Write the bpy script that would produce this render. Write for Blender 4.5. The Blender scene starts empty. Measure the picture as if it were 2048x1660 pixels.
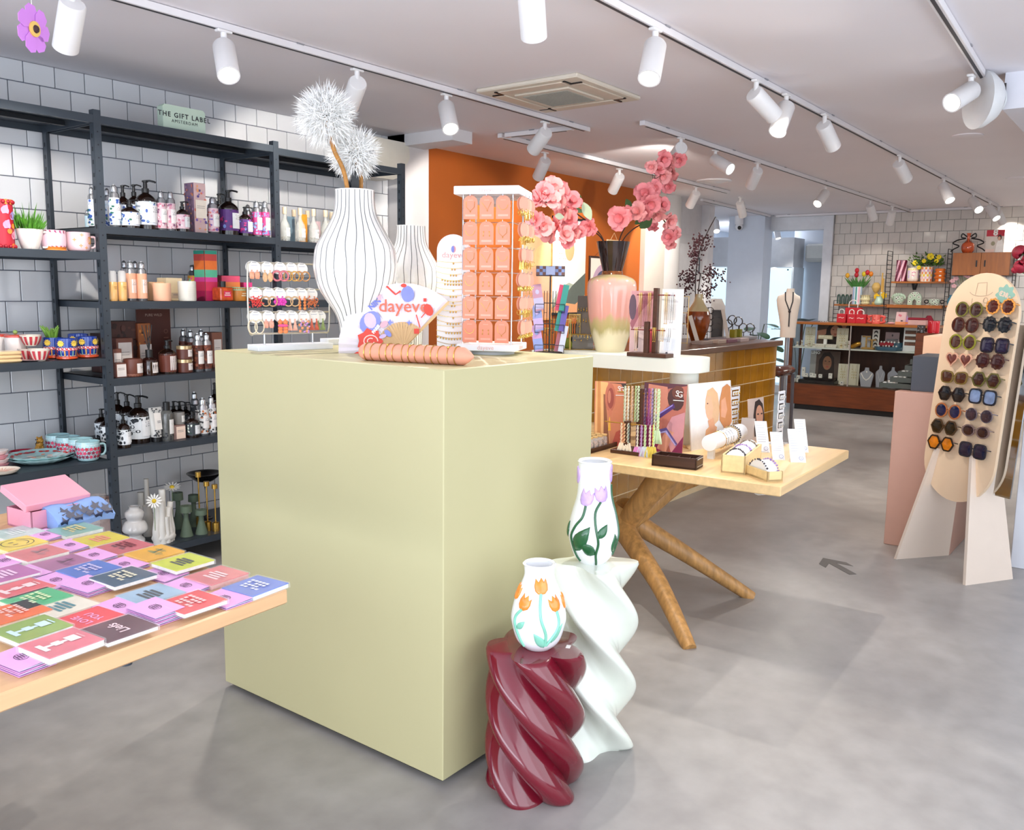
import bpy, bmesh, math, random
from math import sin, cos, pi, radians, atan2, hypot
from mathutils import Vector as V, Matrix
from mathutils.geometry import tessellate_polygon
random.seed(7)
SC = bpy.context.scene
COL = SC.collection
# ------------------------------------------------------------ camera
CAMH = 1.5
def _basis(yaw, pitch, roll):
    cy, sy, cp, sp, cr, sr = cos(yaw), sin(yaw), cos(pitch), sin(pitch), cos(roll), sin(roll)
    f = V((cp*cy, cp*sy, -sp)); r = V((sy, -cy, 0)); u = r.cross(f)
    return cr*r + sr*u, -sr*r + cr*u, f
RGT, UPV, FWD = _basis(radians(37.13518), radians(8.04746), radians(0.779958))
FPX = 1748.33
cam = bpy.data.objects.new('camera', bpy.data.cameras.new('camera'))
COL.objects.link(cam)
cam.matrix_world = Matrix(((RGT.x, UPV.x, -FWD.x, 0), (RGT.y, UPV.y, -FWD.y, 0), (RGT.z, UPV.z, -FWD.z, CAMH), (0, 0, 0, 1)))
cam.data.sensor_width = 36; cam.data.lens = 36*FPX/2048; cam.data.clip_start = .05
SC.camera = cam
CAM = V((0, 0, CAMH))
# ------------------------------------------------------------ view, world, daylight, added fill
SC.view_settings.view_transform = 'Standard'
try: SC.view_settings.look = 'None'
except Exception: pass
SC.view_settings.gamma = 1; SC.view_settings.use_curve_mapping = False
SC.view_settings.exposure = 0.38
SC.cycles.use_denoising = True
SC.cycles.max_bounces = 6; SC.cycles.diffuse_bounces = 4; SC.cycles.glossy_bounces = 3
SC.cycles.transmission_bounces = 5; SC.cycles.transparent_max_bounces = 12
SC.cycles.caustics_reflective = False; SC.cycles.caustics_refractive = False
SC.cycles.sample_clamp_indirect = 4
W = bpy.data.worlds.new('sky'); SC.world = W; W.use_nodes = True
W.node_tree.nodes['Background'].inputs[0].default_value = (.80, .88, 1, 1)
W.node_tree.nodes['Background'].inputs[1].default_value = 1.5
def area(name, loc, target, sx, sy, power, col):
    l = bpy.data.lights.new(name, 'AREA'); l.shape = 'RECTANGLE'; l.size = sx; l.size_y = sy; l.energy = power; l.color = col
    o = bpy.data.objects.new(name, l); COL.objects.link(o); o.location = loc
    o.rotation_euler = (V(target)-V(loc)).to_track_quat('-Z', 'Y').to_euler()
    return o
area('shop_window_daylight', (-1.75, 1.3, 1.45), (5, 1.3, 1.2), 5.6, 2.3, 52, (.80, .90, 1))
area('ceiling_fill', (-1.7, 1.3, .45), (3.2, 1.3, 2.6), 5.6, .8, 52, (.86, .90, 1))  # added upward fill that brightens the ceiling
area('back_room_ceiling_light', (13.6, 5.6, 2.55), (13.6, 5.6, 0), .9, .9, 45, (.93, .97, 1))
area('rear_fill', (10.2, .2, 2.41), (10.2, .2, 0), 2.2, 1.0, 60, (1, .96, .9))  # added fill for the dim rear of the shop, no fixture there
area('side_window_daylight', (2.2, -2.05, 1.45), (2.6, 3, 1.1), 6.0, 2.3, 84, (.86, .93, 1))
SPOT_W = 46
# ------------------------------------------------------------ photo rays to real surfaces
def ray(x, y): return FWD + RGT*((x-1024)/FPX) - UPV*((y-830)/FPX)
def onz(x, y, z): d = ray(x, y); return CAM + d*((z-CAMH)/d.z)
def ony(x, y, Y): d = ray(x, y); return CAM + d*(Y/d.y)
def onx(x, y, X): d = ray(x, y); return CAM + d*(X/d.x)
def onp(x, y, p, n): d = ray(x, y); return CAM + d*((V(p)-CAM).dot(n)/d.dot(n))
def mpp(p): return (V(p)-CAM).dot(FWD)/FPX           # metres one pixel covers at p
def toward(p): return atan2(-p[1], -p[0])             # azimuth from p back to the visitor
# ------------------------------------------------------------ materials
def lin(h):
    h = h.lstrip('#'); o = []
    for i in (0, 2, 4):
        c = int(h[i:i+2], 16)/255
        o.append(c/12.92 if c <= .04045 else ((c+.055)/1.055)**2.4)
    return (*o, 1)
MATS = {}
def mat(h, rough=.5, metal=0, var=.05, scale=9, coat=0, bump=0, trans=0, emit=0, alpha=1, grain=None, spec=.5, tint=0):
    key = (h, rough, metal, var, scale, coat, bump, trans, emit, alpha, grain, spec, tint)
    if key in MATS: return MATS[key]
    m = bpy.data.materials.new('paint_'+h.strip('#')); m.use_nodes = True; MATS[key] = m
    nt = m.node_tree; N = nt.nodes; L = nt.links; P = N['Principled BSDF']
    c = lin(h)
    P.inputs['Roughness'].default_value = rough; P.inputs['Metallic'].default_value = metal
    P.inputs['Specular IOR Level'].default_value = spec
    P.inputs['Coat Weight'].default_value = coat; P.inputs['Coat Roughness'].default_value = .06
    P.inputs['Transmission Weight'].default_value = trans; P.inputs['Alpha'].default_value = alpha
    if trans: P.inputs['IOR'].default_value = 1.25
    tc = N.new('ShaderNodeTexCoord'); mp = N.new('ShaderNodeMapping'); L.new(tc.outputs['Object'], mp.inputs[0])
    if grain: mp.inputs['Scale'].default_value = grain
    nz = N.new('ShaderNodeTexNoise'); nz.inputs['Scale'].default_value = scale; nz.inputs['Detail'].default_value = 3
    L.new(mp.outputs[0], nz.inputs['Vector'])
    rp = N.new('ShaderNodeValToRGB'); rp.color_ramp.elements[0].position = .3; rp.color_ramp.elements[1].position = .7
    rp.color_ramp.elements[0].color = (*[max(0, x*(1-var)) for x in c[:3]], 1)
    rp.color_ramp.elements[1].color = (*[min(1, x*(1+var)) for x in c[:3]], 1)
    L.new(nz.outputs['Fac'], rp.inputs[0])
    src = rp.outputs[0]
    if tint:
        oi = N.new('ShaderNodeObjectInfo'); hs = N.new('ShaderNodeHueSaturation')
        mr = N.new('ShaderNodeMapRange'); mr.inputs[3].default_value = 1-tint; mr.inputs[4].default_value = 1+tint
        L.new(oi.outputs['Random'], mr.inputs[0]); L.new(mr.outputs[0], hs.inputs['Value']); L.new(src, hs.inputs['Color']); src = hs.outputs[0]
    L.new(src, P.inputs['Base Color'])
    if bump:
        b = N.new('ShaderNodeBump'); b.inputs['Strength'].default_value = bump; b.inputs['Distance'].default_value = .01
        L.new(nz.outputs['Fac'], b.inputs['Height']); L.new(b.outputs[0], P.inputs['Normal'])
    if emit:
        P.inputs['Emission Color'].default_value = c; P.inputs['Emission Strength'].default_value = emit
    return m
def wood(h, d=.22, rough=.42, grain=(1, 14, 14), scale=3): return mat(h, rough, var=d, scale=scale, grain=grain, bump=.05)
def gloss(h, rough=.12, **k): return mat(h, rough, coat=.4, **k)
def glass(h='#ffffff', a=.22):                            # thin clear glass: mostly see-through, mirror-like at grazing angles
    if a > .2: return mat(h, .05, alpha=a, var=.02)
    k = ('glass', h, a)
    if k in MATS: return MATS[k]
    m = bpy.data.materials.new('clear_glass'); m.use_nodes = True; MATS[k] = m; nt = m.node_tree; N = nt.nodes; L = nt.links; N.remove(N['Principled BSDF'])
    tr, gl, fr, mx, mu = N.new('ShaderNodeBsdfTransparent'), N.new('ShaderNodeBsdfGlossy'), N.new('ShaderNodeFresnel'), N.new('ShaderNodeMixShader'), N.new('ShaderNodeMath')
    tr.inputs[0].default_value = (*[1-(1-x)*.25 for x in lin(h)[:3]], 1); gl.inputs['Roughness'].default_value = .03; fr.inputs[0].default_value = 1.3; mu.operation = 'MULTIPLY'; mu.inputs[1].default_value = .35+a
    L.new(fr.outputs[0], mu.inputs[0]); L.new(mu.outputs[0], mx.inputs[0]); L.new(tr.outputs[0], mx.inputs[1]); L.new(gl.outputs[0], mx.inputs[2]); L.new(mx.outputs[0], N['Material Output'].inputs[0]); return m
STEEL = mat('#3b434c', .42, .35, var=.05)
STEEL2 = mat('#11161d', .5, .2)
WHITE = mat('#eceaec', .5, var=.02)
LAMPW = mat('#e6e4e4', .38, var=.02)
GOLD = mat('#d9ae55', .25, .9, var=.1, scale=40)
SILV = mat('#c9ccd0', .22, .85, var=.05)
BLACK = mat('#141416', .35)
PAPER = mat('#f2efea', .6, var=.02)
DWOOD = wood('#4a2a1b')
INK = mat('#2a2a30', .6)
# ------------------------------------------------------------ mesh builder
class B:
    def __init__(s): s.b = bmesh.new(); s.mi = 0; s.T = None
    def _v(s, p): p = V(p); return s.b.verts.new(s.T @ p if s.T is not None else p)
    def face(s, vs):
        try: f = s.b.faces.new(vs)
        except ValueError: return None
        f.material_index = s.mi; return f
    def poly(s, pts): return s.face([s._v(p) for p in pts])
    def box(s, c, d, rz=0, R=None, bev=0):
        M = Matrix.Translation(V(c)) @ (R.to_4x4() if R is not None else Matrix.Rotation(rz, 4, 'Z'))
        x, y, z = d[0]/2, d[1]/2, d[2]/2
        if bev:
            q = min(bev, x*.98, y*.98, z*.98); loops = []
            for (zz, i) in ((-z, q), (-z+q, 0), (z-q, 0), (z, q)):
                xx, yy = x-i, y-i; e = q if i == 0 else q*.6
                e = min(e, xx*.9, yy*.9)
                loops.append([s._v(M @ V(p)) for p in ((xx-e, -yy, zz), (xx, -yy+e, zz), (xx, yy-e, zz), (xx-e, yy, zz), (-xx+e, yy, zz), (-xx, yy-e, zz), (-xx, -yy+e, zz), (-xx+e, -yy, zz))])
            s.skin(loops, True, True)
        else:
            v = [s._v(M @ V((a*x, b*y, c_*z))) for c_ in (-1, 1) for b in (-1, 1) for a in (-1, 1)]
            for q in ((0, 2, 3, 1), (4, 5, 7, 6), (0, 1, 5, 4), (2, 6, 7, 3), (0, 4, 6, 2), (1, 3, 7, 5)): s.face([v[i] for i in q])
        return s
    def skin(s, loops, c0=True, c1=True, close=True):
        n = len(loops[0])
        for a, b in zip(loops, loops[1:]):
            for i in range(n if close else n-1):
                j = (i+1) % n; s.face((a[i], a[j], b[j], b[i]))
        if c0: s.face(list(reversed(loops[0])))
        if c1: s.face(loops[-1])
    def lathe(s, prof, c=(0, 0, 0), seg=24, M=None, c0=True, c1=True, sy=1):
        M = M or Matrix.Translation(V(c)); loops = []
        for r, z in prof:
            loops.append([s._v(M @ V((r*cos(2*pi*i/seg), sy*r*sin(2*pi*i/seg), z))) for i in range(seg)])
        s.skin(loops, c0, c1); return s
    def cyl(s, p0, p1, r0, r1=None, seg=14):
        p0, p1 = V(p0), V(p1); d = p1-p0
        M = Matrix.Translation(p0) @ d.to_track_quat('Z', 'Y').to_matrix().to_4x4()
        return s.lathe([(r0, 0), (r1 if r1 is not None else r0, d.length)], seg=seg, M=M)
    def tube(s, pts, r, seg=6, closed=False):
        pts = [V(p) for p in pts]; n = len(pts); loops = []; up = None
        for i, p in enumerate(pts):
            a = pts[(i-1) % n] if closed or i else p; b = pts[(i+1) % n] if closed or i < n-1 else p
            t = (b-a)
            if t.length < 1e-9: t = V((0, 0, 1))
            t.normalize()
            if up is None: up = t.orthogonal().normalized()
            up = (up - t*up.dot(t)); up = up.normalized() if up.length > 1e-6 else t.orthogonal().normalized()
            w = t.cross(up); rr = r[i] if isinstance(r, (list, tuple)) else r
            loops.append([s._v(p + (up*cos(2*pi*k/seg)+w*sin(2*pi*k/seg))*rr) for k in range(seg)])
        if closed: loops.append(loops[0])
        s.skin(loops, not closed, not closed); return s
    def ball(s, c, r, seg=14, rings=8, R=None):
        r = (r, r, r) if not isinstance(r, (tuple, list)) else r
        M = Matrix.Translation(V(c)) @ (R.to_4x4() if R is not None else Matrix.Identity(4))
        loops = []
        for k in range(rings+1):
            th = -pi/2+pi*k/rings; q = max(cos(th), .02)
            loops.append([s._v(M @ V((r[0]*q*cos(2*pi*i/seg), r[1]*q*sin(2*pi*i/seg), r[2]*sin(th)))) for i in range(seg)])
        s.skin(loops); return s
    def prism(s, pts, h, M=None, taper=1):
        M = M or Matrix.Identity(4)
        a = [s._v(M @ V((p[0], p[1], 0))) for p in pts]; b = [s._v(M @ V((p[0]*taper, p[1]*taper, h))) for p in pts]
        s.skin([a, b]); return s
    def ringplate(s, outer, inner, h, M=None):      # plate with a hole; same number of points
        M = M or Matrix.Identity(4)
        A = [[s._v(M @ V((p[0], p[1], z))) for p in L_] for L_ in (outer, inner) for z in (0, h)]
        o0, o1, i0, i1 = A
        s.skin([o0, o1, i1, i0, o0], False, False); return s
    def out(s, name, mats, parent=None, smooth=40, loc=None, label=None, kind=None):
        bmesh.ops.recalc_face_normals(s.b, faces=s.b.faces[:])
        me = bpy.data.meshes.new(name); s.b.to_mesh(me); s.b.free()
        for m in (mats if isinstance(mats, (list, tuple)) else [mats]): me.materials.append(m)
        if smooth:
            me.polygons.foreach_set('use_smooth', [True]*len(me.polygons)); me.set_sharp_from_angle(angle=radians(smooth))
        o = bpy.data.objects.new(name, me); COL.objects.link(o)
        if parent: o.parent = parent
        if loc is not None: o.location = loc
        if label: o['label'] = label
        if kind: o['kind'] = kind
        return o
def tag(o, label, cat, group=None):
    o['label'] = label; o['category'] = cat
    if group: o['group'] = group
    return o
def thing(name, label, cat, loc=(0, 0, 0), rz=0, group=None):
    o = bpy.data.objects.new(name, None); COL.objects.link(o); o.empty_display_size = .05
    o.location = loc; o.rotation_euler = (0, 0, rz); return tag(o, label, cat, group)
def struct(o): o['kind'] = 'structure'; return o
def inst(src, parent=None, M=None, name=None):
    o = src.copy(); COL.objects.link(o); o.parent = parent
    if M is not None: o.matrix_local = M
    return o
def copy_tree(o, parent=None):
    c = o.copy(); COL.objects.link(c); c.parent = parent
    for ch in o.children: copy_tree(ch, c)
    return c
def box(name, lo, hi, m, parent=None, bev=0, smooth=None):
    lo, hi = V(lo), V(hi)
    b = B().box((lo+hi)/2, hi-lo, bev=bev); return b.out(name, m, parent, smooth if smooth is not None else (40 if bev else 0))
# flat print: coloured shapes laid on a surface given by mp(u, v, lift)
def ell(cx, cy, rx, ry=None, n=16, a0=0, a1=2*pi, rot=0):
    ry = rx if ry is None else ry; o = []
    for i in range(n):
        a = a0+(a1-a0)*i/(n if abs(a1-a0) > 6.28 else n-1); x, y = rx*cos(a), ry*sin(a)
        o.append((cx+x*cos(rot)-y*sin(rot), cy+x*sin(rot)+y*cos(rot)))
    return o
def rct(x0, y0, x1, y1): return [(x0, y0), (x1, y0), (x1, y1), (x0, y1)]
def flw(cx, cy, r, n=5, k=.45, rot=0): return [(cx+r*(1-k*(i % 2))*cos(rot+pi*i/n), cy+r*(1-k*(i % 2))*sin(rot+pi*i/n)) for i in range(2*n)]
def strip(pts, w):
    l, r = [], []
    for i, p in enumerate(pts):
        a, b = pts[max(i-1, 0)], pts[min(i+1, len(pts)-1)]
        dx, dy = b[0]-a[0], b[1]-a[1]; L = hypot(dx, dy) or 1; nx, ny = -dy/L*w/2, dx/L*w/2
        l.append((p[0]+nx, p[1]+ny)); r.append((p[0]-nx, p[1]-ny))
    return l + r[::-1]
def flatpoly(b, p2, p3):
    if len(p2) <= 4: b.poly(p3); return
    vs = [b._v(p) for p in p3]
    for t in tessellate_polygon([[V((u, v, 0)) for u, v in p2]]): b.face([vs[i] for i in t])
def decal(name, shapes, mp, parent, rough=.5, lift=.0004, step=.00025, label=None):
    b = B(); ms = []; idx = {}
    for k, (pts, h) in enumerate(shapes):
        if h not in idx: idx[h] = len(ms); ms.append(mat(h, rough, var=.04, scale=30))
        b.mi = idx[h]; flatpoly(b, pts, [mp(u, v, lift+step*k) for u, v in pts])
    return b.out(name, ms, parent, 0, label=label)
def flatmap(o, ux, uy, n):
    o, ux, uy, n = V(o), V(ux), V(uy), V(n); return lambda u, v, k: o+ux*u+uy*v+n*k
def textmesh(txt, size=1, align='CENTER', bold=0, spacing=1):
    cu = bpy.data.curves.new('lettering', 'FONT'); cu.body = txt; cu.size = size; cu.align_x = align; cu.align_y = 'CENTER'
    cu.resolution_u = 2; cu.offset = bold; cu.space_character = spacing
    o = bpy.data.objects.new('lettering', cu); COL.objects.link(o)
    bpy.context.view_layer.update()
    me = bpy.data.meshes.new_from_object(o.evaluated_get(bpy.context.evaluated_depsgraph_get())); bpy.data.objects.remove(o); bpy.data.curves.remove(cu)
    return me
def text(txt, size, o, ux, uy, n, m, parent, bold=0, spacing=1, align='CENTER', sx=1):
    me = textmesh(txt, size, align, bold, spacing); ux, uy, n = V(ux).normalized()*sx, V(uy).normalized(), V(n).normalized(); o = V(o)+n*.0012
    M = Matrix(((ux.x, uy.x, n.x, o.x), (ux.y, uy.y, n.y, o.y), (ux.z, uy.z, n.z, o.z), (0, 0, 0, 1)))
    me.transform(M); me.materials.clear(); me.materials.append(m); me.name = 'lettering'
    ob = bpy.data.objects.new('lettering', me); COL.objects.link(ob); ob.parent = parent; return ob
ORD = 'first second third fourth fifth sixth seventh eighth ninth tenth eleventh twelfth thirteenth fourteenth fifteenth sixteenth seventeenth eighteenth nineteenth twentieth'.split()
# ============================================================ the room
CEIL = 2.6; YW = 4.70; XB = 12.3
def concrete():
    m = mat('#8f8c8a', .36, var=.05, scale=2); nt = m.node_tree; N = nt.nodes; L = nt.links; P = N['Principled BSDF']
    tc = N.new('ShaderNodeTexCoord')
    a = N.new('ShaderNodeTexNoise'); a.inputs['Scale'].default_value = .8; a.inputs['Detail'].default_value = 6; a.inputs['Distortion'].default_value = .8
    c = N.new('ShaderNodeTexNoise'); c.inputs['Scale'].default_value = 9; c.inputs['Detail'].default_value = 5
    L.new(tc.outputs['Object'], a.inputs['Vector']); L.new(tc.outputs['Object'], c.inputs['Vector'])
    r = N.new('ShaderNodeValToRGB'); r.color_ramp.elements[0].position = .35; r.color_ramp.elements[1].position = .68
    r.color_ramp.elements[0].color = lin('#979390'); r.color_ramp.elements[1].color = lin('#b4b1ae')
    mx = N.new('ShaderNodeMixRGB'); mx.blend_type = 'OVERLAY'; mx.inputs[0].default_value = .25
    L.new(a.outputs['Fac'], r.inputs[0]); L.new(r.outputs[0], mx.inputs[1]); L.new(c.outputs['Fac'], mx.inputs[2]); L.new(mx.outputs[0], P.inputs['Base Color'])
    rr = N.new('ShaderNodeMapRange'); rr.inputs[3].default_value = .28; rr.inputs[4].default_value = .5; L.new(c.outputs['Fac'], rr.inputs[0]); L.new(rr.outputs[0], P.inputs['Roughness'])
    return m
struct(box('floor', (-2, -2.4, -.1), (15.5, 7, 0), concrete()))
CEILM = mat('#e9e5ea', .7, var=.015, scale=1.5)
struct(box('ceiling', (-2, -2.4, CEIL), (15.5, 7, CEIL+.1), CEILM))
WALLM = mat('#d3d5d9', .6, var=.02, scale=2)
GROUT = mat('#6f7380', .8, var=.06)
# left wall, white glazed tiles in running bond
wl = struct(box('wall_left', (-2, YW, 0), (4.665, YW+.15, CEIL), GROUT))
PT = .1542; Z0 = 2.496
TILE = mat('#d9dadd', .14, var=.03, scale=3, tint=.035, coat=.3)
b = B(); b.box((0, 0, 0), (PT-.0045, .010, PT-.0045), bev=.0018); tile0 = b.out('tile', TILE, wl, 30)
first = True; far = B()
for r in range(-1, 17):
    zt = Z0 - r*PT
    for c in range(-22, 15):
        xc = 2.52 + PT*c + (PT/2 if r % 2 else 0) + PT/2 - PT
        if xc-PT/2 > 4.66 or zt-PT < -.01: continue
        lo, hi = xc-PT/2, min(xc+PT/2, 4.663)
        zh = PT if r >= 0 else CEIL-Z0
        vis = hi > 1.93 and 0 <= r <= 14 and not (r > 11 and hi < 2.35)
        if not vis or hi-lo < PT-.01 or r < 0:
            if r < 0 and lo > 1.8 and hi-lo > .05:
                b = B(); b.box(((lo+hi)/2, YW-.004, (Z0+CEIL)/2), (hi-lo-.0045, .010, CEIL-Z0-.0045), bev=.0018); b.out('tile', TILE, wl, 30)
            else: far.box(((lo+hi)/2, YW-.004, (zt + (0 if r >= 0 else 0)) - PT/2 if r >= 0 else (Z0+CEIL)/2), (hi-lo-.0045, .010, zh-.0045))
            continue
        M = Matrix.Translation((xc, YW-.004, zt-PT/2))
        if first: tile0.matrix_local = M; first = False
        else: inst(tile0, wl, M)
far.out('tile_field', TILE, wl, 0, kind='stuff')
# column with bulkhead, orange wall, light niche walls
struct(box('wall_pillar', (4.665, 4.53, 0), (4.92, 4.9, CEIL), mat('#d6d2d2', .6, var=.02)))
struct(box('trim_1', (4.665, 4.075, 2.52), (4.875, 4.9, CEIL), mat('#dedcdf', .6, var=.02)))
def orange():
    return mat('#a85512', .75, var=.05, scale=2.5)
struct(box('wall_orange', (4.9, 4.76, 0), (8.56, 4.9, CEIL), orange()))
struct(box('wall_niche', (8.56, 4.70, 0), (9.02, 4.9, CEIL), mat('#dcd3c8', .6, var=.02)))
p = B(); p.lathe([(.30, 0), (.30, CEIL)], (9.02+.2, 4.95, 0), 40); struct(p.out('wall_curve', mat('#d5d2d0', .6, var=.02)))
d = struct(box('door_1', (9.42, 4.86, 0), (10.35, 4.9, 2.22), mat('#c9c8ca', .5, var=.02)))
for z0, z1 in ((.1, 1.0), (1.08, 2.1)):
    box('panel', (9.5, 4.855, z0), (10.26, 4.861, z1), mat('#d2d1d3', .5), d, bev=.004)
b = B(); b.cyl((10.2, 4.83, 1.75), (10.2, 4.83, 1.95), .008); b.cyl((10.2, 4.83, 1.35), (10.2, 4.83, 1.5), .008); b.cyl((10.2, 4.83, 1.77), (10.2, 4.86, 1.77), .006); b.cyl((10.2, 4.83, 1.93), (10.2, 4.86, 1.93), .006); b.cyl((10.2, 4.83, 1.48), (10.2, 4.86, 1.48), .006); b.out('door_handle', STEEL, d)
struct(box('wall_door', (9.4, 4.9, 0), (10.5, 5.0, CEIL), mat('#cfcdd0', .6)))
struct(box('trim_2', (10.36, 4.80, 0), (10.52, 4.9, CEIL), mat('#dddce0', .5)))
# back room: pillar, far wall, showcase cabinets
BLUEW = mat('#c2cad6', .55, var=.02)
struct(box('wall_far', (15.3, 3.8, 0), (15.45, 7, CEIL), BLUEW))
struct(box('wall_side', (10.5, 6.6, 0), (15.4, 6.75, CEIL), BLUEW))
struct(box('wall_partition', (12.05, 4.74, 0), (12.35, 5.27, CEIL), mat('#c9cfda', .5, var=.02)))
wb = struct(box('wall_back', (XB, -2.4, 0), (XB+.15, 3.86, CEIL), mat('#8d8b8b', .8)))
struct(box('trim_3', (XB-.05, 3.86, 0), (XB+.15, 3.985, CEIL), mat('#dfe1e6', .5)))
struct(box('trim_4', (XB-.02, 3.86, 2.40), (XB+.15, 4.85, CEIL), mat('#dcdee3', .5)))
PB = .1405
TB = mat('#d9d4cd', .16, var=.03, tint=.03, coat=.3)
b = B(); b.box((0, 0, 0), (.010, PB-.004, PB-.004), bev=.0016); tb0 = b.out('tile', TB, wb, 30)
far = B(); first = True
for r in range(0, 18):
    zc = 2.47+PB-PB*r
    for c in range(-1, 40):
        yc = 3.85-PB*c-(PB/2 if r % 2 else 0)+PB/2-PB/2
        y0, y1 = yc-PB, min(yc, 3.855)
        top = min(zc, CEIL)
        if top-(zc-PB) < .03 or zc-PB < 0: continue
        full = y1-y0 > PB-.005 and zc <= CEIL
        if full and y0 > 1.35 and zc-PB > 1.0:
            M = Matrix.Translation((XB-.004, (y0+y1)/2, zc-PB/2))
            if first: tb0.matrix_local = M; first = False
            else: inst(tb0, wb, M)
        else: far.box((XB-.004, (y0+y1)/2, (top+zc-PB)/2), (.010, y1-y0-.004, top-zc+PB-.004))
far.out('tile_field', TB, wb, 0, kind='stuff')
struct(box('wall_right', (2, -2.4, 0), (15.4, -2.3, CEIL), WALLM)).name = 'wall_right'
# white cabinet wall at the right edge and its ceiling bulkhead
struct(box('trim_5', (5.05, -2.3, 2.425), (12.3, .80, CEIL), mat('#dcdce4', .6, var=.02)))
# glass panes of the shop front, behind the visitor
for n, (lo, hi) in enumerate((((-2.0, -2.35, 0), (-1.95, 4.7, .25)), ((-2.0, -2.35, 2.55), (-1.95, 4.7, CEIL)))):
    struct(box('wall_front', lo, hi, mat('#4a4d52', .5)))
# glowing showcases in the back room
def showcase(nm, x, y0, y1, lab):
    t = thing('display_case', lab, 'display case', (x, (y0+y1)/2, 0))
    w = (y1-y0)/2
    box('plinth', (0, -w, 0), (.45, w, .12), WHITE, t); box('header', (0, -w, 1.92), (.45, w, 2.36), mat('#d6d8dc', .5), t)
    box('back_panel', (.43, -w, .12), (.45, w, 1.92), mat('#e4f3fb', .5, emit=.75), t)
    for s in (-1, 1): box('side_panel', (0, s*w-.015, .12), (.45, s*w+.015, 1.92), mat('#dfe9f0', .5), t)
    box('glass_door', (0, -w+.02, .14), (.006, w-.02, 1.9), glass('#d8eef8', .18), t)
    for z in (.7, 1.0): box('shelf', (.03, -w+.02, z), (.42, w-.02, z+.012), glass('#d8eef8', .4), t)
    B().cyl((.0, -w*.8, 1.88), (-.01, -w*.8, 1.88), .012).out('lock', STEEL, t)
    B().lathe([(.03, 0), (.03, .01)], (.2, 0, 1.905)).out('downlight', mat('#ffffff', emit=6), t)
showcase('a', 12.75, 5.52, 6.3, 'lit white display case behind the amber vase with dry branches')
showcase('b', 13.2, 4.72, 5.45, 'lit white display case behind the necklace bust')
# air conditioner on the far wall
t = thing('air_conditioner', 'white wall air conditioner above the monstera plant', 'air conditioner', (13.45, 4.36, 2.0))
B().box((.1, 0, .14), (.2, .56, .27), bev=.03).out('casing', mat('#d9dbd6', .4), t); box('louvre', (-.004, -.26, .03), (.01, .26, .06), mat('#b9bcba', .5), t)
struct(box('wall_end', (13.7, 3.99, 0), (13.85, 4.9, CEIL), BLUEW))
# security camera
p = ony(1487, 464, 4.79); t = thing('security_camera', 'small white dome security camera with black lens under the ceiling', 'camera', (12.0, 5.1, 2.45))
B().ball((0, 0, 0), .055).out('housing', WHITE, t); B().cyl((-.03, -.02, -.012), (-.06, -.035, -.02), .026).out('lens', BLACK, t); B().lathe([(.06, .03), (.06, .15)]).out('mount', WHITE, t)
# ------------------------------------------------------------ ceiling fittings
TRK = mat('#e2dfe2', .45, var=.02)
def track(name, a, c, lab):
    a, c = V((*a, 2.568)), V((*c, 2.568)); d = (c-a); L = d.length; rz = atan2(d.y, d.x); t = thing(name, lab, 'light track', a, rz, 'ceiling light tracks')
    box('rail', (0, -.018, 0), (L, .018, .03), TRK, t, bev=.002); box('groove', (.05, -.007, -.0015), (L-.05, .007, .001), mat('#3a3a40', .6), t)
    for k in range(int(L/1.1)+1): box('bracket', (.3+k*1.1, -.022, .026), (.34+k*1.1, .022, .032), mat('#8c8c92', .5), t)
track('light_track', (.2, 3.33), (5.15, 3.29), 'white ceiling light track running above the tall white dandelion vase')
track('light_track', (5.04, 3.34), (5.02, 3.89), 'short white ceiling track crossing between two longer tracks')
track('light_track', (5.0, 3.93), (9.05, 3.98), 'white ceiling light track closest to the orange wall')
track('light_track', (.9, 1.815), (12.06, 1.86), 'white ceiling light track ending at the tiled back wall')
track('light_track', (5.13, 2.87), (12.2, 2.87), 'white ceiling light track starting beyond the ceiling cassette')
track('light_track', (12.1, 1.9), (12.1, 4.6), 'white ceiling light track along the tiled back wall')
track('light_track', (3.0, .80), (5.03, .89), 'white ceiling light track ending at the white ceiling bulkhead')
track('light_track', (9.6, 4.55), (12.0, 4.66), 'white ceiling light track over the security camera')
LENS = mat('#fff6e6', emit=9); LENSOFF = mat('#d8d6d4', .3)
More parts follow.
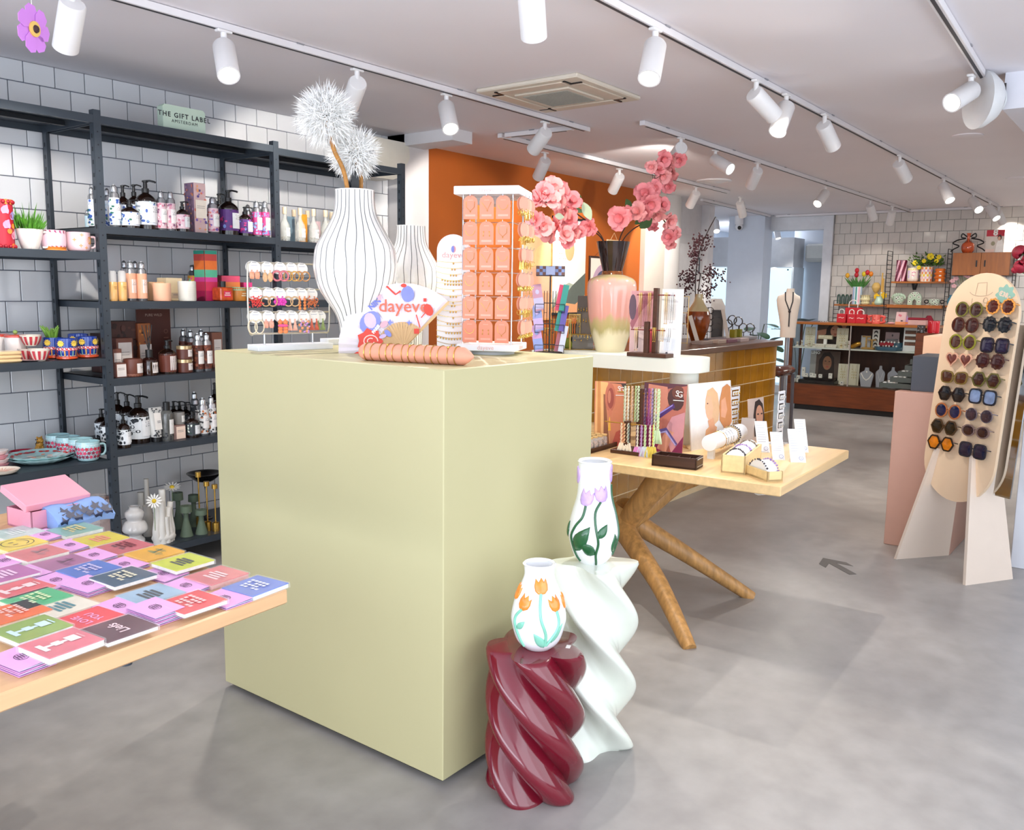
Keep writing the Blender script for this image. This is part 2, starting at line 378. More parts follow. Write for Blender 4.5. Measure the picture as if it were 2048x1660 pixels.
def lamp(px, py, lx, ly, near, lab, ln=.165, r=.046, power=1.0, sun=True):
    p = onz(px, py, 2.566); dr = ray(lx, ly); o = CAM-(p+V((0, 0, -.075)))
    A_, B_, C_ = dr.dot(dr), 2*dr.dot(o), o.dot(o)-ln*ln*.72; D_ = B_*B_-4*A_*C_
    k = (-B_+(0 if D_ < 0 else (-1 if near else 1)*math.sqrt(D_)))/(2*A_)
    d = (CAM+dr*k-(p+V((0, 0, -.075)))).normalized()
    if d.z > -.25: d.z = -.25; d.normalize()
    t = thing('track_lamp', lab, 'lamp', p, 0, 'white track spotlights')
    b = B(); b.box((0, 0, -.006), (.07, .03, .012), bev=.003); b.cyl((0, 0, -.01), (0, 0, -.075), .013); b.out('stem', LAMPW, t)
    M = Matrix.Translation((0, 0, -.075)) @ (-d).to_track_quat('Z', 'Y').to_matrix().to_4x4()
    B().lathe([(.012, .022), (r*.9, .02), (r, .012), (r, -ln+.02), (r, -ln), (r*.86, -ln), (r*.8, -ln+.02), (.001, -ln+.02)], seg=28, M=M, c1=False).out('housing', LAMPW, t, 35)
    B().lathe([(r*.8, -ln+.012), (.001, -ln+.011)], seg=20, M=M, c0=False).out('lens', LENS, t)
    l = bpy.data.lights.new('spot', 'SPOT'); l.energy = SPOT_W*power; l.spot_size = radians(78); l.spot_blend = .35; l.shadow_soft_size = .02; l.color = (1, .93, .84)
    q = bpy.data.objects.new('spot_beam', l); COL.objects.link(q); q.parent = t
    q.location = V((0, 0, -.075))+d*(ln+.004); q.rotation_euler = d.to_track_quat('-Z', 'Y').to_euler()
LAMPS = [(142, -28, 133, 84, 0, 'large white spotlight beside the hanging lilac flower'), (447, 60, 456, 143, 1, 'white spotlight with glaring lens aimed at the shelving'),
 (714, 138, 702, 205, 0, 'white spotlight half hidden behind the upper dandelion head'), (893, 188, 900, 252, 1, 'lit white spotlight in front of the white bulkhead'),
 (1090, 243, 1070, 295, 0, 'white spotlight beside the short cross track'), (1090, 304, 1078, 350, 0, 'white spotlight before the orange wall above the card tower'),
 (1239, 337, 1227, 378, 0, 'white spotlight before the orange wall above the brown vase neck'), (1392, 373, 1381, 408, 0, 'dim white spotlight below the round ceiling vent'),
 (1481, 394, 1485, 428, 0, 'white spotlight at the far end of the track by the orange wall'), (1062, -70, 1067, 60, 0, 'white spotlight cut off by the top edge'),
 (1311, 57, 1300, 148, 1, 'lit white spotlight right of the ceiling cassette'), (1513, 160, 1543, 226, 0, 'white spotlight tilted sideways next to a lit one'),
 (1573, 188, 1557, 256, 1, 'lit white spotlight partly over its tilted neighbour'), (1650, 228, 1664, 288, 0, 'white spotlight tilted away right of the lit pair'),
 (1800, 310, 1811, 354, 0, 'white spotlight alone on the long track before the back wall'), (1888, 357, 1898, 397, 1, 'lit white spotlight on the long track above the yellow bouquet'),
 (1947, 387, 1956, 417, 1, 'bright white spotlight above the wall cabinet, nearer of two'), (1980, 403, 1991, 434, 1, 'bright white spotlight above the wall cabinet, farther of two'),
 (1998, 414, 2004, 442, 0, 'unlit white spotlight at the wall end of the long track'), (1362, 275, 1350, 312, 0, 'white spotlight partly hidden by pink blossom'),
 (1431, 300, 1456, 336, 1, 'lit white spotlight above the round ceiling vent'), (1515, 325, 1503, 368, 0, 'white spotlight turned away on the middle track'),
 (1651, 372, 1637, 405, 1, 'lit white spotlight on the middle track over the bust'), (1741, 400, 1746, 434, 0, 'white spotlight near the end of the middle track'),
 (1785, 412, 1780, 444, 0, 'last white spotlight on the middle track'), (1553, 446, 1556, 474, 1, 'lit white spotlight over the lit display case by the bust'),
 (1757, 440, 1757, 464, 0, 'white spotlight over the striped tulip vase'), (1867, 432, 1871, 458, 0, 'white spotlight over the yellow bouquet on the back wall track'),
 (1432, 434, 1433, 460, 1, 'small lit white spotlight above the dry branches'), (1943, 150, 1909, 202, 1, 'lit white spotlight by the white ceiling bulkhead')]
for a in LAMPS: lamp(*a[:5], a[5], power=.3 if onz(a[0], a[1], 2.566).x > 9.8 else 1.0)
# ceiling cassette
t = thing('ceiling_cassette', 'square ceiling air cassette with grey mesh centre', 'air conditioner', (4.18, 2.865, CEIL))
CAS = mat('#d8cfc0', .55, var=.02)
B().box((0, 0, -.012), (.66, .66, .024), bev=.006).out('panel', CAS, t)
b = B()
for s in (-1, 1):
    b.box((s*.255, 0, -.027), (.07, .42, .008), bev=.003); b.box((0, s*.255, -.027), (.42, .07, .008), bev=.003)
b.out('flap', mat('#d2c6b6', .5), t)
b = B()
for s in (-1, 1):
    for q in (-1, 1): b.box((s*.255, q*.225, -.026), (.075, .012, .009)); b.box((q*.225, s*.255, -.026), (.012, .075, .009))
b.out('hinge_slot', BLACK, t, 0, kind='stuff')
B().box((0, 0, -.028), (.36, .36, .012), bev=.004).out('grille_frame', CAS, t)
b = B()
for k in range(26): b.box((-.142+k*.0114, 0, -.036), (.004, .29, .004)); b.box((0, -.142+k*.0114, -.035), (.29, .004, .004))
b.out('mesh_grille', mat('#9c9a90', .7), t, 0)
p = onz(1428, 361, CEIL); t = thing('ceiling_vent', 'round white ceiling vent above the pink blossom branch', 'vent', p)
B().lathe([(.17, 0), (.17, -.012), (.14, -.014), (.13, -.004), (.001, -.004)], c1=False, seg=32).out('rim', LAMPW, t)
B().lathe([(.125, -.006), (.10, -.016), (.001, -.016)], seg=32, c0=False).out('disc', LAMPW, t)
for px, py, lab in ((1935, 271, 'flush round ceiling plate beside the long track'), (2036, 356, 'flush round ceiling plate close to the right edge')):
    o = B().lathe([(.10, 0), (.10, -.006), (.085, -.010), (.001, -.011)], onz(px, py, CEIL), 28, c1=False).out('ceiling_plate', CEILM); tag(o, lab, 'ceiling plate')
# rounded white fittings on wall / bulkhead
t = thing('wall_speaker', 'white rounded wall unit under the ceiling behind the lower dandelion', 'wall unit', (4.42, 4.69, 2.40), 0)
b = B(); b.prism([(-.3, .14), (.24, .14), (.285, .11), (.29, .04), (.20, -.10), (.12, -.13), (-.3, -.13)], .17, Matrix.Rotation(pi/2, 4, 'X')); b.out('casing', mat('#d8d4c8', .4), t)
t = thing('ceiling_speaker', 'white curved speaker pod fixed beside the ceiling bulkhead', 'speaker', onx(1975, 200, 5.0))
M = Matrix.Rotation(radians(40), 4, 'Z') @ Matrix.Rotation(pi/2, 4, 'X')
B().lathe([(.001, .06), (.05, .058), (.10, .03), (.135, -.02), (.14, -.05), (.001, -.06)], M=M, seg=28, c0=False, c1=False).out('pod', mat('#d9dadb', .4), t)
B().lathe([(.055, .058), (.055, .066), (.001, .068)], M=M, seg=24, c0=False, c1=False).out('dial', mat('#cfd2d4', .4), t)
box('bracket', (.04, -.07, -.03), (.14, -.01, .08), mat('#3a3634', .5), t)
# hanging lilac flower
p = ony(66, 58, 2.3); t = thing('hanging_flower', 'lilac paper anemone hanging from the ceiling by a thread', 'flower', p)
nrm = (V((CAM.x, CAM.y, p.z-.4))-p).normalized(); nrm = (nrm+V((.75, .25, .1))).normalized()
Mf = nrm.to_track_quat('Z', 'Y').to_matrix().to_4x4()
b = B()
for k in range(7):
    a = 2*pi*k/7; pts = [(.0, -.006), (.03, -.022), (.052, -.016), (.058, .004), (.05, .018), (.03, .018)]
    b.prism([(x*cos(a)-y*sin(a), x*sin(a)+y*cos(a)) for x, y in pts], .0012, Mf @ Matrix.Translation((0, 0, .002*(k % 2))))
b.out('petals', mat('#c77fd6', .6), t)
B().lathe([(.018, .003), (.018, .007), (.001, .009)], M=Mf, c1=False).out('ring', mat('#e0b860', .6), t); B().lathe([(.010, .007), (.008, .012), (.001, .014)], M=Mf, c1=False).out('heart', mat('#3a1a20', .6), t)
B().tube([(0, 0, 0), (0, 0, CEIL-p.z)], .0006, 4).out('thread', PAPER, t)
# floor arrow sticker
t = B(); c = V((4.93, 1.40, 0)); ar = onz(1646, 1117, 0)-onz(1704, 1149, 0); c = onz(1675, 1132, 0); q = Matrix.Translation((c.x, c.y, .0005)) @ Matrix.Rotation(atan2(ar.y, ar.x), 4, 'Z')
t.prism([(-.15, -.022), (.05, -.022), (-.02, -.085), (.05, -.085), (.15, 0), (.05, .085), (-.02, .085), (.05, .022), (-.15, .022)], .001, q); tag(t.out('floor_arrow', mat('#6d6a66', .6)), 'grey arrow sticker on the concrete floor', 'floor sticker')
# ============================================================ furniture
OLIVE = mat('#bdb68c', .45, var=.02, scale=2)
PZ = 1.277
t = thing('display_plinth', 'tall pale olive box plinth in the middle of the shop', 'plinth', (1.853, 1.648, 0))
B().box((.4, .55, .65), (.80, 1.10, 1.254), bev=.003).out('body', OLIVE, t)
box('recessed_foot', (.03, .03, 0), (.77, 1.07, .023), BLACK, t)
def twist(name, c, h, fn, R, turn, m, lab, seg, ph=0, lev=56, waist=0):
    t = thing(name, lab, 'stool', c); b = B(); loops = []
    for k in range(lev+1):
        f = k/lev; e = min(f, 1-f)*h; s = 1-waist*sin(pi*f)
        if e < .008: s -= (.008-e)*.6/R
        loops.append([b._v((R*s*fn(i/seg)*cos(2*pi*i/seg-turn*f+ph), R*s*fn(i/seg)*sin(2*pi*i/seg-turn*f+ph), h*f)) for i in range(seg)])
    b.skin(loops, True, True); b.out('body', m, t, 50); return t
def lobes(n):
    def f(u):
        w = 1-(u*n) % 1; w = w**1.25; return .66+.34*(1-abs(2*w-1)**1.9)
    return f
def star(n): return lambda u: .58+.42*((1+cos(2*pi*n*u))/2)**1.7
RED = gloss('#6e0f22', .10, var=.03); CREAM = gloss('#e6ebdf', .2, var=.02)
t = twist('twisted_stool', (2.045, 1.445, 0), .452, lobes(5), .152, 3.6, RED, 'glossy burgundy twisted stool with lobed top holding the orange tulip vase', 150, ph=radians(232))
o = B().box((.045, -.085, .4525), (.022, .013, .0012), rz=.4).out('price_sticker', PAPER, t)
twist('twisted_stool', (2.375, 1.452, 0), .628, star(4), .150, 4.4, CREAM, 'cream twisted four-cornered stool holding the lilac tulip vase', 120, ph=radians(-68))
# ------------------------------------------------------------ tulip vases with relief decoration
def prof_r(prof, z):
    for (r0, z0), (r1, z1) in zip(prof, prof[1:]):
        if z0 <= z <= z1: k = (z-z0)/((z1-z0) or 1); return r0+(r1-r0)*k
    return prof[-1][0]
def smoothprof(prof, n=6):
    o = []; P_ = [prof[0]]+list(prof)+[prof[-1]]
    for i in range(1, len(P_)-2):
        for k in range(n):
            t_ = k/n; p0, p1, p2, p3 = P_[i-1:i+3]
            o.append(tuple(.5*((2*p1[j])+(-p0[j]+p2[j])*t_+(2*p0[j]-5*p1[j]+4*p2[j]-p3[j])*t_**2+(-p0[j]+3*p1[j]-3*p2[j]+p3[j])*t_**3) for j in (0, 1)))
    return o+[prof[-1]]
def vessel(prof, m, parent, name='body', wall=.006, seg=40, depth=None, inner=None):
    b = B(); z1 = prof[-1][1]; zi = z1-(depth or (z1*.5))
    ins = [(max(r-wall, .002), z) for r, z in reversed(prof) if z > zi]
    b.lathe([(.001, prof[0][1])]+list(prof)+ins+[(.001, ins[-1][1])], seg=seg, c0=False, c1=False); return b.out(name, m, parent, 45)
def surf(prof, a_c):                                        # (u radians of arc from a_c, z) on a turned body
    def f(u, z, k):
        r = prof_r(prof, z)+k; return V((r*cos(a_c+u), r*sin(a_c+u), z))
    return f
def relief(name, pts, mp, parent, m, h=.004, n=3, edge=.55):
    # padded relief: outline, raised inset outline, domed centre
    cx = sum(p[0] for p in pts)/len(pts); cy = sum(p[1] for p in pts)/len(pts); b = B()
    L_ = []
    for s, k in ((1, -.001), (.97, h*.5), (.8, h), (.4, h*1.15)):
        L_.append([b._v(mp(cx+(x-cx)*s, cy+(y-cy)*s, k)) for x, y in pts])
    b.skin(L_, False, True)
    return b.out(name, m, parent, 60)
def stemtube(pts, mp, parent, m, w=.004, name='stem'):
    b = B(); b.tube([mp(u, z, .001) for u, z in smoothprof(pts, 5)], w, 7); return b.out(name, m, parent, 60)
def tulip(cx, cz, r, rad, rot=0):                          # outline in (arc angle, z)
    base = [(-.1, -1), (.35, -.95), (.75, -.55), (.85, 0), (.72, .85), (.42, .42), (.08, 1.0), (-.3, .42), (-.72, .9), (-.86, 0), (-.72, -.6), (-.4, -.95)]
    o = []
    for x, y in base: X = x*cos(rot)-y*sin(rot); Y = x*sin(rot)+y*cos(rot); o.append((cx+X*r/rad, cz+Y*r))
    return o
def leaf(x0, z0, x1, z1, w, rad):
    o = []; dx, dz = (x1-x0)*rad, z1-z0; L_ = hypot(dx, dz); ux, uz = dx/L_, dz/L_
    for k in range(7): s = k/6; o.append((s, sin(pi*s**.8)*w*.5))
    for k in range(5, 0, -1): s = k/6; o.append((s, -sin(pi*s**.8)*w*.5))
    return [(x0+(ux*L_*s-uz*q)/rad, z0+uz*L_*s+ux*q) for s, q in o]
WG = gloss('#eeeff2', .1, var=.01)
def orange_vase():
    c = V((2.035, 1.432, .452)); s = mpp(c+V((0, 0, .1)))
    pr = smoothprof([(27*s, 0), (44*s, 18*s), (54*s, 52*s), (54.5*s, 72*s), (47*s, 105*s), (36*s, 132*s), (30*s, 150*s), (30.5*s, 165*s), (32*s, 172*s)], 5)
    t = thing('tulip_vase', 'white vase with raised orange tulips standing on the burgundy stool', 'vase', c)
    vessel(pr, WG, t); a = toward(c); mp = surf(pr, a); R_ = 50*s
    om = gloss('#f08a2c', .25, var=.12, scale=60); gm = gloss('#86cdb4', .25, var=.06)
    for u, z, r, rot in ((.12, 138, 15, -.05), (-.62, 105, 15, .35), (.72, 104, 15, -.3), (-1.35, 118, 15, .2), (1.5, 100, 15, 0), (2.6, 120, 15, 0)):
        relief('tulip', tulip(u*1.0, z*s, r*s*1.05, prof_r(pr, z*s), -rot), mp, t, om)
    for pts in ([(.10, 124), (.06, 100), (.10, 75), (.28, 45), (.30, 20)], [(.74, 90), (.80, 70), (.72, 50), (.5, 32), (.34, 20)], [(-.68, 92), (-.95, 75), (-.95, 55), (-.82, 30), (-.7, 14)]):
        stemtube([(u, z*s) for u, z in pts], mp, t, gm, 3.0*s)
    for l in ((.28, 14*s, -.18, 48*s, 18*s), (.55, 24*s, 1.0, 62*s, 12*s), (-.88, 50*s, -.5, 70*s, 12*s)): relief('leaf', leaf(*l, R_), mp, t, gm, .003)
    vr = B(); vr.lathe([(32*s, 171*s), (33.5*s, 173*s), (31*s, 175*s), (27*s, 172*s)], seg=40, c0=False, c1=False); vr.out('rim', WG, t)
orange_vase()
def lilac_vase():
    c = V((2.372, 1.458, .628)); s = mpp(c+V((0, 0, .15)))
    pr = smoothprof([(27*s, 0), (40*s, 18*s), (49.5*s, 52*s), (50*s, 70*s), (44*s, 100*s), (36*s, 128*s), (33*s, 150*s), (32.5*s, 185*s), (33*s, 205*s)], 5)
    t = thing('tulip_vase', 'tall white vase with raised lilac tulips and dark green leaves on the cream stool', 'vase', c)
    vessel(pr, WG, t, depth=.12); a = toward(c); mp = surf(pr, a)
    lm = gloss('#c3a3dd', .25, var=.1, scale=60); gm = gloss('#1f5a34', .22, var=.12, scale=50)
    for u, z, r, rot in ((-.42, 138, 17, .25), (.45, 146, 17, -.15), (-1.5, 178, 18, 0), (1.55, 182, 18, 0), (2.6, 150, 17, 0)):
        relief('tulip', tulip(u, z*s, r*s, prof_r(pr, z*s), -rot), mp, t, lm)
    for pts in ([(-.42, 122), (-.5, 100), (-.8, 80), (-1.0, 55), (-.9, 25), (-.75, 8)], [(.38, 130), (.1, 112), (.1, 85), (.22, 50), (.15, 25), (.25, 3)], [(1.5, 160), (1.5, 120), (1.4, 60), (1.2, 20)]):
        stemtube([(u, z*s) for u, z in pts], mp, t, gm, 2.6*s)
    for l in ((-.9, 28*s, -.12, 84*s, 30*s), (.12, 26*s, -.55, 48*s, 24*s), (.18, 60*s, .62, 88*s, 17*s), (1.15, 24*s, 1.0, 66*s, 20*s), (-1.5, 50*s, -1.3, 86*s, 18*s)): relief('leaf', leaf(*l, 48*s), mp, t, gm, .0035)
    vr = B(); vr.lathe([(33*s, 203*s), (34.5*s, 205*s), (32*s, 207.5*s), (27*s, 203*s)], seg=40, c0=False, c1=False); vr.out('rim', WG, t)
lilac_vase()
# ------------------------------------------------------------ right-hand table on spider legs
ASH = wood('#e3c08c', .10, .4, (1.2, 16, 16), 2.2); ASHL = wood('#b98a52', .28, .45, (9, 9, 1.2), 5)
TZ = .75
t = thing('display_table', 'pale wooden table with splayed branching legs holding jewellery', 'table', (3.345, 1.193, 0), radians(2.2))
box('tabletop', (0, 0, .707), (1.03, 1.55, .75), ASH, t, bev=.004)
def limb(b, pts, rr, seg=14): b.tube([V(p) for p in smooth3(pts)], [r for r in interp(rr, len(smooth3(pts)))], seg)
def smooth3(pts, n=5):
    pts = [V(p) for p in pts]; P_ = [pts[0]]+pts+[pts[-1]]; o = []
    for i in range(1, len(P_)-2):
        for k in range(n):
            q = k/n; p0, p1, p2, p3 = P_[i-1:i+3]; o.append(.5*((2*p1)+(p2-p0)*q+(2*p0-5*p1+4*p2-p3)*q*q+(3*p1-p0-3*p2+p3)*q**3))
    return o+[pts[-1]]
def interp(v, n):
    o = []
    for i in range(n):
        x = i/(n-1)*(len(v)-1); j = min(int(x), len(v)-2); o.append(v[j]+(v[j+1]-v[j])*(x-j))
    return o
for yy, sg in ((0, 1), (1.0, -1)):
    nd = V((.37, .87 if sg > 0 else 1.28, .42)); b = B()
    inv = Matrix.Rotation(-radians(2.2), 4, 'Z') @ Matrix.Translation((-3.345, -1.193, 0))
    f1, f2 = (inv @ V((3.30, 1.53, 0)), inv @ V((4.09, 1.575, 0))) if sg > 0 else (V((.0, 1.5, 0)), V((.8, 1.5, 0)))
    up = [V((.30, .60, .71)), V((.62, .62, .71))] if sg > 0 else [V((.30, 1.36, .71)), V((.66, 1.38, .71))]
    limb(b, [f1, f1.lerp(nd, .45)+V((0, 0, .0)), nd+V((-.03, 0, -.05)), nd+V((0, 0, .04))], [.030, .042, .055, .055])
    limb(b, [f2, f2.lerp(nd, .5), nd+V((.05, 0, -.03)), nd+V((0, 0, .04))], [.028, .040, .054, .055])
    limb(b, [nd-V((0, 0, .04)), nd.lerp(up[0], .5)+V((-.02, 0, -.02)), up[0]], [.055, .055, .075])
    limb(b, [nd-V((0, 0, .04)), nd.lerp(up[1], .5)+V((.03, 0, -.04)), up[1]], [.055, .055, .085])
    bmesh.ops.bisect_plane(b.b, geom=b.b.verts[:]+b.b.edges[:]+b.b.faces[:], plane_co=(0, 0, 0), plane_no=(0, 0, -1), clear_outer=True)
    b.out('trestle', ASHL, t, 60)
# white riser bench standing on that table
t = thing('riser_bench', 'off-white rounded riser bench on the wooden table behind the plinth', 'stand', (4.02, 1.85, TZ))
MINT = mat('#e3e6dc', .45, var=.015)
b = B(); pts = [(-.15, .10)]
for k in range(9): a = pi+pi*k/8*.5; pts.append((-.03+.12*cos(a), .12+.12*sin(a)-.0))
for k in range(9): a = 1.5*pi+pi*k/8*.5; pts.append((.03+.12*cos(a), .12+.12*sin(a)))
pts += [(.15, .95), (-.15, .95)]
b.prism(pts[1:], .07, Matrix.Translation((0, 0, .365))); b.out('bench_top', MINT, t, 30)
for y in (.11, .80): B().lathe([(.072, 0), (.072, .366)], (0, y, 0), 32).out('leg', MINT, t)
RZ = TZ+.435
# left-hand table
LT = V((1.352, 1.725, 0)); LR = radians(4.4)
t = thing('display_table', 'pale wooden table covered with notebooks and pink cards', 'table', LT, LR)
box('tabletop', (-1.75, 0, .712), (0, 1.32, .75), wood('#ddb184', .10, .4, (1.2, 14, 14), 2), t, bev=.004)
for x in (-1.55, -.42):
    for y in (1.0, 1.25): B().cyl((x, y, 0), (x, y, .712), .02, .03).out('leg', ASHL, t)
o = B().cyl((-.43, .03, .70), (-.43, .03, .712), .012).out('screw_plate', STEEL, t)
# ------------------------------------------------------------ shelving
SF, SB = 4.15, 4.655
t = SHELF = thing('metal_shelving', 'dark slate metal shelving against the white tiled wall', 'shelving', (2.21, SF, 0))
def post(x, y, sy, sgn):
    b = B(); z1 = 2.32
    w = .036
    b.box((x, y, z1/2), (w, .003, z1)); b.box((x-w/2+.0015, y+sy*w/2, z1/2), (.003, w, z1)); b.out('post', STEEL, t, 0)
    b = B()
    for k in range(1, 38): b.box((x, y-sy*.0012, k*.06), (.006, .002, .006)); b.box((x-w/2-.0003, y+sy*w*.5, k*.06-.02), (.002, .009, .02))
    b.out('post_holes', STEEL2, t, 0, kind='stuff')
PX = [-1.02, 0.0, 1.03, 2.05]
for x in PX: post(x, 0, 1, 1); post(x, SB-SF, -1, 1)
def shelf(x0, x1, z, m=STEEL, h=.035):
    b = B(); y1 = SB-SF; x0 += .012; x1 -= .012
    b.box(((x0+x1)/2, y1/2, z-.002), (x1-x0, y1, .004)); b.box(((x0+x1)/2, .0015, z-h/2), (x1-x0, .004, h)); b.box(((x0+x1)/2, y1-.002, z-h/2), (x1-x0, .004, h))
    b.box(((x0+x1)/2, .012, z-h), (x1-x0, .024, .003)); b.box((x0+.002, y1/2, z-h/2), (.004, y1, h)); b.box((x1-.002, y1/2, z-h/2), (.004, y1, h))
    b.out('shelf_board', m, t, 0)
    if h < .06:
        b = B(); b.box(((x0+x1)/2, y1/2, z-.018), (x1-x0-.04, .03, .022)); b.out('stiffener', STEEL2, t, 0)
BAY2 = [1.785, 1.426, 1.047, .692, .142]; BAY1 = [1.66, 1.150, .645, .142]; BAY3 = [1.772, 1.426, 1.047, .692, .142]
for z in BAY1+[2.295]: shelf(PX[0], PX[1], z)
for z in BAY2+[2.295]: shelf(PX[1], PX[2], z)
for z in BAY3+[2.285]: shelf(PX[2], PX[3], z)
# ------------------------------------------------------------ ochre tiled counter
CT = thing('shop_counter', 'shop counter clad in ochre glazed tiles with a dark wooden top', 'counter', (4.0, 2.82, 0))
box('core', (.25, .004, 0), (3.61, .72, 1.06), mat('#ecd7ad', .7), CT)
B().box((1.93, .34, 1.08), (3.42, .76, .045), bev=.004).out('worktop', wood('#6d4a34', .25, .3, (1, 12, 12), 3), CT)
OT = mat('#b07a1c', .08, var=.25, scale=5, tint=.16, coat=.5)
b = B(); b.box((0, 0, 0), (.1370, .010, .1385), bev=.0015); ot = b.out('tile', OT, CT, 30); n = 0
for r in range(8):
    for c in range(24):
        M = Matrix.Translation((3.61-.0722-c*.1438, .006, 1.058-.0735-r*.1455))
        if 3.61-(c+1)*.1438 < .24 or 1.058-(r+1)*.1455 < -.05: continue
        if n == 0: ot.matrix_local = M
        else: inst(ot, CT, M)
        n += 1
# ------------------------------------------------------------ sunglasses stand
SN = V((-.846, .533, 0)); SU = V((.533, .846, 0)); tl = radians(5); SUP = V((0, 0, 1))*cos(tl)-SN*sin(tl); SNN = SN*cos(tl)+V((0, 0, 1))*sin(tl)
SP0 = V((5.20, .85, .5)); PEACH = mat('#eccfae', .5, var=.015)
t = SUN = thing('sunglasses_stand', 'tall peach oval-ended board displaying sunglasses on two wedge legs', 'display stand', (SP0.x, SP0.y, 0))
def SM(u, v, n): return SP0+SU*u+SUP*v+SNN*n-V((SP0.x, SP0.y, 0))
b = B(); hw = .232; outl = []
for k in range(21): a = pi*k/20; outl.append((.06+hw*cos(a), .905+hw*sin(a)))
for k in range(21): a = pi+pi*k/20; outl.append((.06+hw*cos(a), .12+hw*sin(a)))
fr = [b._v(SM(u, v, .0)) for u, v in outl]; bk = [b._v(SM(u, v, -.018)) for u, v in outl]; b.skin([fr, bk]); b.out('board', PEACH, t, 30)
for (tu, fu, bu, lab) in ((.200, V((5.237, 1.178, 0)), V((5.522, .956, 0)), 0), (-.035, V((4.986, .772, 0)), V((5.272, .591, 0)), 1)):
    o = V((SP0.x, SP0.y, 0)); tf = SM(tu, .16, .022); tb = SM(tu-.02, .16, -.16); f = fu-o; bb = bu-o; w = SU*.009
    b = B(); a_ = [b._v(p-w) for p in (f, bb, tb, tf)]; c_ = [b._v(p+w) for p in (f, bb, tb, tf)]; b.skin([a_, c_]); b.out('leg', mat('#e4d3c3', .5, var=.015), t, 0)
# hat drawing, lettering, price cloud
LN = '#b39a80'
mpf = lambda u, v, k: SM(u, v, .001+k)
def arc(cx, cy, rx, ry, a0, a1, n=10): return [(cx+rx*cos(a0+(a1-a0)*i/(n-1)), cy+ry*sin(a0+(a1-a0)*i/(n-1))) for i in range(n)]
hx = .075; hy = 1.02
sh = [(strip([(hx+.035, hy), (hx+.029, hy+.062), (hx-.029, hy+.066), (hx-.035, hy)], .003), LN), (strip(arc(hx, hy+.022, .075, .03, pi*1.08, pi*1.92), .003), LN),
      (strip(arc(hx-.036, hy-.03, .014, .014, 0, 2*pi, 14), .003), LN), (strip([(hx+.05, hy-.02), (hx+.05, hy-.05)], .003), LN), (strip([(hx+.005, hy-.045), (hx+.016, hy-.075)], .003), LN)]
decal('hat_drawing', sh, mpf, t)
tx = lambda u, v: SM(u, v, .0012)
text('CHARLY THERAPY', .026, tx(.085, .925), -SU, SUP, SNN, mat(LN, .6), t, bold=.0003, spacing=1.15)
decal('small_print', [(rct(.085+x0, .898, .085+x1, .901), LN) for x0, x1 in ((-.085, -.05), (-.042, -.01), (-.004, .03), (.036, .085))], mpf, t)
decal('price_cloud', [([(-.075+.046*(1+.14*cos(8*a))*cos(a)*1.15, 1.02+.05*(1+.14*cos(8*a))*sin(a)) for a in [2*pi*i/48 for i in range(48)]], '#8fbcae')], mpf, t, label='green cloud-shaped price sticker')
text('€38,-', .034, SM(-.075, 1.02, .002), -SU-SUP*.25, SUP-SU*.25, SNN, mat('#f2d3bf', .6), t, bold=.0012)
# pink plinth, drawer unit, peach plinth behind
t = thing('pink_plinth', 'dusty pink tall plinth carrying the dark drawer unit', 'plinth', (5.525, 1.315, 0))
zt = onx(1793.8, 782, 5.527).z
B().box((.24, -.185, zt/2), (.48, .37, zt), bev=.003).out('body', mat('#c79c8b', .5, var=.02), t)
DG = mat('#474b55', .5, var=.03); DG2 = mat('#3c4039', .5)
z2 = onx(1826, 712, 5.60).z
t = thing('drawer_unit', 'dark grey jewellery drawer unit with five trays pulled out stepwise', 'drawer unit', (5.60, onx(1823, 750, 5.6).y, zt))
hh = z2-zt
B().box((.18, -.17, hh/2), (.36, .34, hh), bev=.002).out('carcass', DG, t)
for k in range(5):
    ext = [onx(q_, 760, 5.6).y-onx(1823, 750, 5.6).y for q_ in (1757, 1778, 1793, 1806, 1816)][k]; z0 = .006+k*(hh-.02)/5; hk = (hh-.02)/5-.008
    d = B(); L_ = ext+.01; d.box((.17, ext-L_/2, z0+.003), (.30, L_, .006)); d.box((.022, ext-L_/2, z0+hk/2), (.006, L_, hk)); d.box((.318, ext-L_/2, z0+hk/2), (.006, L_, hk)); d.box((.17, ext-.003, z0+hk/2), (.30, .006, hk))
    d = d.out('drawer', DG2, t, 0)
    if ext > .06:
        l = B()
        for j in range(4): l.box((.06+.06*j, ext-.025-.012*(j % 2), z0+hk*.7), (.035, .02, hk*.7), rz=.3*j)
        l.out('jewellery_cards', PAPER, d, 0, kind='stuff')
t = thing('peach_plinth', 'peach box plinth behind the dark drawer unit', 'plinth', V((6.5, onx(1846, 690, 6.5).y, 0)))
zp = onx(1850, 672, 6.5).z
B().box((.25, -.21, zp/2), (.5, .42, zp), bev=.003).out('body', mat('#eec4a4', .5, var=.02), t)
# white pedestal with red peonies at the right edge
t = thing('white_pedestal', 'tall white pedestal at the right edge behind the sunglasses board', 'pedestal', (5.5, .63, 0))
B().box((.3, -.55, .71), (.6, 1.1, 1.42), bev=.003).out('body', mat('#dfe2ea', .5, var=.015), t)
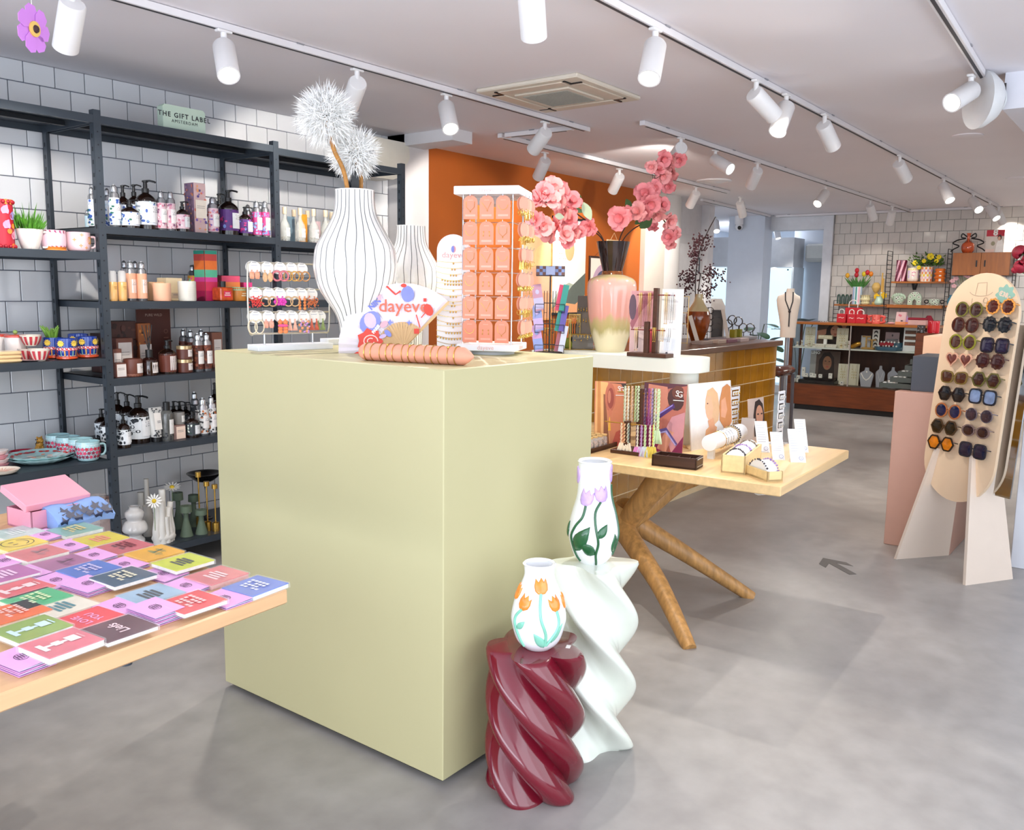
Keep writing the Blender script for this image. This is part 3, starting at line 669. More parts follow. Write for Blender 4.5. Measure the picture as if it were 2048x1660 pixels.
# ============================================================ goods on the metal shelving
def at_z(cx, Y, z):
    y = 600
    for _ in range(6): p = ony(cx, y, Y); y -= (z-p.z)/mpp(p)
    return ony(cx, y, Y)
def wrapprint(t, mp, items, name='label', rough=.5, lift=.0006, step=.00012):
    b = B(); ms = []; ix = {}
    for j, it in enumerate(items):
        h = it[-1]; k = lift+j*step
        if h not in ix: ix[h] = len(ms); ms.append(mat(h, rough, var=.04, scale=40))
        b.mi = ix[h]
        if it[0] == 'r':
            u0, u1, z0, z1 = it[1:5]; n = max(1, int(abs(u1-u0)/.28))
            for i in range(n):
                a, c = u0+(u1-u0)*i/n, u0+(u1-u0)*(i+1)/n; b.poly([mp(a, z0, k), mp(c, z0, k), mp(c, z1, k), mp(a, z1, k)])
        else: flatpoly(b, it[1], [mp(u, z, k) for u, z in it[1]])
    return b.out(name, ms, t, 0)
def blots(rs, u0, u1, z0, z1, cols, n, r, rad):
    return [('p', ell(rs.uniform(u0, u1), rs.uniform(z0, z1), r*rs.uniform(.5, 1.2)/rad, r*rs.uniform(.5, 1.2), 7, rot=0), rs.choice(cols)) for _ in range(n)]
def words(uc, zc, w, h, n, col='#8a8a92'):
    return [('r', uc-w*(.5-.12*(i % 2)), uc+w*(.5-.1*((i+1) % 2)), zc+h*(.5-i/n)-h*.12/n, zc+h*(.5-i/n)+h*.28/n, col) for i in range(n)]
FACE = -pi/2+.12
def spray(t, r, h, pal, rs, cap=SILV, body=None, label=True):
    pr = [(r*.9, 0), (r*.97, h*.015), (r*.97, h*.05), (r, h*.055), (r, h*.70), (r*.97, h*.705), (r*.95, h*.77), (r*.62, h*.83)]
    B().lathe(pr, c1=True, seg=22).out('can', body or SILV, t, 50)
    B().lathe([(r*.6, h*.825), (r*.6, h*.93), (r*.5, h*.965), (r*.28, h*.98), (r*.26, h), (.001, h)], seg=16, c0=False, c1=False).out('cap', cap, t, 50)
    mp = surf(pr, FACE); it = [('r', -2, 2, h*.06, h*.69, pal[0])]
    if len(pal) > 1: it += blots(rs, -1.9, 1.9, h*.56, h*.66, pal[1:], 12, h*.035, r)+blots(rs, -1.9, 1.9, h*.09, h*.2, pal[1:], 12, h*.035, r)+blots(rs, -1.9, -.7, h*.2, h*.56, pal[1:], 10, h*.035, r)
    if label: it += [('r', -.62, .75, h*.2, h*.54, '#f3efec')]+words(.1, h*.42, .9, h*.09, 3)
    wrapprint(t, mp, it)
def pump(t, r, h, pal, rs, glassc='#1c0f0a', lab='#eef0f2', turn=.5, lz=(.10, .56)):
    g = gloss(glassc, .08, var=.1); sh = h*.60
    pr = smoothprof([(r*.96, 0), (r, h*.02), (r, h*.5), (r, sh), (r*.72, h*.68), (r*.34, h*.735), (r*.30, h*.75)], 3)
    B().lathe(pr, seg=24).out('bottle', g, t, 50)
    b = B(); b.lathe([(r*.36, h*.745), (r*.36, h*.83), (r*.22, h*.84), (r*.2, h*.95), (r*.3, h*.955), (r*.3, h*.985), (.001, h)], seg=16, c1=False)
    c_, s_ = cos(FACE+turn), sin(FACE+turn)
    b.tube([(r*.2*-c_, r*.2*-s_, h*.975), (r*.5*c_, r*.5*s_, h*.985), (r*.95*c_, r*.95*s_, h*.965), (r*1.08*c_, r*1.08*s_, h*.95)], r*.1, 7); b.out('pump_head', BLACK, t, 50)
    mp = surf(pr, FACE); it = [('r', -2.1, 2.1, h*lz[0], h*lz[1], pal[0])]
    if pal[1:]: it += blots(rs, -2, -.5, h*(lz[0]+.03), h*(lz[1]-.03), pal[1:], 16, h*.045, r)+blots(rs, -.5, 1.9, h*(lz[1]-.06), h*(lz[1]-.01), pal[1:], 8, h*.03, r)
    it += [('r', -.35, 1.15, h*(lz[0]+.05), h*(lz[1]-.07), lab)]+words(.42, h*(lz[0]+lz[1])/2+h*.05, .8, h*.12, 3)
    wrapprint(t, mp, it)
def pot(t, r, h, col, lab=None, lid=None, rough=.4, ribs=0, taper=1, extra=None):
    pr = [(r*.93*taper, 0), (r*taper, h*.05), (r, h*.9), (r*.97, h*.96)]
    m = mat(col, rough, var=.04)
    if lid: B().lathe([(.001, 0)]+[(a, b*.78) for a, b in pr], c0=False, seg=24).out('jar', m, t, 45); B().lathe([(r*1.0, h*.76), (r*1.0, h), (.001, h)], seg=24, c1=False).out('lid', lid, t, 40)
    else: vessel([(a, b) for a, b in pr], m, t, 'jar', r*.08, 26)
    mp = surf(pr, FACE); it = list(extra or [])
    if lab: it += [('r', -.2, 1.2, h*.2, h*.72, lab)]+words(.5, h*.48, .7, h*.14, 2)
    for k in range(ribs): it.append(('r', -.6, 1.1, h*(.2+.09*k), h*(.205+.09*k), '#c9b8ac'))
    if it: wrapprint(t, mp, it)
def carton(t, w, d, h, fr, sd, lab=None, blot=None, rs=random, rz=0, top=None):
    b = B().box((0, d/2, h/2), (w, d, h), bev=min(w, d, h)*.02); b.out('carton', mat(sd, .5, var=.08, scale=60), t, 30)
    it = [(rct(-w/2+.001, .001, w/2-.001, h-.001), fr)]
    if blot: it += [(ell(rs.uniform(-w*.42, w*.42), rs.uniform(h*.06, h*.94), w*.1*rs.uniform(.5, 1.2), w*.1*rs.uniform(.5, 1.3), 7), rs.choice(blot)) for _ in range(26)]
    if lab: u0, z0, u1, z1, c = lab; it += [(rct(u0*w, z0*h, u1*w, z1*h), c)]+[(rct((u0+.1)*w, (z0+(z1-z0)*q)*h, (u1-.15)*w, (z0+(z1-z0)*q)*h+.0025), '#9a8f8a') for q in (.55, .65)]
    decal('front_print', it, flatmap((0, 0, 0), (1, 0, 0), (0, 0, 1), (0, -1, 0)), t)
    it = []
    if blot: it = [(ell(rs.uniform(.06*d, .94*d), rs.uniform(h*.04, h*.96), d*.08*rs.uniform(.5, 1.2), d*.08*rs.uniform(.5, 1.3), 6), rs.choice(blot)) for _ in range(50)]
    if top: it += [(rct(.02*d, z0*h, .98*d, z1*h), c) for z0, z1, c in top]
    if it: decal('side_print', it, flatmap((-w/2, 0, 0), (0, 1, 0), (0, 0, 1), (-1, 0, 0)), t)
    if top: decal('band_print', [(rct(-w/2+.001, z0*h, w/2-.001, z1*h), c) for z0, z1, c in top], flatmap((0, -.0006, 0), (1, 0, 0), (0, 0, 1), (0, -1, 0)), t)
def handle(t, r, h, ang, m, zc=.5, sz=.55, th=.0055, out=.62):
    c_, s_ = cos(ang), sin(ang); b = B()
    b.tube(smooth3([(r*.93*c_, r*.93*s_, h*(zc+sz*.5)), (r*(1+out*.75)*c_, r*(1+out*.75)*s_, h*(zc+sz*.5)), (r*(1+out)*c_, r*(1+out)*s_, h*zc), (r*(1+out*.6)*c_, r*(1+out*.6)*s_, h*(zc-sz*.45)), (r*.93*c_, r*.93*s_, h*(zc-sz*.5))], 4), th, 8)
    b.out('handle', m, t, 60)
BLUEF = ['#e8eef6', '#2d55a8', '#1f6b57', '#3f63b5', '#cfe3ef']; PINKF = ['#e9c7cf', '#c8637a', '#d98aa0', '#f0dfe0', '#8a5a7a']
FLO = ['#e9a06a', '#7d63b0', '#e07f6a', '#c79ac0', '#5f4f8f']; STRP = ['#5a2c7a', '#7f97d8', '#c0307a', '#3b2a55']; CANS = ['#d8458a', '#9fb3e6', '#7f97d8']
LEOP = ['#6a3526', '#8d4c33', '#4a241a']; ZEB = ['#e9edf0', '#20242b', '#2a3038']; BW = ['#3b3f44', '#e8e8e6', '#202226', '#8d8f90']
def put(name, cx, w, h, z, dy, lab, cat, group=None, rz=0):
    p = at_z(cx, SF+dy, z); s = mpp(p+V((0, 0, .1))); t = thing(name, lab, cat, (p.x, p.y, z+.0005), rz, group); return t, w*s/2, h*s
RS = random.Random(3)
def many(z, rows, group):
    for (kind, cx, w, h, dy, pal, lab) in rows:
        nm, cat = {'S': ('spray_can', 'spray can'), 'P': ('pump_bottle', 'bottle')}[kind]
        t, r, hh = put(nm, cx, w, h, z, dy, lab, cat, group)
        if kind == 'S': spray(t, r, hh, pal, RS)
        else: pump(t, r, hh, pal, RS, turn=RS.uniform(.2, .9))
Z1, Z2, Z3, Z4, Z5 = BAY2
many(Z1, [('S', 176, 10, 38, .33, ['#bcd6e2'], 'small pale blue bottle peeping out left of the shelf post, top shelf'), ('S', 186, 14, 82, .26, BLUEF, 'blue floral spray can left of the shelf post on the top shelf'),
 ('S', 217, 15, 82, .28, BLUEF, 'blue floral spray can behind another, right of the shelf post'), ('S', 231, 20, 85, .10, BLUEF, 'blue floral spray can in front, right of the shelf post'),
 ('P', 249, 27, 90, .28, BLUEF, 'dark pump bottle at the back behind the small blue pump bottle'), ('P', 271, 27, 92, .25, BLUEF, 'dark pump bottle at the back left of the big blue one'),
 ('P', 261, 35, 57, .09, BLUEF, 'small blue floral pump bottle in front on the top shelf'), ('P', 294, 39, 98, .11, BLUEF, 'big blue floral pump bottle on the top shelf'),
 ('S', 324, 19, 79, .09, PINKF, 'pink floral spray can next to the big blue pump bottle'), ('S', 343, 18, 79, .08, PINKF, 'pink floral spray can left of the small floral pump bottle'),
 ('P', 366, 25, 60, .06, PINKF, 'small dark pump bottle with pink floral label before the floral carton'), ('S', 427, 21, 73, .07, PINKF[:3]+FLO[1:3], 'floral spray can right of the tall floral carton'),
 ('P', 440, 26, 86, .3, STRP, 'dark pump bottle at the back beside the rear shelf post'), ('P', 458, 39, 89, .09, STRP, 'big dark pump bottle with violet striped label'),
 ('P', 491, 27, 58, .07, STRP, 'small dark pump bottle with white label near the second post'), ('S', 497, 15, 68, .28, CANS, 'pink and blue spray can standing back behind the small pump bottle'),
 ('S', 514, 19, 71, .07, CANS, 'pink and blue spray can, left one of the front pair'), ('S', 531, 18, 72, .07, CANS, 'pink and blue spray can beside the second shelf post'), ('S', 522, 15, 70, .27, CANS, 'pink and blue spray can standing behind the front pair')], 'bath products on the top shelf')
t, r, h = put('gift_carton', 402, 27, 98, Z1, .06, 'tall carton with lilac and orange blossom print', 'box'); carton(t, 2*r, .085, h, '#d8b6b4', '#8d6f86', (-.42, .3, .48, .66, '#f1e6d6'), FLO, RS)
many(Z2, [('S', 251, 15, 79, .25, ['#d9d2cb'], 'plain silver spray can at the back on the second shelf'), ('S', 263, 21, 79, .10, ['#f0b392'], 'peach spray can standing left in the peach pair'),
 ('S', 273, 15, 78, .26, ['#f0b392'], 'peach spray can hidden at the back between the pair'), ('S', 285, 20, 78, .09, ['#f0b392'], 'peach spray can next to the peach carton'),
 ('S', 387, 19, 71, .25, ['#e9a93e', '#6fc7a2', '#e8477a'], 'spray can with yellow and green label behind the white candle')], 'bath products on the second shelf')
for cx, lab in ((227, 'yellow peach bottle beside the shelf post'), (246, 'yellow peach bottle with clear cap before the silver can')):
    t, r, h = put('body_oil_bottle', cx, 17, 60, Z2, .06, lab, 'bottle', 'peach oil bottles')
    B().lathe([(r*.94, 0), (r, h*.03), (r, h*.62), (r*.93, h*.63)], seg=22).out('bottle', gloss('#efba73', .2), t, 45); B().lathe([(r*.9, h*.63), (r*.9, h*.95), (r*.6, h), (.001, h)], seg=18, c0=False, c1=False).out('cap', glass('#f2f2f2', .45), t, 45)
    wrapprint(t, surf([(r, 0), (r, h)], FACE), words(.1, h*.4, 1.0, h*.12, 2, '#b98a4a'))
def cart(cx, w, h, z, dy, dp, lbl, fr, sd, **k):
    t, r, hh = put("gift_carton", cx, w, h, z, dy, lbl, "box"); carton(t, 2*r, dp, hh, fr, sd, rs=RS, **k); return t
cart(314, 33, 37, Z2, .16, .08, 'peach carton behind the peach candle', '#f2c191', '#f2c191'); cart(350, 35, 45, Z2, .15, .09, 'cream carton between the two candles', '#f1ddb4', '#eedcb6', lab=(-.2, .1, .45, .35, '#cbb59c'))
t, r, h = put('candle_jar', 325, 34, 37, Z2, .045, 'peach ribbed candle jar on the second shelf', 'candle'); pot(t, r, h, '#f4bd9c', ribs=6, rough=.5)
t, r, h = put('candle_jar', 375, 35, 41, Z2, .045, 'off-white ribbed candle jar on the second shelf', 'candle'); pot(t, r, h, '#e3e0d6', ribs=6, rough=.5)
cart(424, 28, 99, Z2, .09, .10, 'tall rainbow coloured carton with a black ribbon', '#d0502f', '#7d2f2a', top=[(0, .2, '#b31f5a'), (.2, .38, '#d8365f'), (.38, .47, '#e0459a'), (.47, .62, '#5fc19a'), (.62, .8, '#f07a35'), (.8, .93, '#c94a45'), (.93, 1, '#2f9a84'), (.0, .0, '#141416')])
t, r, h = put('reed_bottle', 446, 30, 39, Z2, .05, 'square red and orange bottle with black cap', 'bottle')
B().box((0, 0, h*.35), (2*r, 2*r, h*.7), bev=r*.15).out('bottle', gloss('#d2562a', .1, var=.35, scale=30), t, 40); B().lathe([(r*.42, h*.7), (r*.42, h), (.001, h)], c1=False).out('cap', BLACK, t, 40)
decal('label', [(rct(-.5*r, .2*h, .6*r, .5*h), '#e8365f'), (rct(-.4*r, .28*h, .5*r, .33*h), '#f6e3dc'), (rct(-.3*r, .38*h, .4*r, .43*h), '#f6e3dc')], flatmap((0, -r, 0), (1, 0, 0), (0, 0, 1), (0, -1, 0)), t)
cart(463, 43, 49, Z2, .18, .09, 'pink orange and green carton behind the square bottle', '#e9577a', '#e0455f', top=[(0, .55, '#8fd9a8'), (.55, .75, '#f08a4a')])
t, r, h = put('candle_jar', 476.5, 31, 28, Z2, .05, 'amber and green glass candle by the earring rack', 'candle'); pot(t, r, h, '#d98a3a', extra=[('r', -1.5, 1.5, h*.75, h*.97, '#9fd8ac'), ('r', -.3, .9, h*.35, h*.42, '#fbe9c8'), ('r', -.2, .8, h*.5, h*.57, '#fbe9c8')])
cart(497, 20, 36, Z2, .16, .08, 'small pink and green carton behind the earring rack', '#e0458a', '#d8457f', top=[(0, .6, '#8fd9a8')])
t, r, h = put('candle_jar', 508, 30, 28, Z2, .05, 'green and amber glass candle seen through the earring rack', 'candle'); pot(t, r, h, '#d9742a', extra=[('r', -1.5, 1.5, h*.5, h*.97, '#9fe0a0')])
# third shelf: brown leopard range
cart(252, 52, 101, Z3, .30, .10, 'large dark brown leopard carton beside the shelf post', '#4a2822', '#3b211e', blot=['#321a17', '#5a322a'])
cart(214, 26, 78, Z3, .33, .09, 'dark brown carton partly hidden left of the shelf post', '#3f2626', '#3a2424')
cart(292, 27, 95, Z3, .28, .09, 'tall orange leopard carton behind the reed diffuser', '#a85f2f', '#8d4a2a', lab=(-.45, .02, .48, .56, '#ecdfd6'), blot=['#3d1d14', '#d88a3a', '#6a2f1c'])
t, r, h = put('display_card', 311, 72, 116, Z3, .43, 'brown display card standing at the back of the third shelf', 'card')
B().box((0, 0, h/2), (2*r, .006, h)).out('board', mat('#5d2c22', .5), t); text('PURE WILD', r*.2, (0, -.003, h*.9), (1, 0, 0), (0, 0, 1), (0, -1, 0), mat('#c9a89a', .6), t); decal('logo', [(ell(r*.7, h*.62, r*.12), '#8a5a4a'), (ell(r*.7, h*.62, r*.09), '#5d2c22'), (rct(r*.55, h*.5, r*.85, h*.52), '#8a5a4a')], flatmap((0, -.003, 0), (1, 0, 0), (0, 0, 1), (0, -1, 0)), t)
cart(252, 35, 72, Z3, .18, .08, 'framed brown carton with big white label, third shelf', '#7a4a3c', '#6a3d32', lab=(-.38, .1, .42, .88, '#efe6df'))
cart(237, 18, 54, Z3, .12, .06, 'narrow carton with white label by the shelf post', '#7a4a3c', '#6a3d32', lab=(-.4, .1, .45, .85, '#efe6df'))
cart(244, 23, 29, Z3, .03, .06, 'little square carton with white label in front by the post', '#6d3f33', '#6a3d32', lab=(-.42, .06, .42, .92, '#f0e8e2'))
t, r, h = put('candle_jar', 267, 36, 37, Z3, .05, 'brown leopard candle with white label on the third shelf', 'candle'); pot(t, r, h, '#6a3a2c', lab='#f0e8e4', extra=[('r', -1.6, 1.6, h*.04, h*.16, '#8d5a48')])
t, r, h = put('reed_diffuser', 300, 31, 52, Z3, .05, 'dark reed diffuser bottle with black sticks', 'diffuser')
pr = smoothprof([(r*.95, 0), (r, h*.05), (r, h*.52), (r*.85, h*.62), (r*.45, h*.68), (r*.42, h*.7)], 3); B().lathe(pr, seg=24).out('bottle', gloss('#2a1410', .08), t, 50); B().lathe([(r*.45, h*.69), (r*.45, h*.98), (.001, h*.98)], c1=False).out('collar', BLACK, t, 40)
wrapprint(t, surf(pr, FACE), [('r', -.3, 1.0, h*.1, h*.5, '#f0e8e4')]+words(.35, h*.35, .5, h*.08, 2))
for a, q in ((-.5, .2), (-.1, .5), (.35, .1), (.2, .8)): B().cyl((0, 0, h*.9), (a*r*1.6, q*r*.4, h*1.92), .0022, seg=6).out('reed', BLACK, t)
t, r, h = put('pump_bottle', 336, 33, 67, Z3, .07, 'brown pump bottle with gold-black pump on the third shelf', 'bottle'); pump(t, r, h, ['#6a3426'], RS, lab='#f0e8e4', turn=1.9, lz=(.06, .6))
for k, (yb, lab) in enumerate(((0, 'lower jar of the gold-lidded stack'), (1, 'upper jar of the gold-lidded stack'))):
    t, r, h = put('cream_jar', 370, 30, 26.5, Z3, .06, lab, 'jar', 'gold-lidded jars'); t.location.z += yb*(h+.001); pot(t, r, h, '#5a2c20', lab='#f0e8e4', lid=mat('#cdb48a', .25, .6, var=.1))
many(Z3, [('S', 369, 17, 78, .30, LEOP, 'brown spray can at the back above the jar stack'), ('S', 383, 17, 77, .24, LEOP, 'brown spray can second row behind the front pair'), ('S', 397, 20, 76, .07, LEOP, 'brown leopard spray can, left one at the front'), ('S', 414.5, 19, 75, .07, LEOP, 'brown leopard spray can touching the olive plinth edge'), ('S', 404, 16, 76, .26, LEOP, 'brown spray can between the two front ones at the back')], 'leopard spray cans')
cart(436, 24, 70, Z3, .2, .08, 'brown carton half covered by the plinth corner', '#8d5a48', '#7a4a3c', lab=(-.3, .1, .4, .8, '#efe6df'))
# fourth shelf: black and white range
many(Z4, [('P', 205, 26, 64, .32, ZEB, 'striped pump bottle farther left of the shelf post, fourth shelf'), ('P', 216, 26, 64, .20, ZEB, 'striped pump bottle right against the post, fourth shelf'),
 ('P', 238, 30, 96, .28, ZEB, 'tall pump bottle just behind the shelf post'), ('P', 257, 30, 93, .23, ZEB, 'tall pump bottle in the middle of the row of three'), ('P', 279, 40, 95, .12, ZEB, 'large pump bottle with wavy black lines and white label'),
 ('P', 249, 25, 66, .04, ZEB, 'small pump bottle in front beside the shelf post'), ('P', 386, 26, 52, .06, BW[:1]+['#1c3a30', '#dfe6da'], 'small black pump bottle with leaf print'),
 ('P', 349, 20, 62, .30, BW, 'black pump bottle behind the black-capped bottle'), ('P', 361, 20, 60, .30, BW, 'black pump bottle behind the glass candle'), ('P', 373, 20, 58, .28, BW, 'black pump bottle behind the small leaf pump bottle'), ('P', 432, 24, 88, .30, LEOP, 'brown pump bottle at the plinth corner, fourth shelf'),
 ('S', 407, 21, 76, .07, BW[1:2]+['#c87a4a', '#2a2c30', '#2a2c30'], 'grey patterned spray can left of its twin, fourth shelf'), ('S', 424, 18, 77, .07, BW[1:2]+['#c87a4a', '#2a2c30', '#2a2c30'], 'grey patterned spray can at the plinth corner, fourth shelf'), ('S', 391, 17, 78, .25, BW, 'grey spray can behind the small leaf pump bottle')], 'black and white bath products')
t, r, h = put('cream_tube', 313, 29, 69, Z4, .08, 'grey printed cream tube standing on its black cap', 'tube')
b = B(); L_ = []
for q in range(9): f = q/8; L_.append([b._v((r*(.72+.28*f)*cos(2*pi*i/20), r*(.72*(1-f)+.04)*sin(2*pi*i/20), h*(.14+.86*f))) for i in range(20)])
b.skin(L_); b.out('tube', mat('#d9d8d4', .35), t, 50); B().lathe([(r*.66, 0), (r*.66, h*.14)], seg=20).out('cap', BLACK, t, 40)
it = [(ell(RS.uniform(-.7, .7)*r, RS.choice((RS.uniform(.16, .34), RS.uniform(.86, .97)))*h, r*.13, r*.1, 6), RS.choice(['#2a2c30', '#55585c'])) for _ in range(26)]+[(rct(-.45*r, .36*h, .6*r, .84*h), '#efeae4'), (rct(-.1*r, .6*h, .45*r, .615*h), '#77777c'), (rct(-.1*r, .56*h, .4*r, .575*h), '#77777c')]
decal('label', it, lambda u, v, k: V((u, -r*(.72*(1-(v/h-.14)/.86)+.04)*math.sqrt(max(0, 1-(u/(r*(.72+.28*(v/h-.14)/.86)))**2))-.002-k, v)), t)
t, r, h = put('shampoo_bottle', 335.5, 24, 78, Z4, .07, 'clear patterned bottle with tall black cap', 'bottle')
pr = smoothprof([(r*.96, 0), (r, h*.02), (r, h*.6), (r*.9, h*.72), (r*.55, h*.78)], 3); B().lathe(pr, seg=22).out('bottle', gloss('#595a58', .1, var=.3, scale=50), t, 50); B().lathe([(r*.56, h*.77), (r*.56, h*.99), (.001, h)], c1=False).out('cap', BLACK, t, 40); wrapprint(t, surf(pr, FACE), blots(RS, -1.6, 1.6, h*.04, h*.2, ['#222', '#2a2c30'][1:], 12, h*.03, r)+[('r', -.3, 1.0, h*.18, h*.55, '#eeebe8')]+words(.35, h*.42, .6, h*.06, 2))
cart(360.5, 26, 28, Z4, .05, .07, 'peach carton below the glass candle, fourth shelf', '#8a6f6a', '#a07a72', lab=(-.3, .04, .46, .92, '#f3d8c6'))
t, r, h = put('candle_jar', 359.5, 22, 25, Z4, .09, 'glass candle stacked on the peach carton', 'candle'); t.location.z += 28*mpp(V(t.location)); pot(t, r, h, '#8d8a86', lab='#eceae6')
# bottom shelf
t, r, h = put('bubble_vase', 272, 48, 80, Z5, .14, 'glossy white bubble vase on the bottom shelf', 'vase')
vessel(smoothprof([(r*.5, 0), (r*.72, h*.08), (r*.72, h*.16), (r*.5, h*.25), (r*.95, h*.36), (r, h*.47), (r*.8, h*.6), (r*.6, h*.64), (r*.76, h*.76), (r*.72, h*.86), (r*.42, h*.94), (r*.46, h)], 5), gloss('#e3e0de', .08), t)
t, r, h = put('finger_vase', 328, 52, 107, Z5, .08, 'white ceramic vase of clustered tubes holding daisies', 'vase'); b = B()
for k, (x, y, hh, rr) in enumerate(((-.7, -.2, .75, .22), (-.3, -.4, .8, .22), (.05, .1, 1.0, .22), (.45, -.2, .66, .2), (.75, .1, .74, .2), (.1, -.5, .5, .18))):
    b.tube(smooth3([(x*r*.8, y*r*.6, .0), (x*r*1.0, y*r*.7, h*hh*.3), (x*r*.8, y*r*.6, h*hh*.7), (x*r*.95, y*r*.7, h*hh)], 4), [rr*r*1.25*(1.25-.35*min(1, i/6)) for i in range(13)], 12)
b.out('tubes', mat('#e6e3dc', .6), t, 60)
B().ball((0, 0, h*.1), (r*.98, r*.62, h*.12)).out('base', mat('#e6e3dc', .6), t, 60)
def daisy(px, py, Y, lab, L_=.2, R_=.022, up=0):
    p = ony(px, py, Y); t = thing('daisy', lab, 'flower', p, 0, 'artificial daisies'); n = (CAM-p).normalized(); n = (n+V((0, 0, up))).normalized(); Mq = n.to_track_quat('Z', 'Y').to_matrix().to_4x4(); b = B()
    for k in range(13): b.prism([(R_*.2, -.002), (R_*.9, -.005), (R_*1.25, 0), (R_*.9, .005), (R_*.2, .002)], .001, Mq @ Matrix.Rotation(2*pi*k/13, 4, 'Z') @ Matrix.Rotation(-.15, 4, 'Y'))
    b.out('petals', mat('#f6f4ee', .6), t); B().ball((0, 0, 0), R_*.36, 10, 6).out('heart', mat('#e6c22e', .6), t); B().tube([(0, 0, 0), (.005, .01, -L_)], .0015, 5).out('stem', mat('#6d8a4a', .6), t)
daisy(308, 1002, SF+.05, 'white daisy facing out of the clustered vase', R_=.034); daisy(344, 975, SF+.16, 'white daisy with drooping petals above the clustered vase', R_=.038, up=2.2)
CE = mat('#dcd6cc', .5)
for nm, cx, w, h, dy, lab in (('cylinder_vase', 297, 11, 108, .33, 'slim white cylinder vase behind the clustered vase'), ('ribbed_vase', 297, 22, 62, .25, 'cream ribbed vase between bubble vase and clustered vase'), ('tumbler', 285, 16, 80, .36, 'cream tumbler behind the bubble vase'), ('rose_vase', 224, 40, 96, .25, 'blush glass vase behind the shelf post')):
    t, r, h = put(nm, cx, w, h, Z5, dy, lab, 'vase'); vessel(smoothprof([(r*.8, 0), (r, h*.2), (r*.95, h*.6), (r*.8, h*.85), (r*.85, h)], 4), CE if nm != 'rose_vase' else gloss('#b79a94', .15), t)
GS = mat('#5d6d5a', .7, var=.04)
for cx, w, h, dy, lab in ((358, 22, 76, .26, 'sage green candlestick at the back left'), (373.5, 25, 64, .09, 'taller sage green candlestick in front'), (389, 22, 66, .24, 'sage green candlestick at the back right'), (403.5, 24, 51, .07, 'short sage green candlestick near the gold ones')):
    t, r, h = put('candlestick', cx, w, h, Z5, dy, lab, 'candle holder', 'sage candlesticks'); B().lathe(smoothprof([(r, 0), (r, h*.03), (r*.75, h*.25), (r*.42, h*.55), (r*.42, h*.72), (r*.45, h*.75)], 4)+[(r*.95, h*.77), (r*.9, h*.97), (r*.4, h*.97), (r*.35, h*.9), (.001, h*.9)], seg=28, c1=False).out('body', GS, t, 50)
for cx, h, dy, lab in ((400, 112, .2, 'thin gold candle holder, tallest of three'), (416, 100, .1, 'thin gold candle holder in the middle of three'), (432, 95, .06, 'thin gold candle holder by the plinth')):
    t, r, h = put('gold_candlestick', cx, 14, h, Z5, dy, lab, 'candle holder', 'gold candlesticks'); B().lathe([(r, 0), (r, h*.18), (r*.2, h*.2), (r*.2, h*.9), (r*.8, h*.91), (r*.8, h), (.001, h)], seg=20, c1=False).out('body', GOLD, t, 40)
t, r, h = put('metal_bowl', 412, 66, 96, Z5, .34, 'dark metal footed bowls at the back of the bottom shelf', 'bowl'); t['label'] = 'dark metal footed bowl at the back of the bottom shelf'
B().lathe(smoothprof([(r*.4, 0), (r*.38, h*.02), (r*.05, h*.06), (r*.05, h*.75), (r*.5, h*.8), (r, h*.95), (r*1.0, h*.97)], 4)+[(r*.9, h*.95), (.001, h*.84)], seg=32, c1=False).out('body', mat('#33302f', .2, .8), t, 50)
t, r, h = put('glass_pitcher', 199, 46, 110, Z5, .22, 'clear glass pitcher on the bottom shelf left of the post', 'pitcher'); vessel(smoothprof([(r*.7, 0), (r, h*.25), (r*.9, h*.6), (r*.65, h*.85), (r*.8, h)], 4), glass('#d9c9c2', .35), t); handle(t, r, h, pi, glass('#d9c9c2', .5), .6, .5, .006)
# decanters with dried flowers, third bay
for cx, dy, lab in ((570, .07, 'glass decanter beside the second shelf post'), (601, .08, 'glass decanter before the orange card'), (628, .09, 'glass decanter before the pink card'), (652, .10, 'glass decanter touching the tall striped vase'), (589, .27, 'rear glass decanter by the blue card'), (664, .28, 'rear glass decanter by the tall striped vase'), (616, .26, 'rear glass decanter right of the orange card')):
    t, r, h = put('glass_decanter', cx, 21, 67, BAY3[0], dy, lab, 'bottle', 'decanters with dried flowers')
    pr = smoothprof([(r*.9, 0), (r, h*.05), (r, h*.42), (r*.75, h*.55), (r*.35, h*.68), (r*.35, h*.82)], 4); vessel(pr, glass('#e8ebe6', .3), t, 'bottle', .003, 20, depth=h*.8)
    B().lathe([(r*.38, h*.80), (r*.42, h*.83), (r*.42, h), (.001, h)], seg=14, c1=False).out('stopper', mat('#e8d3b4', .6), t, 40); b = B()
    for k in range(16): a = RS.uniform(0, 6.28); q = RS.uniform(.1, .75)*r; b.ball((q*cos(a), q*sin(a), RS.uniform(.05, .16)*h), r*.16, 6, 4)
    b.out('dried_flowers', mat('#8d7a55', .8, var=.5, scale=80), t, 0, kind='stuff'); wrapprint(t, surf(pr, FACE), [('r', -.5, .9, h*.14, h*.4, '#f4f1ec')]+words(.2, h*.3, .9, h*.06, 2), 'paper_tag')
for cx, w, h, c, lab in ((583, 18, 52, '#6f8796', 'blue print card behind the decanters'), (607, 20, 58, '#f0a02e', 'orange print card behind the decanters'), (633, 21, 46, '#d8b9bd', 'pink print card behind the decanters'), (655, 20, 48, '#c9c5bd', 'grey print card behind the decanters'), (676, 18, 60, '#54707d', 'dark teal print card by the striped vase')):
    t, r, h = put('print_card', cx, w, h, BAY3[0], .19, lab, 'card', 'print cards behind the decanters'); B().box((0, 0, h/2), (2*r, .003, h)).out('board', mat(c, .5, var=.12, scale=30), t)
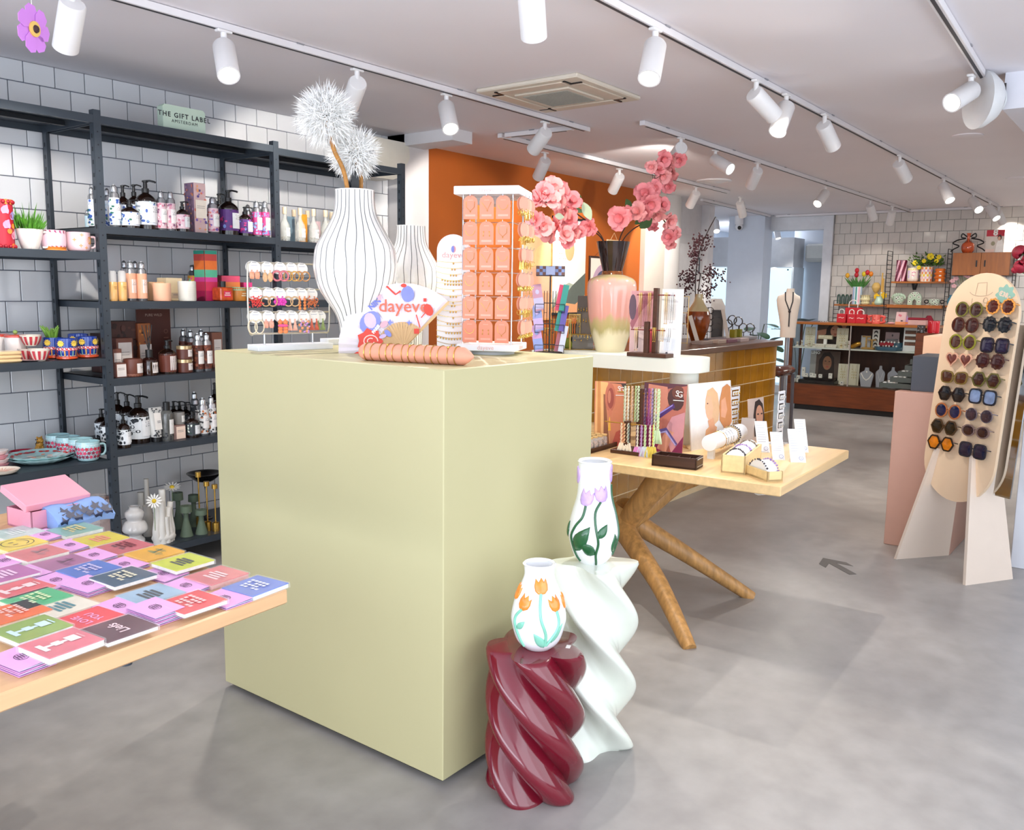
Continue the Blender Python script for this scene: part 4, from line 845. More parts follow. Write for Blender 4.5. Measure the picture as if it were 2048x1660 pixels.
t, r, h = put('lettered_board', 712, 130, 68, BAY3[0], .36, 'white board with black lettering behind the striped vases', 'sign'); B().box((0, 0, h/2), (2*r, .006, h)).out('board', PAPER, t)
for x, s in ((-.5, 'VI'), (-.08, 'VI')): text(s, .05, (x*2*r+.03, -.003, h*.86), (1, 0, 0), (0, 0, 1), (0, -1, 0), INK, t, bold=.002)
text('SNIF', .055, (.46*2*r, -.003, h*.5), (0, 0, 1), (-1, 0, 0), (0, -1, 0), INK, t, bold=.002)
# mint sign on top
p = at_z(370, SF+.05, 2.297); s = mpp(p); t = thing('brand_sign', 'mint green block sign on top of the shelving', 'sign', (p.x, p.y, 2.297)); w, h = 47*s, 47*s
B().prism([(-w, 0), (w, 0), (w, h-.012), (w-.012, h), (-w+.012, h), (-w, h-.012)], .05, Matrix.Translation((0, .05, 0)) @ Matrix.Rotation(pi/2, 4, 'X')).out('block', mat('#bcd0bf', .6, var=.02), t)
text('THE GIFT LABEL', .034, (0, -.0005, h*.60), (1, 0, 0), (0, 0, 1), (0, -1, 0), INK, t, bold=.0006, spacing=1.25); text('AMSTERDAM', .022, (0, -.0005, h*.36), (1, 0, 0), (0, 0, 1), (0, -1, 0), INK, t, spacing=1.25)
# ------------------------------------------------------------ first bay: crockery
A1, A2, A3, _ = BAY1
t, r, h = put('red_tin', 8, 42, 96, A1, .10, 'red tin with lilac butterflies and scalloped rims', 'tin')
RT = mat('#b51e33', .4); B().lathe([(r*.96, 0), (r*.96, h), (.001, h)], seg=28, c1=False).out('tin', RT, t); 
b = B()
for z in (.04, .95):
    for k in range(14): a = 2*pi*k/14; b.ball((r*.97*cos(a), r*.97*sin(a), z*h), r*.2, 8, 5)
b.out('scalloped_rim', mat('#a5182a', .4), t, 60)
it = []
for u, z, c in ((.5, .68, '#a99ad6'), (.9, .62, '#8f9ad0'), (.55, .28, '#e8a0b8'), (.95, .26, '#c59ac8'), (-.2, .5, '#d79ad0'), (-.3, .8, '#c59ac8')):
    it += [('p', leaf(u-.25, z*h-.02, u+.2, z*h+.02, .03, r), c), ('p', leaf(u+.25, z*h-.02, u-.15, z*h+.015, .022, r), c)]
it += [('p', ell(u, z*h, .012/r, .012, 8), '#f08a3a') for u, z in ((.45, .46), (1.0, .42), (0, .35), (.3, .95), (.75, .95), (.35, .05), (.8, .05), (-.2, .95))]
wrapprint(t, surf([(r*.97, 0), (r*.97, h)], FACE+.1), it, 'butterfly_print')
t, r, h = put('tea_cup', 61, 50, 40, A1, .09, 'white and pink checked tea cup planted with grass', 'cup')
pr = smoothprof([(r*.55, 0), (r*.62, h*.04), (r*.78, h*.35), (r*.92, h*.7), (r, h)], 4); vessel(pr, gloss('#ece7e0', .2), t, 'cup'); handle(t, r*.95, h, FACE+1.2, gloss('#ece7e0', .2), .5, .75, .0055, .5)
wrapprint(t, surf(pr, FACE), [('r', u, u+.5, z*h, (z+.44)*h, '#e8cfd2') for u, z in ((-.9, .04), (.1, .04), (-.4, .5), (.6, .5))], 'glaze_check')
b = B()
for k in range(170):
    a = RS.uniform(0, 6.28); q = math.sqrt(RS.random())*r*.85; x, y = q*cos(a), q*sin(a); l_ = RS.uniform(.05, .10)*(1.5 if k % 14 == 0 else 1)
    d_ = V((x*.6+RS.uniform(-.02, .02), y*.6+RS.uniform(-.02, .02), 0)); p0 = V((x, y, h*.8)); w_ = V((-sin(a), cos(a), 0))*.0028
    b.poly([p0-w_, p0+w_, p0+d_*.4+V((0, 0, l_*.6))+w_*.7, p0+d_+V((0, 0, l_))]); b.poly([p0-w_, p0+d_+V((0, 0, l_)), p0+d_*.4+V((0, 0, l_*.6))-w_*.7])
b.out('grass_blades', mat('#4d8a22', .6, var=.35, scale=60), t, 0, kind='stuff')
def mug(cx, w, h, z, dy, lab, col, deco, ang=1.25, grp=None, tp=.92, inner=None):
    t, r, hh = put('mug', cx, w, h, z, dy, lab, 'mug', grp); pr = smoothprof([(r*tp*.8, 0), (r*tp, hh*.08), (r, hh*.4), (r*.99, hh)], 4); m = gloss(col, .18)
    vessel(pr, m, t, 'cup'); handle(t, r, hh, FACE+ang, m, .5, .55, .006, .5); wrapprint(t, surf(pr, FACE), deco(r, hh), 'painted_pattern'); return t
def diag(r, h): return [('p', [(u-.0, .18*h), (u+.16, .18*h), (u-.35, .98*h), (u-.5, .98*h)], c) for u, c in ((-1.1, '#5c2433'), (-.75, '#8d3a55'), (-.4, '#a33a5e'), (0, '#a5386a'), (.4, '#b0487a'), (.8, '#a33a5e'), (1.25, '#8d3a55'))]+[('p', ell(-1.2+.3*k, .08*h, .011/r, .011, 8), '#e88a34') for k in range(9)]
mug(108, 46, 40, A1, .10, 'pink mug with plum diagonal stripes and orange dots', '#ecc9d6', diag, 1.9)
def sun(r, h): return [('p', flw(.5, .58*h, .019, 12, .3)and[((.5+(x-.5)/r*1), y) for x, y in flw(.5, .58*h, .021, 12, .25)], '#e8983a'), ('p', ell(.5, .58*h, .012/r, .012, 10), '#f0b04a')]+[('p', [((u+(x)/r), z*h+y) for x, y in flw(0, 0, .011, 4, .6)], '#e8a878') for u, z in ((-.3, .85), (-.4, .3), (.1, .2), (.95, .25), (-.9, .6), (1.1, .75))]
mug(158, 45, 38, A1, .09, 'pale pink mug with an orange smiling sun', '#e6c6cd', sun, 1.3)
mug(133, 34, 38, A1, .30, 'plain pink mug behind the sun mug', '#e4bdb2', lambda r, h: [], 1.6)
GC = gloss('#eadfd8', .25)
for cx, dy, kc, lab in ((0, .30, '#4a5a45', 'storage jar at the back with red-rimmed lid and dark green knob'), (34, .20, '#8aa85a', 'storage jar with red-rimmed lid and light green knob')):
    t, r, h = put('storage_jar', cx, 40, 48, A2, dy, lab, 'jar', 'lidded storage jars'); B().lathe([(r*.95, 0), (r, h*.05), (r, h*.93)], seg=28).out('jar', GC, t); B().lathe([(r*1.04, h*.93), (r*1.04, h), (r*.9, h*1.03), (.001, h*1.05)], seg=28, c1=False).out('lid', gloss('#cf4a3a', .25), t, 40); B().ball((0, 0, h*1.14), r*.22).out('knob', mat(kc, .4), t, 60)
    wrapprint(t, surf([(r, 0), (r, h)], FACE), [('p', ell(.5, h*.62, .006/r, .006), '#d88a9a'), ('p', ell(.6, h*.45, .004/r, .004), '#d88a9a')], 'dots')
for k in range(3):
    t, r, h = put('square_dish', 14, 54, 7.5, A2, .04, ['lowest cream square dish of the stack before the jars', 'middle cream square dish of the stack before the jars', 'topmost cream square dish of the stack before the jars'][k], 'dish', 'cream square dishes'); t.location.z += k*(h+.0005); B().box((0, .03, h/2), (2*r, 2*r*.8, h), bev=.006).out('dish', gloss('#e8c796', .3), t); B().box((0, .03, h*.98), (1.8*r, 2*r*.68, .001)).out('well', gloss('#f0d8b0', .3), t)
def striped_bowl(cx, w, h, dy, dz, lab):
    t, r, hh = put('striped_bowl', cx, w, h, A2, dy, lab, 'bowl', 'red striped bowls'); t.location.z += dz; pr = smoothprof([(r*.5, 0), (r*.55, hh*.05), (r*.82, hh*.45), (r, hh)], 5); vessel(pr, gloss('#ede3d4', .2), t, 'bowl', .004, 32, depth=hh*.9)
    it = []
    for k in range(12):
        u = -pi+2*pi*k/12
        for q in range(4): z0, z1 = hh*(.1+.19*q), hh*(.1+.19*(q+1)); w0 = .13; it.append(('p', [(u-w0, z0), (u+w0, z0), (u+w0, z1), (u-w0, z1)], '#c23a45'))
    wrapprint(t, surf(pr, FACE), it, 'painted_stripes')
striped_bowl(57, 38, 23, .14, 0, 'red and cream striped bowl at the back under another bowl'); striped_bowl(79, 41, 24, .05, 0, 'red and cream striped bowl standing in front'); striped_bowl(64, 40, 22, .13, .066, 'red and cream striped bowl stacked on top')
o = B().lathe([(.001, 0), (.05, 0), (.075, .008), (.07, .009), (.04, .003), (.001, .003)], at_z(62, SF+.085, A2), 32, c0=False, c1=False).out('saucer', gloss('#e8c9cc', .2)); tag(o, 'pale pink saucer under the striped bowls', 'saucer')
def pot_blue(cx, dy, lab):
    t, r, h = put('flower_pot', cx, 38, 42, A2, dy, lab, 'pot', 'blue sun flower pots'); pr = smoothprof([(r*.72, h*.12), (r*.9, h*.16), (r, h*.4), (r, h*.7), (r*.97, h)], 4); vessel(pr, gloss('#1f3f9a', .12), t, 'pot', .004, 30, depth=h*.5)
    B().lathe([(r*.9, 0), (r*1.05, h*.05), (r*1.05, h*.13), (r*.8, h*.17)], seg=30).out('saucer', gloss('#e0542a', .15), t, 50)
    it = [('r', -1.8, 1.8, h*.17, h*.5, '#dfe6cf')]
    for k in range(9): u = -1.7+.4*k; it += [('r', u, u+.12, h*.17, h*.45, ['#d8543a', '#8cc0a8', '#e8b04a'][k % 3]), ('p', ell(u+.06, h*.5, .010/r, .008, 8), '#d83a4a'), ('p', ell(u+.22, h*.52, .012/r, .006, 8), '#f2f2f2')]
    it += [('p', [(q+(x)/r, h*.77+y) for x, y in flw(0, 0, .017, 10, .3)], '#f0cf5a') for q in (.1, 1.3, -1.2)]
    wrapprint(t, surf(pr, FACE+.1), it, 'painted_scene'); return t, r, h
pot_blue(158, .30, 'blue flower pot half hidden at the back'); pot_blue(134, .06, 'blue flower pot with sun, front of the row'); pot_blue(176, .10, 'blue flower pot with sun beside the shelf post')
t, r, h = pot_blue(108, .16, 'blue flower pot holding a green succulent')
b = B()
for k in range(13):
    a = 2.4*k; e = .25+.45*((k*7) % 5)/5; L_ = .05+.03*((k*3) % 4)/4; p1 = V((cos(a)*e*L_*1.4, sin(a)*e*L_*1.4, L_)); b.tube([V((cos(a)*.012, sin(a)*.012, h*.8)), V((0, 0, h*.85))+p1*.6, V((0, 0, h*.85))+p1], [.008, .009, .002], 7)
b.out('succulent', mat('#6f9a3a', .5, var=.15), t, 60)
# plates, leopard, star mugs
for k in range(2):
    t, r, h = put('scalloped_plate', 82, 124, 10, A3, .21, ['lower turquoise scalloped plate of two', 'upper turquoise scalloped plate painted with red bows'][k], 'plate', 'turquoise scalloped plates'); t.location.z += .012*k
    b = B(); L_ = []; sc = lambda i: 1+.03*cos(18*2*pi*i/108)
    for rr, z in ((.001, .004), (.55, .003), (.62, .006), (.98, .027), (1, .030), (.99, .026), (.62, .001), (.5, 0), (.001, 0)):
        L_.append([b._v((r*rr*(sc(i) if rr > .9 else 1)*cos(2*pi*i/108), r*rr*(sc(i) if rr > .9 else 1)*sin(2*pi*i/108)*.92, z)) for i in range(108)])
    b.skin(L_, False, False); b.out('plate', gloss('#b8dcdc', .12), t, 60)
    if k:
        it = []
        for j in range(12):
            a = 2*pi*j/12
            for q in (-.11, .11): it.append((ell(.82*cos(a+q), .82*.92*sin(a+q), .075, .05, 8, rot=a+pi/2), '#d8392f'))
            it.append((ell(.82*cos(a), .82*.92*sin(a), .03, .03, 6), '#8a2a24'))
        for j in range(7): a = 2*pi*j/7; it.append((ell(.3*cos(a), .3*sin(a), .1, .06, 8, rot=a), ['#e8b0a0', '#d8784a', '#a8d0c8'][j % 3]))
        decal('print', it, lambda u, v, kk: V((u*r, v*r, .006+max(0, hypot(u, v/.92)-.62)*.055+.0012+kk)), t)
t, r, h = put('leopard_figurine', 80, 30, 38, A3, .38, 'seated leopard figurine with black spots', 'figurine')
b = B(); lm = mat('#b8842a', .45, var=.15)
b.ball((0, 0, h*.3), (r*.62, r*.55, h*.34)); b.ball((0, -r*.1, h*.6), (r*.45, r*.42, h*.22)); b.ball((.02*r, -r*.2, h*.83), (r*.42, r*.42, h*.16)); b.ball((.1*r, -r*.55, h*.79), (r*.22, r*.2, h*.08))
for s in (-1, 1): b.ball((s*r*.28, -r*.1, h*.97), (r*.13, r*.08, h*.06), 8, 5); b.tube([(s*r*.25, -r*.35, h*.5), (s*r*.28, -r*.5, h*.25), (s*r*.28, -r*.62, 0.004)], [r*.17, r*.14, r*.15], 8); b.ball((s*r*.5, -r*.2, h*.12), (r*.3, r*.5, h*.13), 10, 6)
b.tube(smooth3([(r*.5, .1*r, h*.08), (r*1.0, 0, h*.1), (r*1.5, -.2*r, h*.06)]), r*.14, 8); b.out('body', lm, t, 60)
b = B()
for k in range(44):
    a = RS.uniform(0, 6.28); z = RS.uniform(.12, .9)*h; q = r*(.62 if z < h*.45 else .47); b.ball((q*cos(a)*.95, q*.9*sin(a)-r*.08, z), r*.075, 6, 4)
b.out('spots', mat('#2a1a10', .5), t, 0, kind='stuff')
def stars(r, h):
    rs = random.Random(int(r*1e5)); return [('r', -3.1, 3.1, h*.12, h*.86, '#dfe6ea')]+[('p', [(u+x/r, z*h+y) for x, y in flw(0, 0, .012, 5, .5, rs.random()*6)], rs.choice(['#c02f45', '#8d2f4a', '#d8486a'])) for i in range(30) for u, z in ((-1.7+.34*(i % 10)+.17*((i//10) % 2), .25+.2*(i//10)),)]
for cx, dy, lab in ((118, .36, 'turquoise mug with red stars farthest back'), (138, .27, 'turquoise mug with red stars second from the back'), (163, .17, 'turquoise mug with red stars second from the front'), (177, .08, 'turquoise mug with red stars in front with its handle out')):
    mug(cx, 45, 39, A3, dy, lab, '#b4dbe0', stars, 1.25, 'star mugs', .85)
t, r, h = put('red_dish', 46, 52, 14, A3, .38, 'dark red scalloped dish behind the turquoise plates', 'dish'); vessel([(r*.5, 0), (r*.8, h*.4), (r, h)], gloss('#a3253a', .2), t, 'dish', .004, 40, depth=h*.8); B().lathe([(r*.9, .0), (r*1.15, .004), (r*1.15, .008), (r*.9, .006)], seg=40).out('rim', gloss('#c9b8b2', .2), t)
for k in range(4):
    t, r, h = put('pink_bowl', 0, 34, 9, A3, .20, ['lowest', 'second lowest', 'second highest', 'topmost'][k]+' striped pink bowl at the left edge', 'bowl', 'stack of striped pink bowls'); t.location.z += k*(h+.0006); B().lathe([(r*.6, 0), (r*.9, h*.5), (r, h), (.001, h*.96)], seg=28, c1=False).out('bowl', gloss(['#d8919a', '#ead6d0'][k % 2], .2), t, 40)
t, r, h = put('shell_dish', 4, 66, 9, A3, .06, 'cream shell dish at the front of the third shelf', 'dish'); vessel(smoothprof([(r*.5, 0), (r*.8, h*.3), (r, h)], 3), gloss('#eadccb', .2), t, 'dish', .003, 36, depth=h*.9)
decal('ribs', [(strip([(.2*r*cos(a), .2*r*sin(a)), (.75*r*cos(a), .75*r*sin(a))], .004), '#e0a898') for a in [2*pi*k/22 for k in range(22)]], lambda u, v, k: V((u, v, h*.25+max(0, hypot(u, v)-.4*r)*.25+.003+k)), t)
# ============================================================ on the olive plinth
def boardthing(name, lab, cat, p, w, h, az, lean, m, th=.004, pts=None, group=None):
    t = thing(name, lab, cat, p, az+pi/2, group); R = Matrix.Rotation(-lean, 4, 'X')
    pts = pts or [(-w/2, 0), (w/2, 0), (w/2, h), (-w/2, h)]
    B().prism(pts, th, R @ Matrix.Translation((0, th, 0)) @ Matrix.Rotation(pi/2, 4, 'X')).out('board', m, t, 30)
    R3 = R.to_3x3(); n = R3 @ V((0, -1, 0))
    return t, (lambda u, v, k: R3 @ V((u, -k, v))), n, R3
def ring(cx, cy, r, n=24): return [(cx+r*cos(2*pi*i/n), cy+r*sin(2*pi*i/n)) for i in range(n)]
def striped_vase(px, py, hpx, wscale, lab, lines):
    c = onz(px, py, PZ); s = mpp(c+V((0, 0, .25))); k = hpx/318*s
    P0 = [(30, 0), (31, 8), (32, 30), (35, 58), (45, 82), (61, 105), (75, 130), (82, 160), (82.5, 180), (78, 206), (66, 228), (53, 250), (44, 268), (40, 285), (38.5, 305), (38.5, 318)]
    pr = smoothprof([(r*k*wscale, z*k) for r, z in P0], 4)
    t = thing('striped_vase', lab, 'vase', c); vessel(pr, gloss('#eceae6', .07, var=.01), t, depth=.12, seg=56)
    mp = surf(pr, toward(c)); it = []; z1 = 316*k; N_ = 40
    for j in range(lines):
        u0 = -pi+2*pi*j/lines; ph = (j*37) % 11
        f = lambda z: u0+.03*sin(z/z1*8+ph)+.012*sin(z/z1*23+ph*2)
        for q in range(N_):
            za, zb = z1*q/N_, z1*(q+1)/N_; wa, wb = .0010/prof_r(pr, za), .0010/prof_r(pr, zb)
            it.append(('p', [(f(za)-wa, za), (f(za)+wa, za), (f(zb)+wb, zb), (f(zb)-wb, zb)], '#3a3d44'))
    wrapprint(t, mp, it, 'pinstripes', lift=.0006, step=0); return t, c, k
_, VC, vk = striped_vase(713, 703, 318, 1, 'large white pinstriped vase holding two dandelions on the olive plinth', 26)
striped_vase(822, 690, 236, 1.0, 'smaller white pinstriped vase behind the paper fan', 26)
def dandelion(px, py, rpx, seed, lab, bend):
    c = ony(px, py, VC.y+.02); s = mpp(c); R_ = rpx*s; rs = random.Random(seed)
    t = thing('dandelion', lab, 'flower', (VC.x, VC.y, PZ)); o = V((VC.x, VC.y, PZ)); q = c-o
    tp = V((bend, 0, .575)); B().tube(smooth3([V((bend*.4, 0, .2)), tp, tp.lerp(q, .55)+V((.01*bend/abs(bend), 0, 0)), q], 6), .0075, 8).out('stem', mat('#a8722c', .5, var=.2, grain=(1, 1, 8)), t, 60)
    b = B()
    for i in range(1000):
        z = 1-2*(i+.5)/1000; a = i*2.39996; d = V((math.sqrt(1-z*z)*cos(a), math.sqrt(1-z*z)*sin(a), z)); L_ = R_*rs.uniform(.68, 1.12)*(1+.08*sin(5*a)*sin(7*z)); w = d.orthogonal().normalized()*.0006; w2 = d.cross(w)
        if i % 2: b.poly([q+d*R_*.12-w, q+d*R_*.12+w, q+d*L_*.8+w*.6, q+d*L_*.8-w*.6])
        for k in range(4):
            e = (d+V((rs.gauss(0, .5), rs.gauss(0, .5), rs.gauss(-.1, .5)))).normalized(); p0 = q+d*L_*rs.uniform(.6, .82); x = e.cross(d).normalized()*.0013 if e.cross(d).length > 1e-4 else w
            b.poly([p0-x, p0+x, p0+e*R_*.30])
    b.out('seed_hairs', mat('#f4f4f2', .35, var=.03), t, 0, kind='stuff')
    b = B()
    for i in range(26): a = i*2.4; d = V((cos(a)*.9, sin(a)*.9, -.3+.02*i)).normalized(); b.tube([q, q+d*R_*.2], .001, 4)
    b.ball(q, R_*.07, 8, 6); b.out('bracts', mat('#5d5138', .6), t, 0, kind='stuff')
dandelion(652, 232, 64, 1, 'upper white dandelion head on a brown stem', -.035); dandelion(708, 307, 56, 2, 'lower white dandelion head on a brown stem', .03)
t = thing('dark_leaf', 'dark dried leaf in the mouth of the large striped vase', 'leaf', VC); b = B(); b.prism([(-.01, .50), (.012, .50), (.016, .60), (.004, .655), (-.012, .62)], .003, Matrix.Rotation(toward(VC)+pi/2, 4, 'Z') @ Matrix.Rotation(pi/2, 4, 'X')); b.out('blade', mat('#2a2c2e', .6), t)
# paper fan
fp = onz(806, 708, PZ); fs = mpp(fp); az = toward(fp)-.12; t = FAN = thing('paper_fan', 'open folding paper fan with colourful print and wooden ribs', 'fan', (fp.x, fp.y, PZ+.004), az+pi/2)
FR = 129*fs; a0, a1 = radians(46), radians(194); fl = radians(8)
def fm(u, v, k): return Matrix.Rotation(-fl, 3, 'X') @ V((u, -k, v+.018))
b = B(); n = 44; inn, ouT = [], []
for i in range(n+1):
    a = a0+(a1-a0)*i/n; k = .0035*(1 if i % 2 else -1); inn.append(b._v(fm(.37*FR*cos(a), .37*FR*sin(a), k*.5))); ouT.append(b._v(fm(FR*cos(a), FR*sin(a), k)))
b.skin([inn, ouT], False, False, close=False); b.out('paper_leaf', mat('#e6dde4', .7, var=.02), t, 0)
for i in range(0, n, 2):
    a = a0+(a1-a0)*(i+.5)/n; w = .0045; dx, dz = cos(a), sin(a); b = B(); b.poly([fm(-dz*w*.5, dx*w*.5, .002), fm(dz*w*.5, -dx*w*.5, .002), fm(.40*FR*dx+dz*w, .40*FR*dz-dx*w, .002+.001*(i % 4)), fm(.40*FR*dx-dz*w, .40*FR*dz+dx*w, .002+.001*(i % 4))]); b.out('rib', mat('#cfa877', .5, var=.1), t, 0)
a = a0-.01; b = B(); b.box((0, 0, 0), (FR, .004, .009)); o = b.out('guard_stick', mat('#d0aa78', .5), t, 0); o.matrix_local = Matrix.Translation(fm(.5*FR*cos(a), .5*FR*sin(a), .003)) @ Matrix.Rotation(-a, 4, 'Y')
P = lambda pts: [(x*fs, y*fs) for x, y in pts]
bl, rd, lv, pk = '#7f86cf', '#d8402f', '#c9b0d8', '#d9a7b4'
decal('print', [(P(ell(8, 107, 13, 16, 18, rot=.1)), bl), (P(strip([(-34, 122), (-16, 106), (-6, 113)], 3.5)), rd), (P(ell(0, 124, 6, 4, 8)), rd), (P(ell(-66, 50, 24, 19, 14, rot=.9)), bl), (P(ell(-66, 53, 12, 16, 12, rot=.3)), '#cdb7cd'),
  (P(flw(-66, 12, 27, 7, .2)), rd), (P(strip(arc(-64, 12, 14, 12, 0, 5, 12), 2.2)), '#f0c6bb'), (P(strip(arc(-64, 12, 7, 6, 1, 6, 10), 2)), '#f0c6bb'), (P(ell(-88, -18, 11, 9, 10)), rd), (P(flw(-26, 50, 7, 4, .6)), bl), (P(flw(12, 50, 6, 4, .6)), bl),
  (P(ell(50, 76, 9, 13, 10, rot=.5)), rd), (P(rct(40, 92, 46, 99)), rd), (P(rct(22, 28, 32, 38)), rd), (P(ell(-38, 46, 9, 6, 10, rot=.6)), pk), (P(ell(-48, 100, 4, 7, 8)), pk), (P(strip([(26, 66), (34, 40)], 2.2)), rd), (P(strip([(36, 60), (44, 70)], 2)), rd), (P(ell(-40, 22, 8, 4, 10, rot=.4)), lv), (P(ell(-30, 28, 5, 9, 10, rot=.8)), bl)], lambda u, v, k: fm(u, v, .0042+k), t)
Rf = Matrix.Rotation(-fl, 3, 'X')
for s_, sz, x, y, rot, c in (('dayeve', 36, 0, 82, 0, '#df6a52'), ('NIN', 15, -57, 86, .75, '#6a73c4'), ('PARIS', 8, -54, 36, .9, '#f1eef2')):
    text(s_, sz*fs, fm(x*fs, y*fs, .0055), Rf @ V((cos(rot), 0, sin(rot))), Rf @ V((-sin(rot), 0, cos(rot))), Rf @ V((0, -1, 0)), mat(c, .6), t, bold=.0004 if s_ == 'dayeve' else .001)
# salmon bracelet roll
r0 = 17*fs*.93; pa = onz(722, 720, PZ); pb = onz(928, 731, PZ); d = (pb-pa); L_ = d.length; rz = atan2(d.y, d.x); SALM = mat('#e39a7f', .75, var=.03)
t = thing('bracelet_roll', 'long salmon velvet roll lying in front of the fan', 'jewellery roll', pa, rz)
Mr = Matrix.Translation((0, 0, r0)) @ Matrix.Rotation(pi/2, 4, 'Y')
B().lathe([(.001, 0), (r0*.7, .004), (r0*.95, .016), (r0, .03), (r0, L_-.03), (r0*.97, L_), (r0*.6, L_+.018), (r0*.1, L_+.033), (.001, L_+.034)], M=Mr, seg=28, c0=False, c1=False).out('roll', SALM, t, 50)
for k in range(13):
    x = .03+(L_-.05)*k/12; lab = ORD[k]+' fine gold bracelet from the left on the salmon roll'
    o = B(); sl = .004*sin(k*2.1); o.tube([(sl*cos(2*pi*i/22), (r0+.0014)*cos(2*pi*i/22), (r0+.0014)*sin(2*pi*i/22)) for i in range(22)], .0012 if k % 3 else .0017, 5, closed=True)
    if k in (3, 6, 11):
        o.ball((0, -r0*.55, r0*.9), .004, 8, 5)
    ob = o.out('bracelet', GOLD, None, 60); ob.matrix_world = Matrix.Translation(pa) @ Matrix.Rotation(rz, 4, 'Z') @ Matrix.Translation((x, 0, r0)); tag(ob, lab, 'bracelet', 'gold bracelets on the salmon roll')
# white arched necklace board
p = onz(906, 707, PZ); s = mpp(p+V((0, 0, .2))); w = 66*s; h = 239*s; az = toward(p)
pts = [(-w/2*.98, 0), (w/2*.98, 0), (w/2, h-w/2)]+[(w/2*cos(pi*i/16), h-w/2+w/2*sin(pi*i/16)) for i in range(1, 16)]+[(-w/2, h-w/2)]
LEAN = radians(6); t, nm, nn, nR = boardthing('necklace_board', 'tall white arched board strung with fine gold necklaces', 'jewellery display', p, w, h, az, LEAN, mat('#efeceb', .5, var=.01), .006, pts)
B().box((w*.25, .05, .012), (w*1.0, .10, .024), bev=.002).out('foot', mat('#e8e9ee', .25), t)
decal('moon_logo', [(ell(0, h*.875, .0085, .0125, 16), '#8f93cf'), (ell(0, h*.875, .0085, .0125, 16, -pi/2, pi/2), '#e09a9a'), (ell(-.001, h*.875, .0045, .0120, 14), '#7f86cf')], nm, t)
text('dayeve', .030, nm(0, h*.825, 0), nR @ V((1, 0, 0)), nR @ V((0, 0, 1)), nn, mat('#dba6a0', .6), t)
Mb = Matrix.Translation(p) @ Matrix.Rotation(az+pi/2, 4, 'Z')
for k in range(17):
    z0 = h*(.775-.0445*k); b = B(); N_ = 14; sag = h*(.012+.006*(k % 4)); wv = w/2+.0015
    pts = [nm(-wv+2*wv*i/N_, z0-sag*(1-(2*i/N_-1)**2), .0025 if 0 < i < N_ else .0005) for i in range(N_+1)]
    b.tube(pts, .0009, 4)
    for j in range((1, 2, 3, 9, 7, 1, 3, 1, 2, 3, 1, 5, 1, 6, 12, 2, 2)[k]):
        u = 0 if (1, 2, 3, 9, 7, 1, 3, 1, 2, 3, 1, 5, 1, 6, 12, 2, 2)[k] == 1 else (j-((1, 2, 3, 9, 7, 1, 3, 1, 2, 3, 1, 5, 1, 6, 12, 2, 2)[k]-1)/2)*w*.085
        b.ball(nm(u, z0-sag*(1-(u/wv)**2)-.004, .003), (.0026, .0018, .0036), 6, 4)
    ob = b.out('necklace', GOLD, None, 60); ob.matrix_world = Mb; tag(ob, ORD[k]+' fine gold necklace from the top of the white arched board', 'necklace', 'gold necklaces on the white board')
# ------------------------------------------------------------ revolving tower of salmon jewellery cards
TC = onz(1027, 712, PZ); e2 = (onz(1064, 700, PZ)-TC); e2.z = 0; e2.normalize(); rzT = atan2(e2.y, e2.x)
e1 = V((-e2.y, e2.x, 0)); ts = mpp(TC+V((0, 0, .25)))
WL = 0.20; HT = 335*ts
t = TOW = thing('card_tower', 'four-sided revolving stand hung with salmon jewellery cards', 'display stand', TC, rzT)     # local x = along right face, y = along left face
B().box((WL/2, WL/2, HT-.013), (WL+.03, WL+.03, .028), bev=.002).out('top_slab', mat('#f0f1f4', .3, var=.01), t); B().box((WL/2, WL/2, .026), (WL+.01, WL+.01, .024), bev=.002).out('base_slab', mat('#f0f1f4', .3, var=.01), t)
B().lathe([(.08, 0), (.08, .014)], (WL/2, WL/2, 0), 32).out('turntable', mat('#c9ccd2', .3), t)
B().box((WL/2, WL/2, HT-.04), (.10, .10, .03)).out('collar', mat('#cfd2d2', .4), t)
for x, y in ((.012, .012), (WL-.012, .012), (.012, WL-.012), (WL-.012, WL-.012)): B().cyl((x, y, .036), (x, y, HT-.02), .003, seg=8).out('rod', SILV, t)
CH = 46*ts; CW = 29*ts; rowz = [HT-(y-378)*ts for y in (398, 448, 498, 547, 595, 643)]
b = B()
for z in rowz:
    b.tube([(.012, .012, z), (.012, WL-.012, z)], .0016, 5); b.tube([(.012, .012, z), (WL-.012, .012, z)], .0016, 5)
b.out('cross_bars', SILV, t, 60, kind='stuff')
CARD = mat('#e58f74', .65, var=.02, tint=.03); EMB = mat('#eda68e', .6)
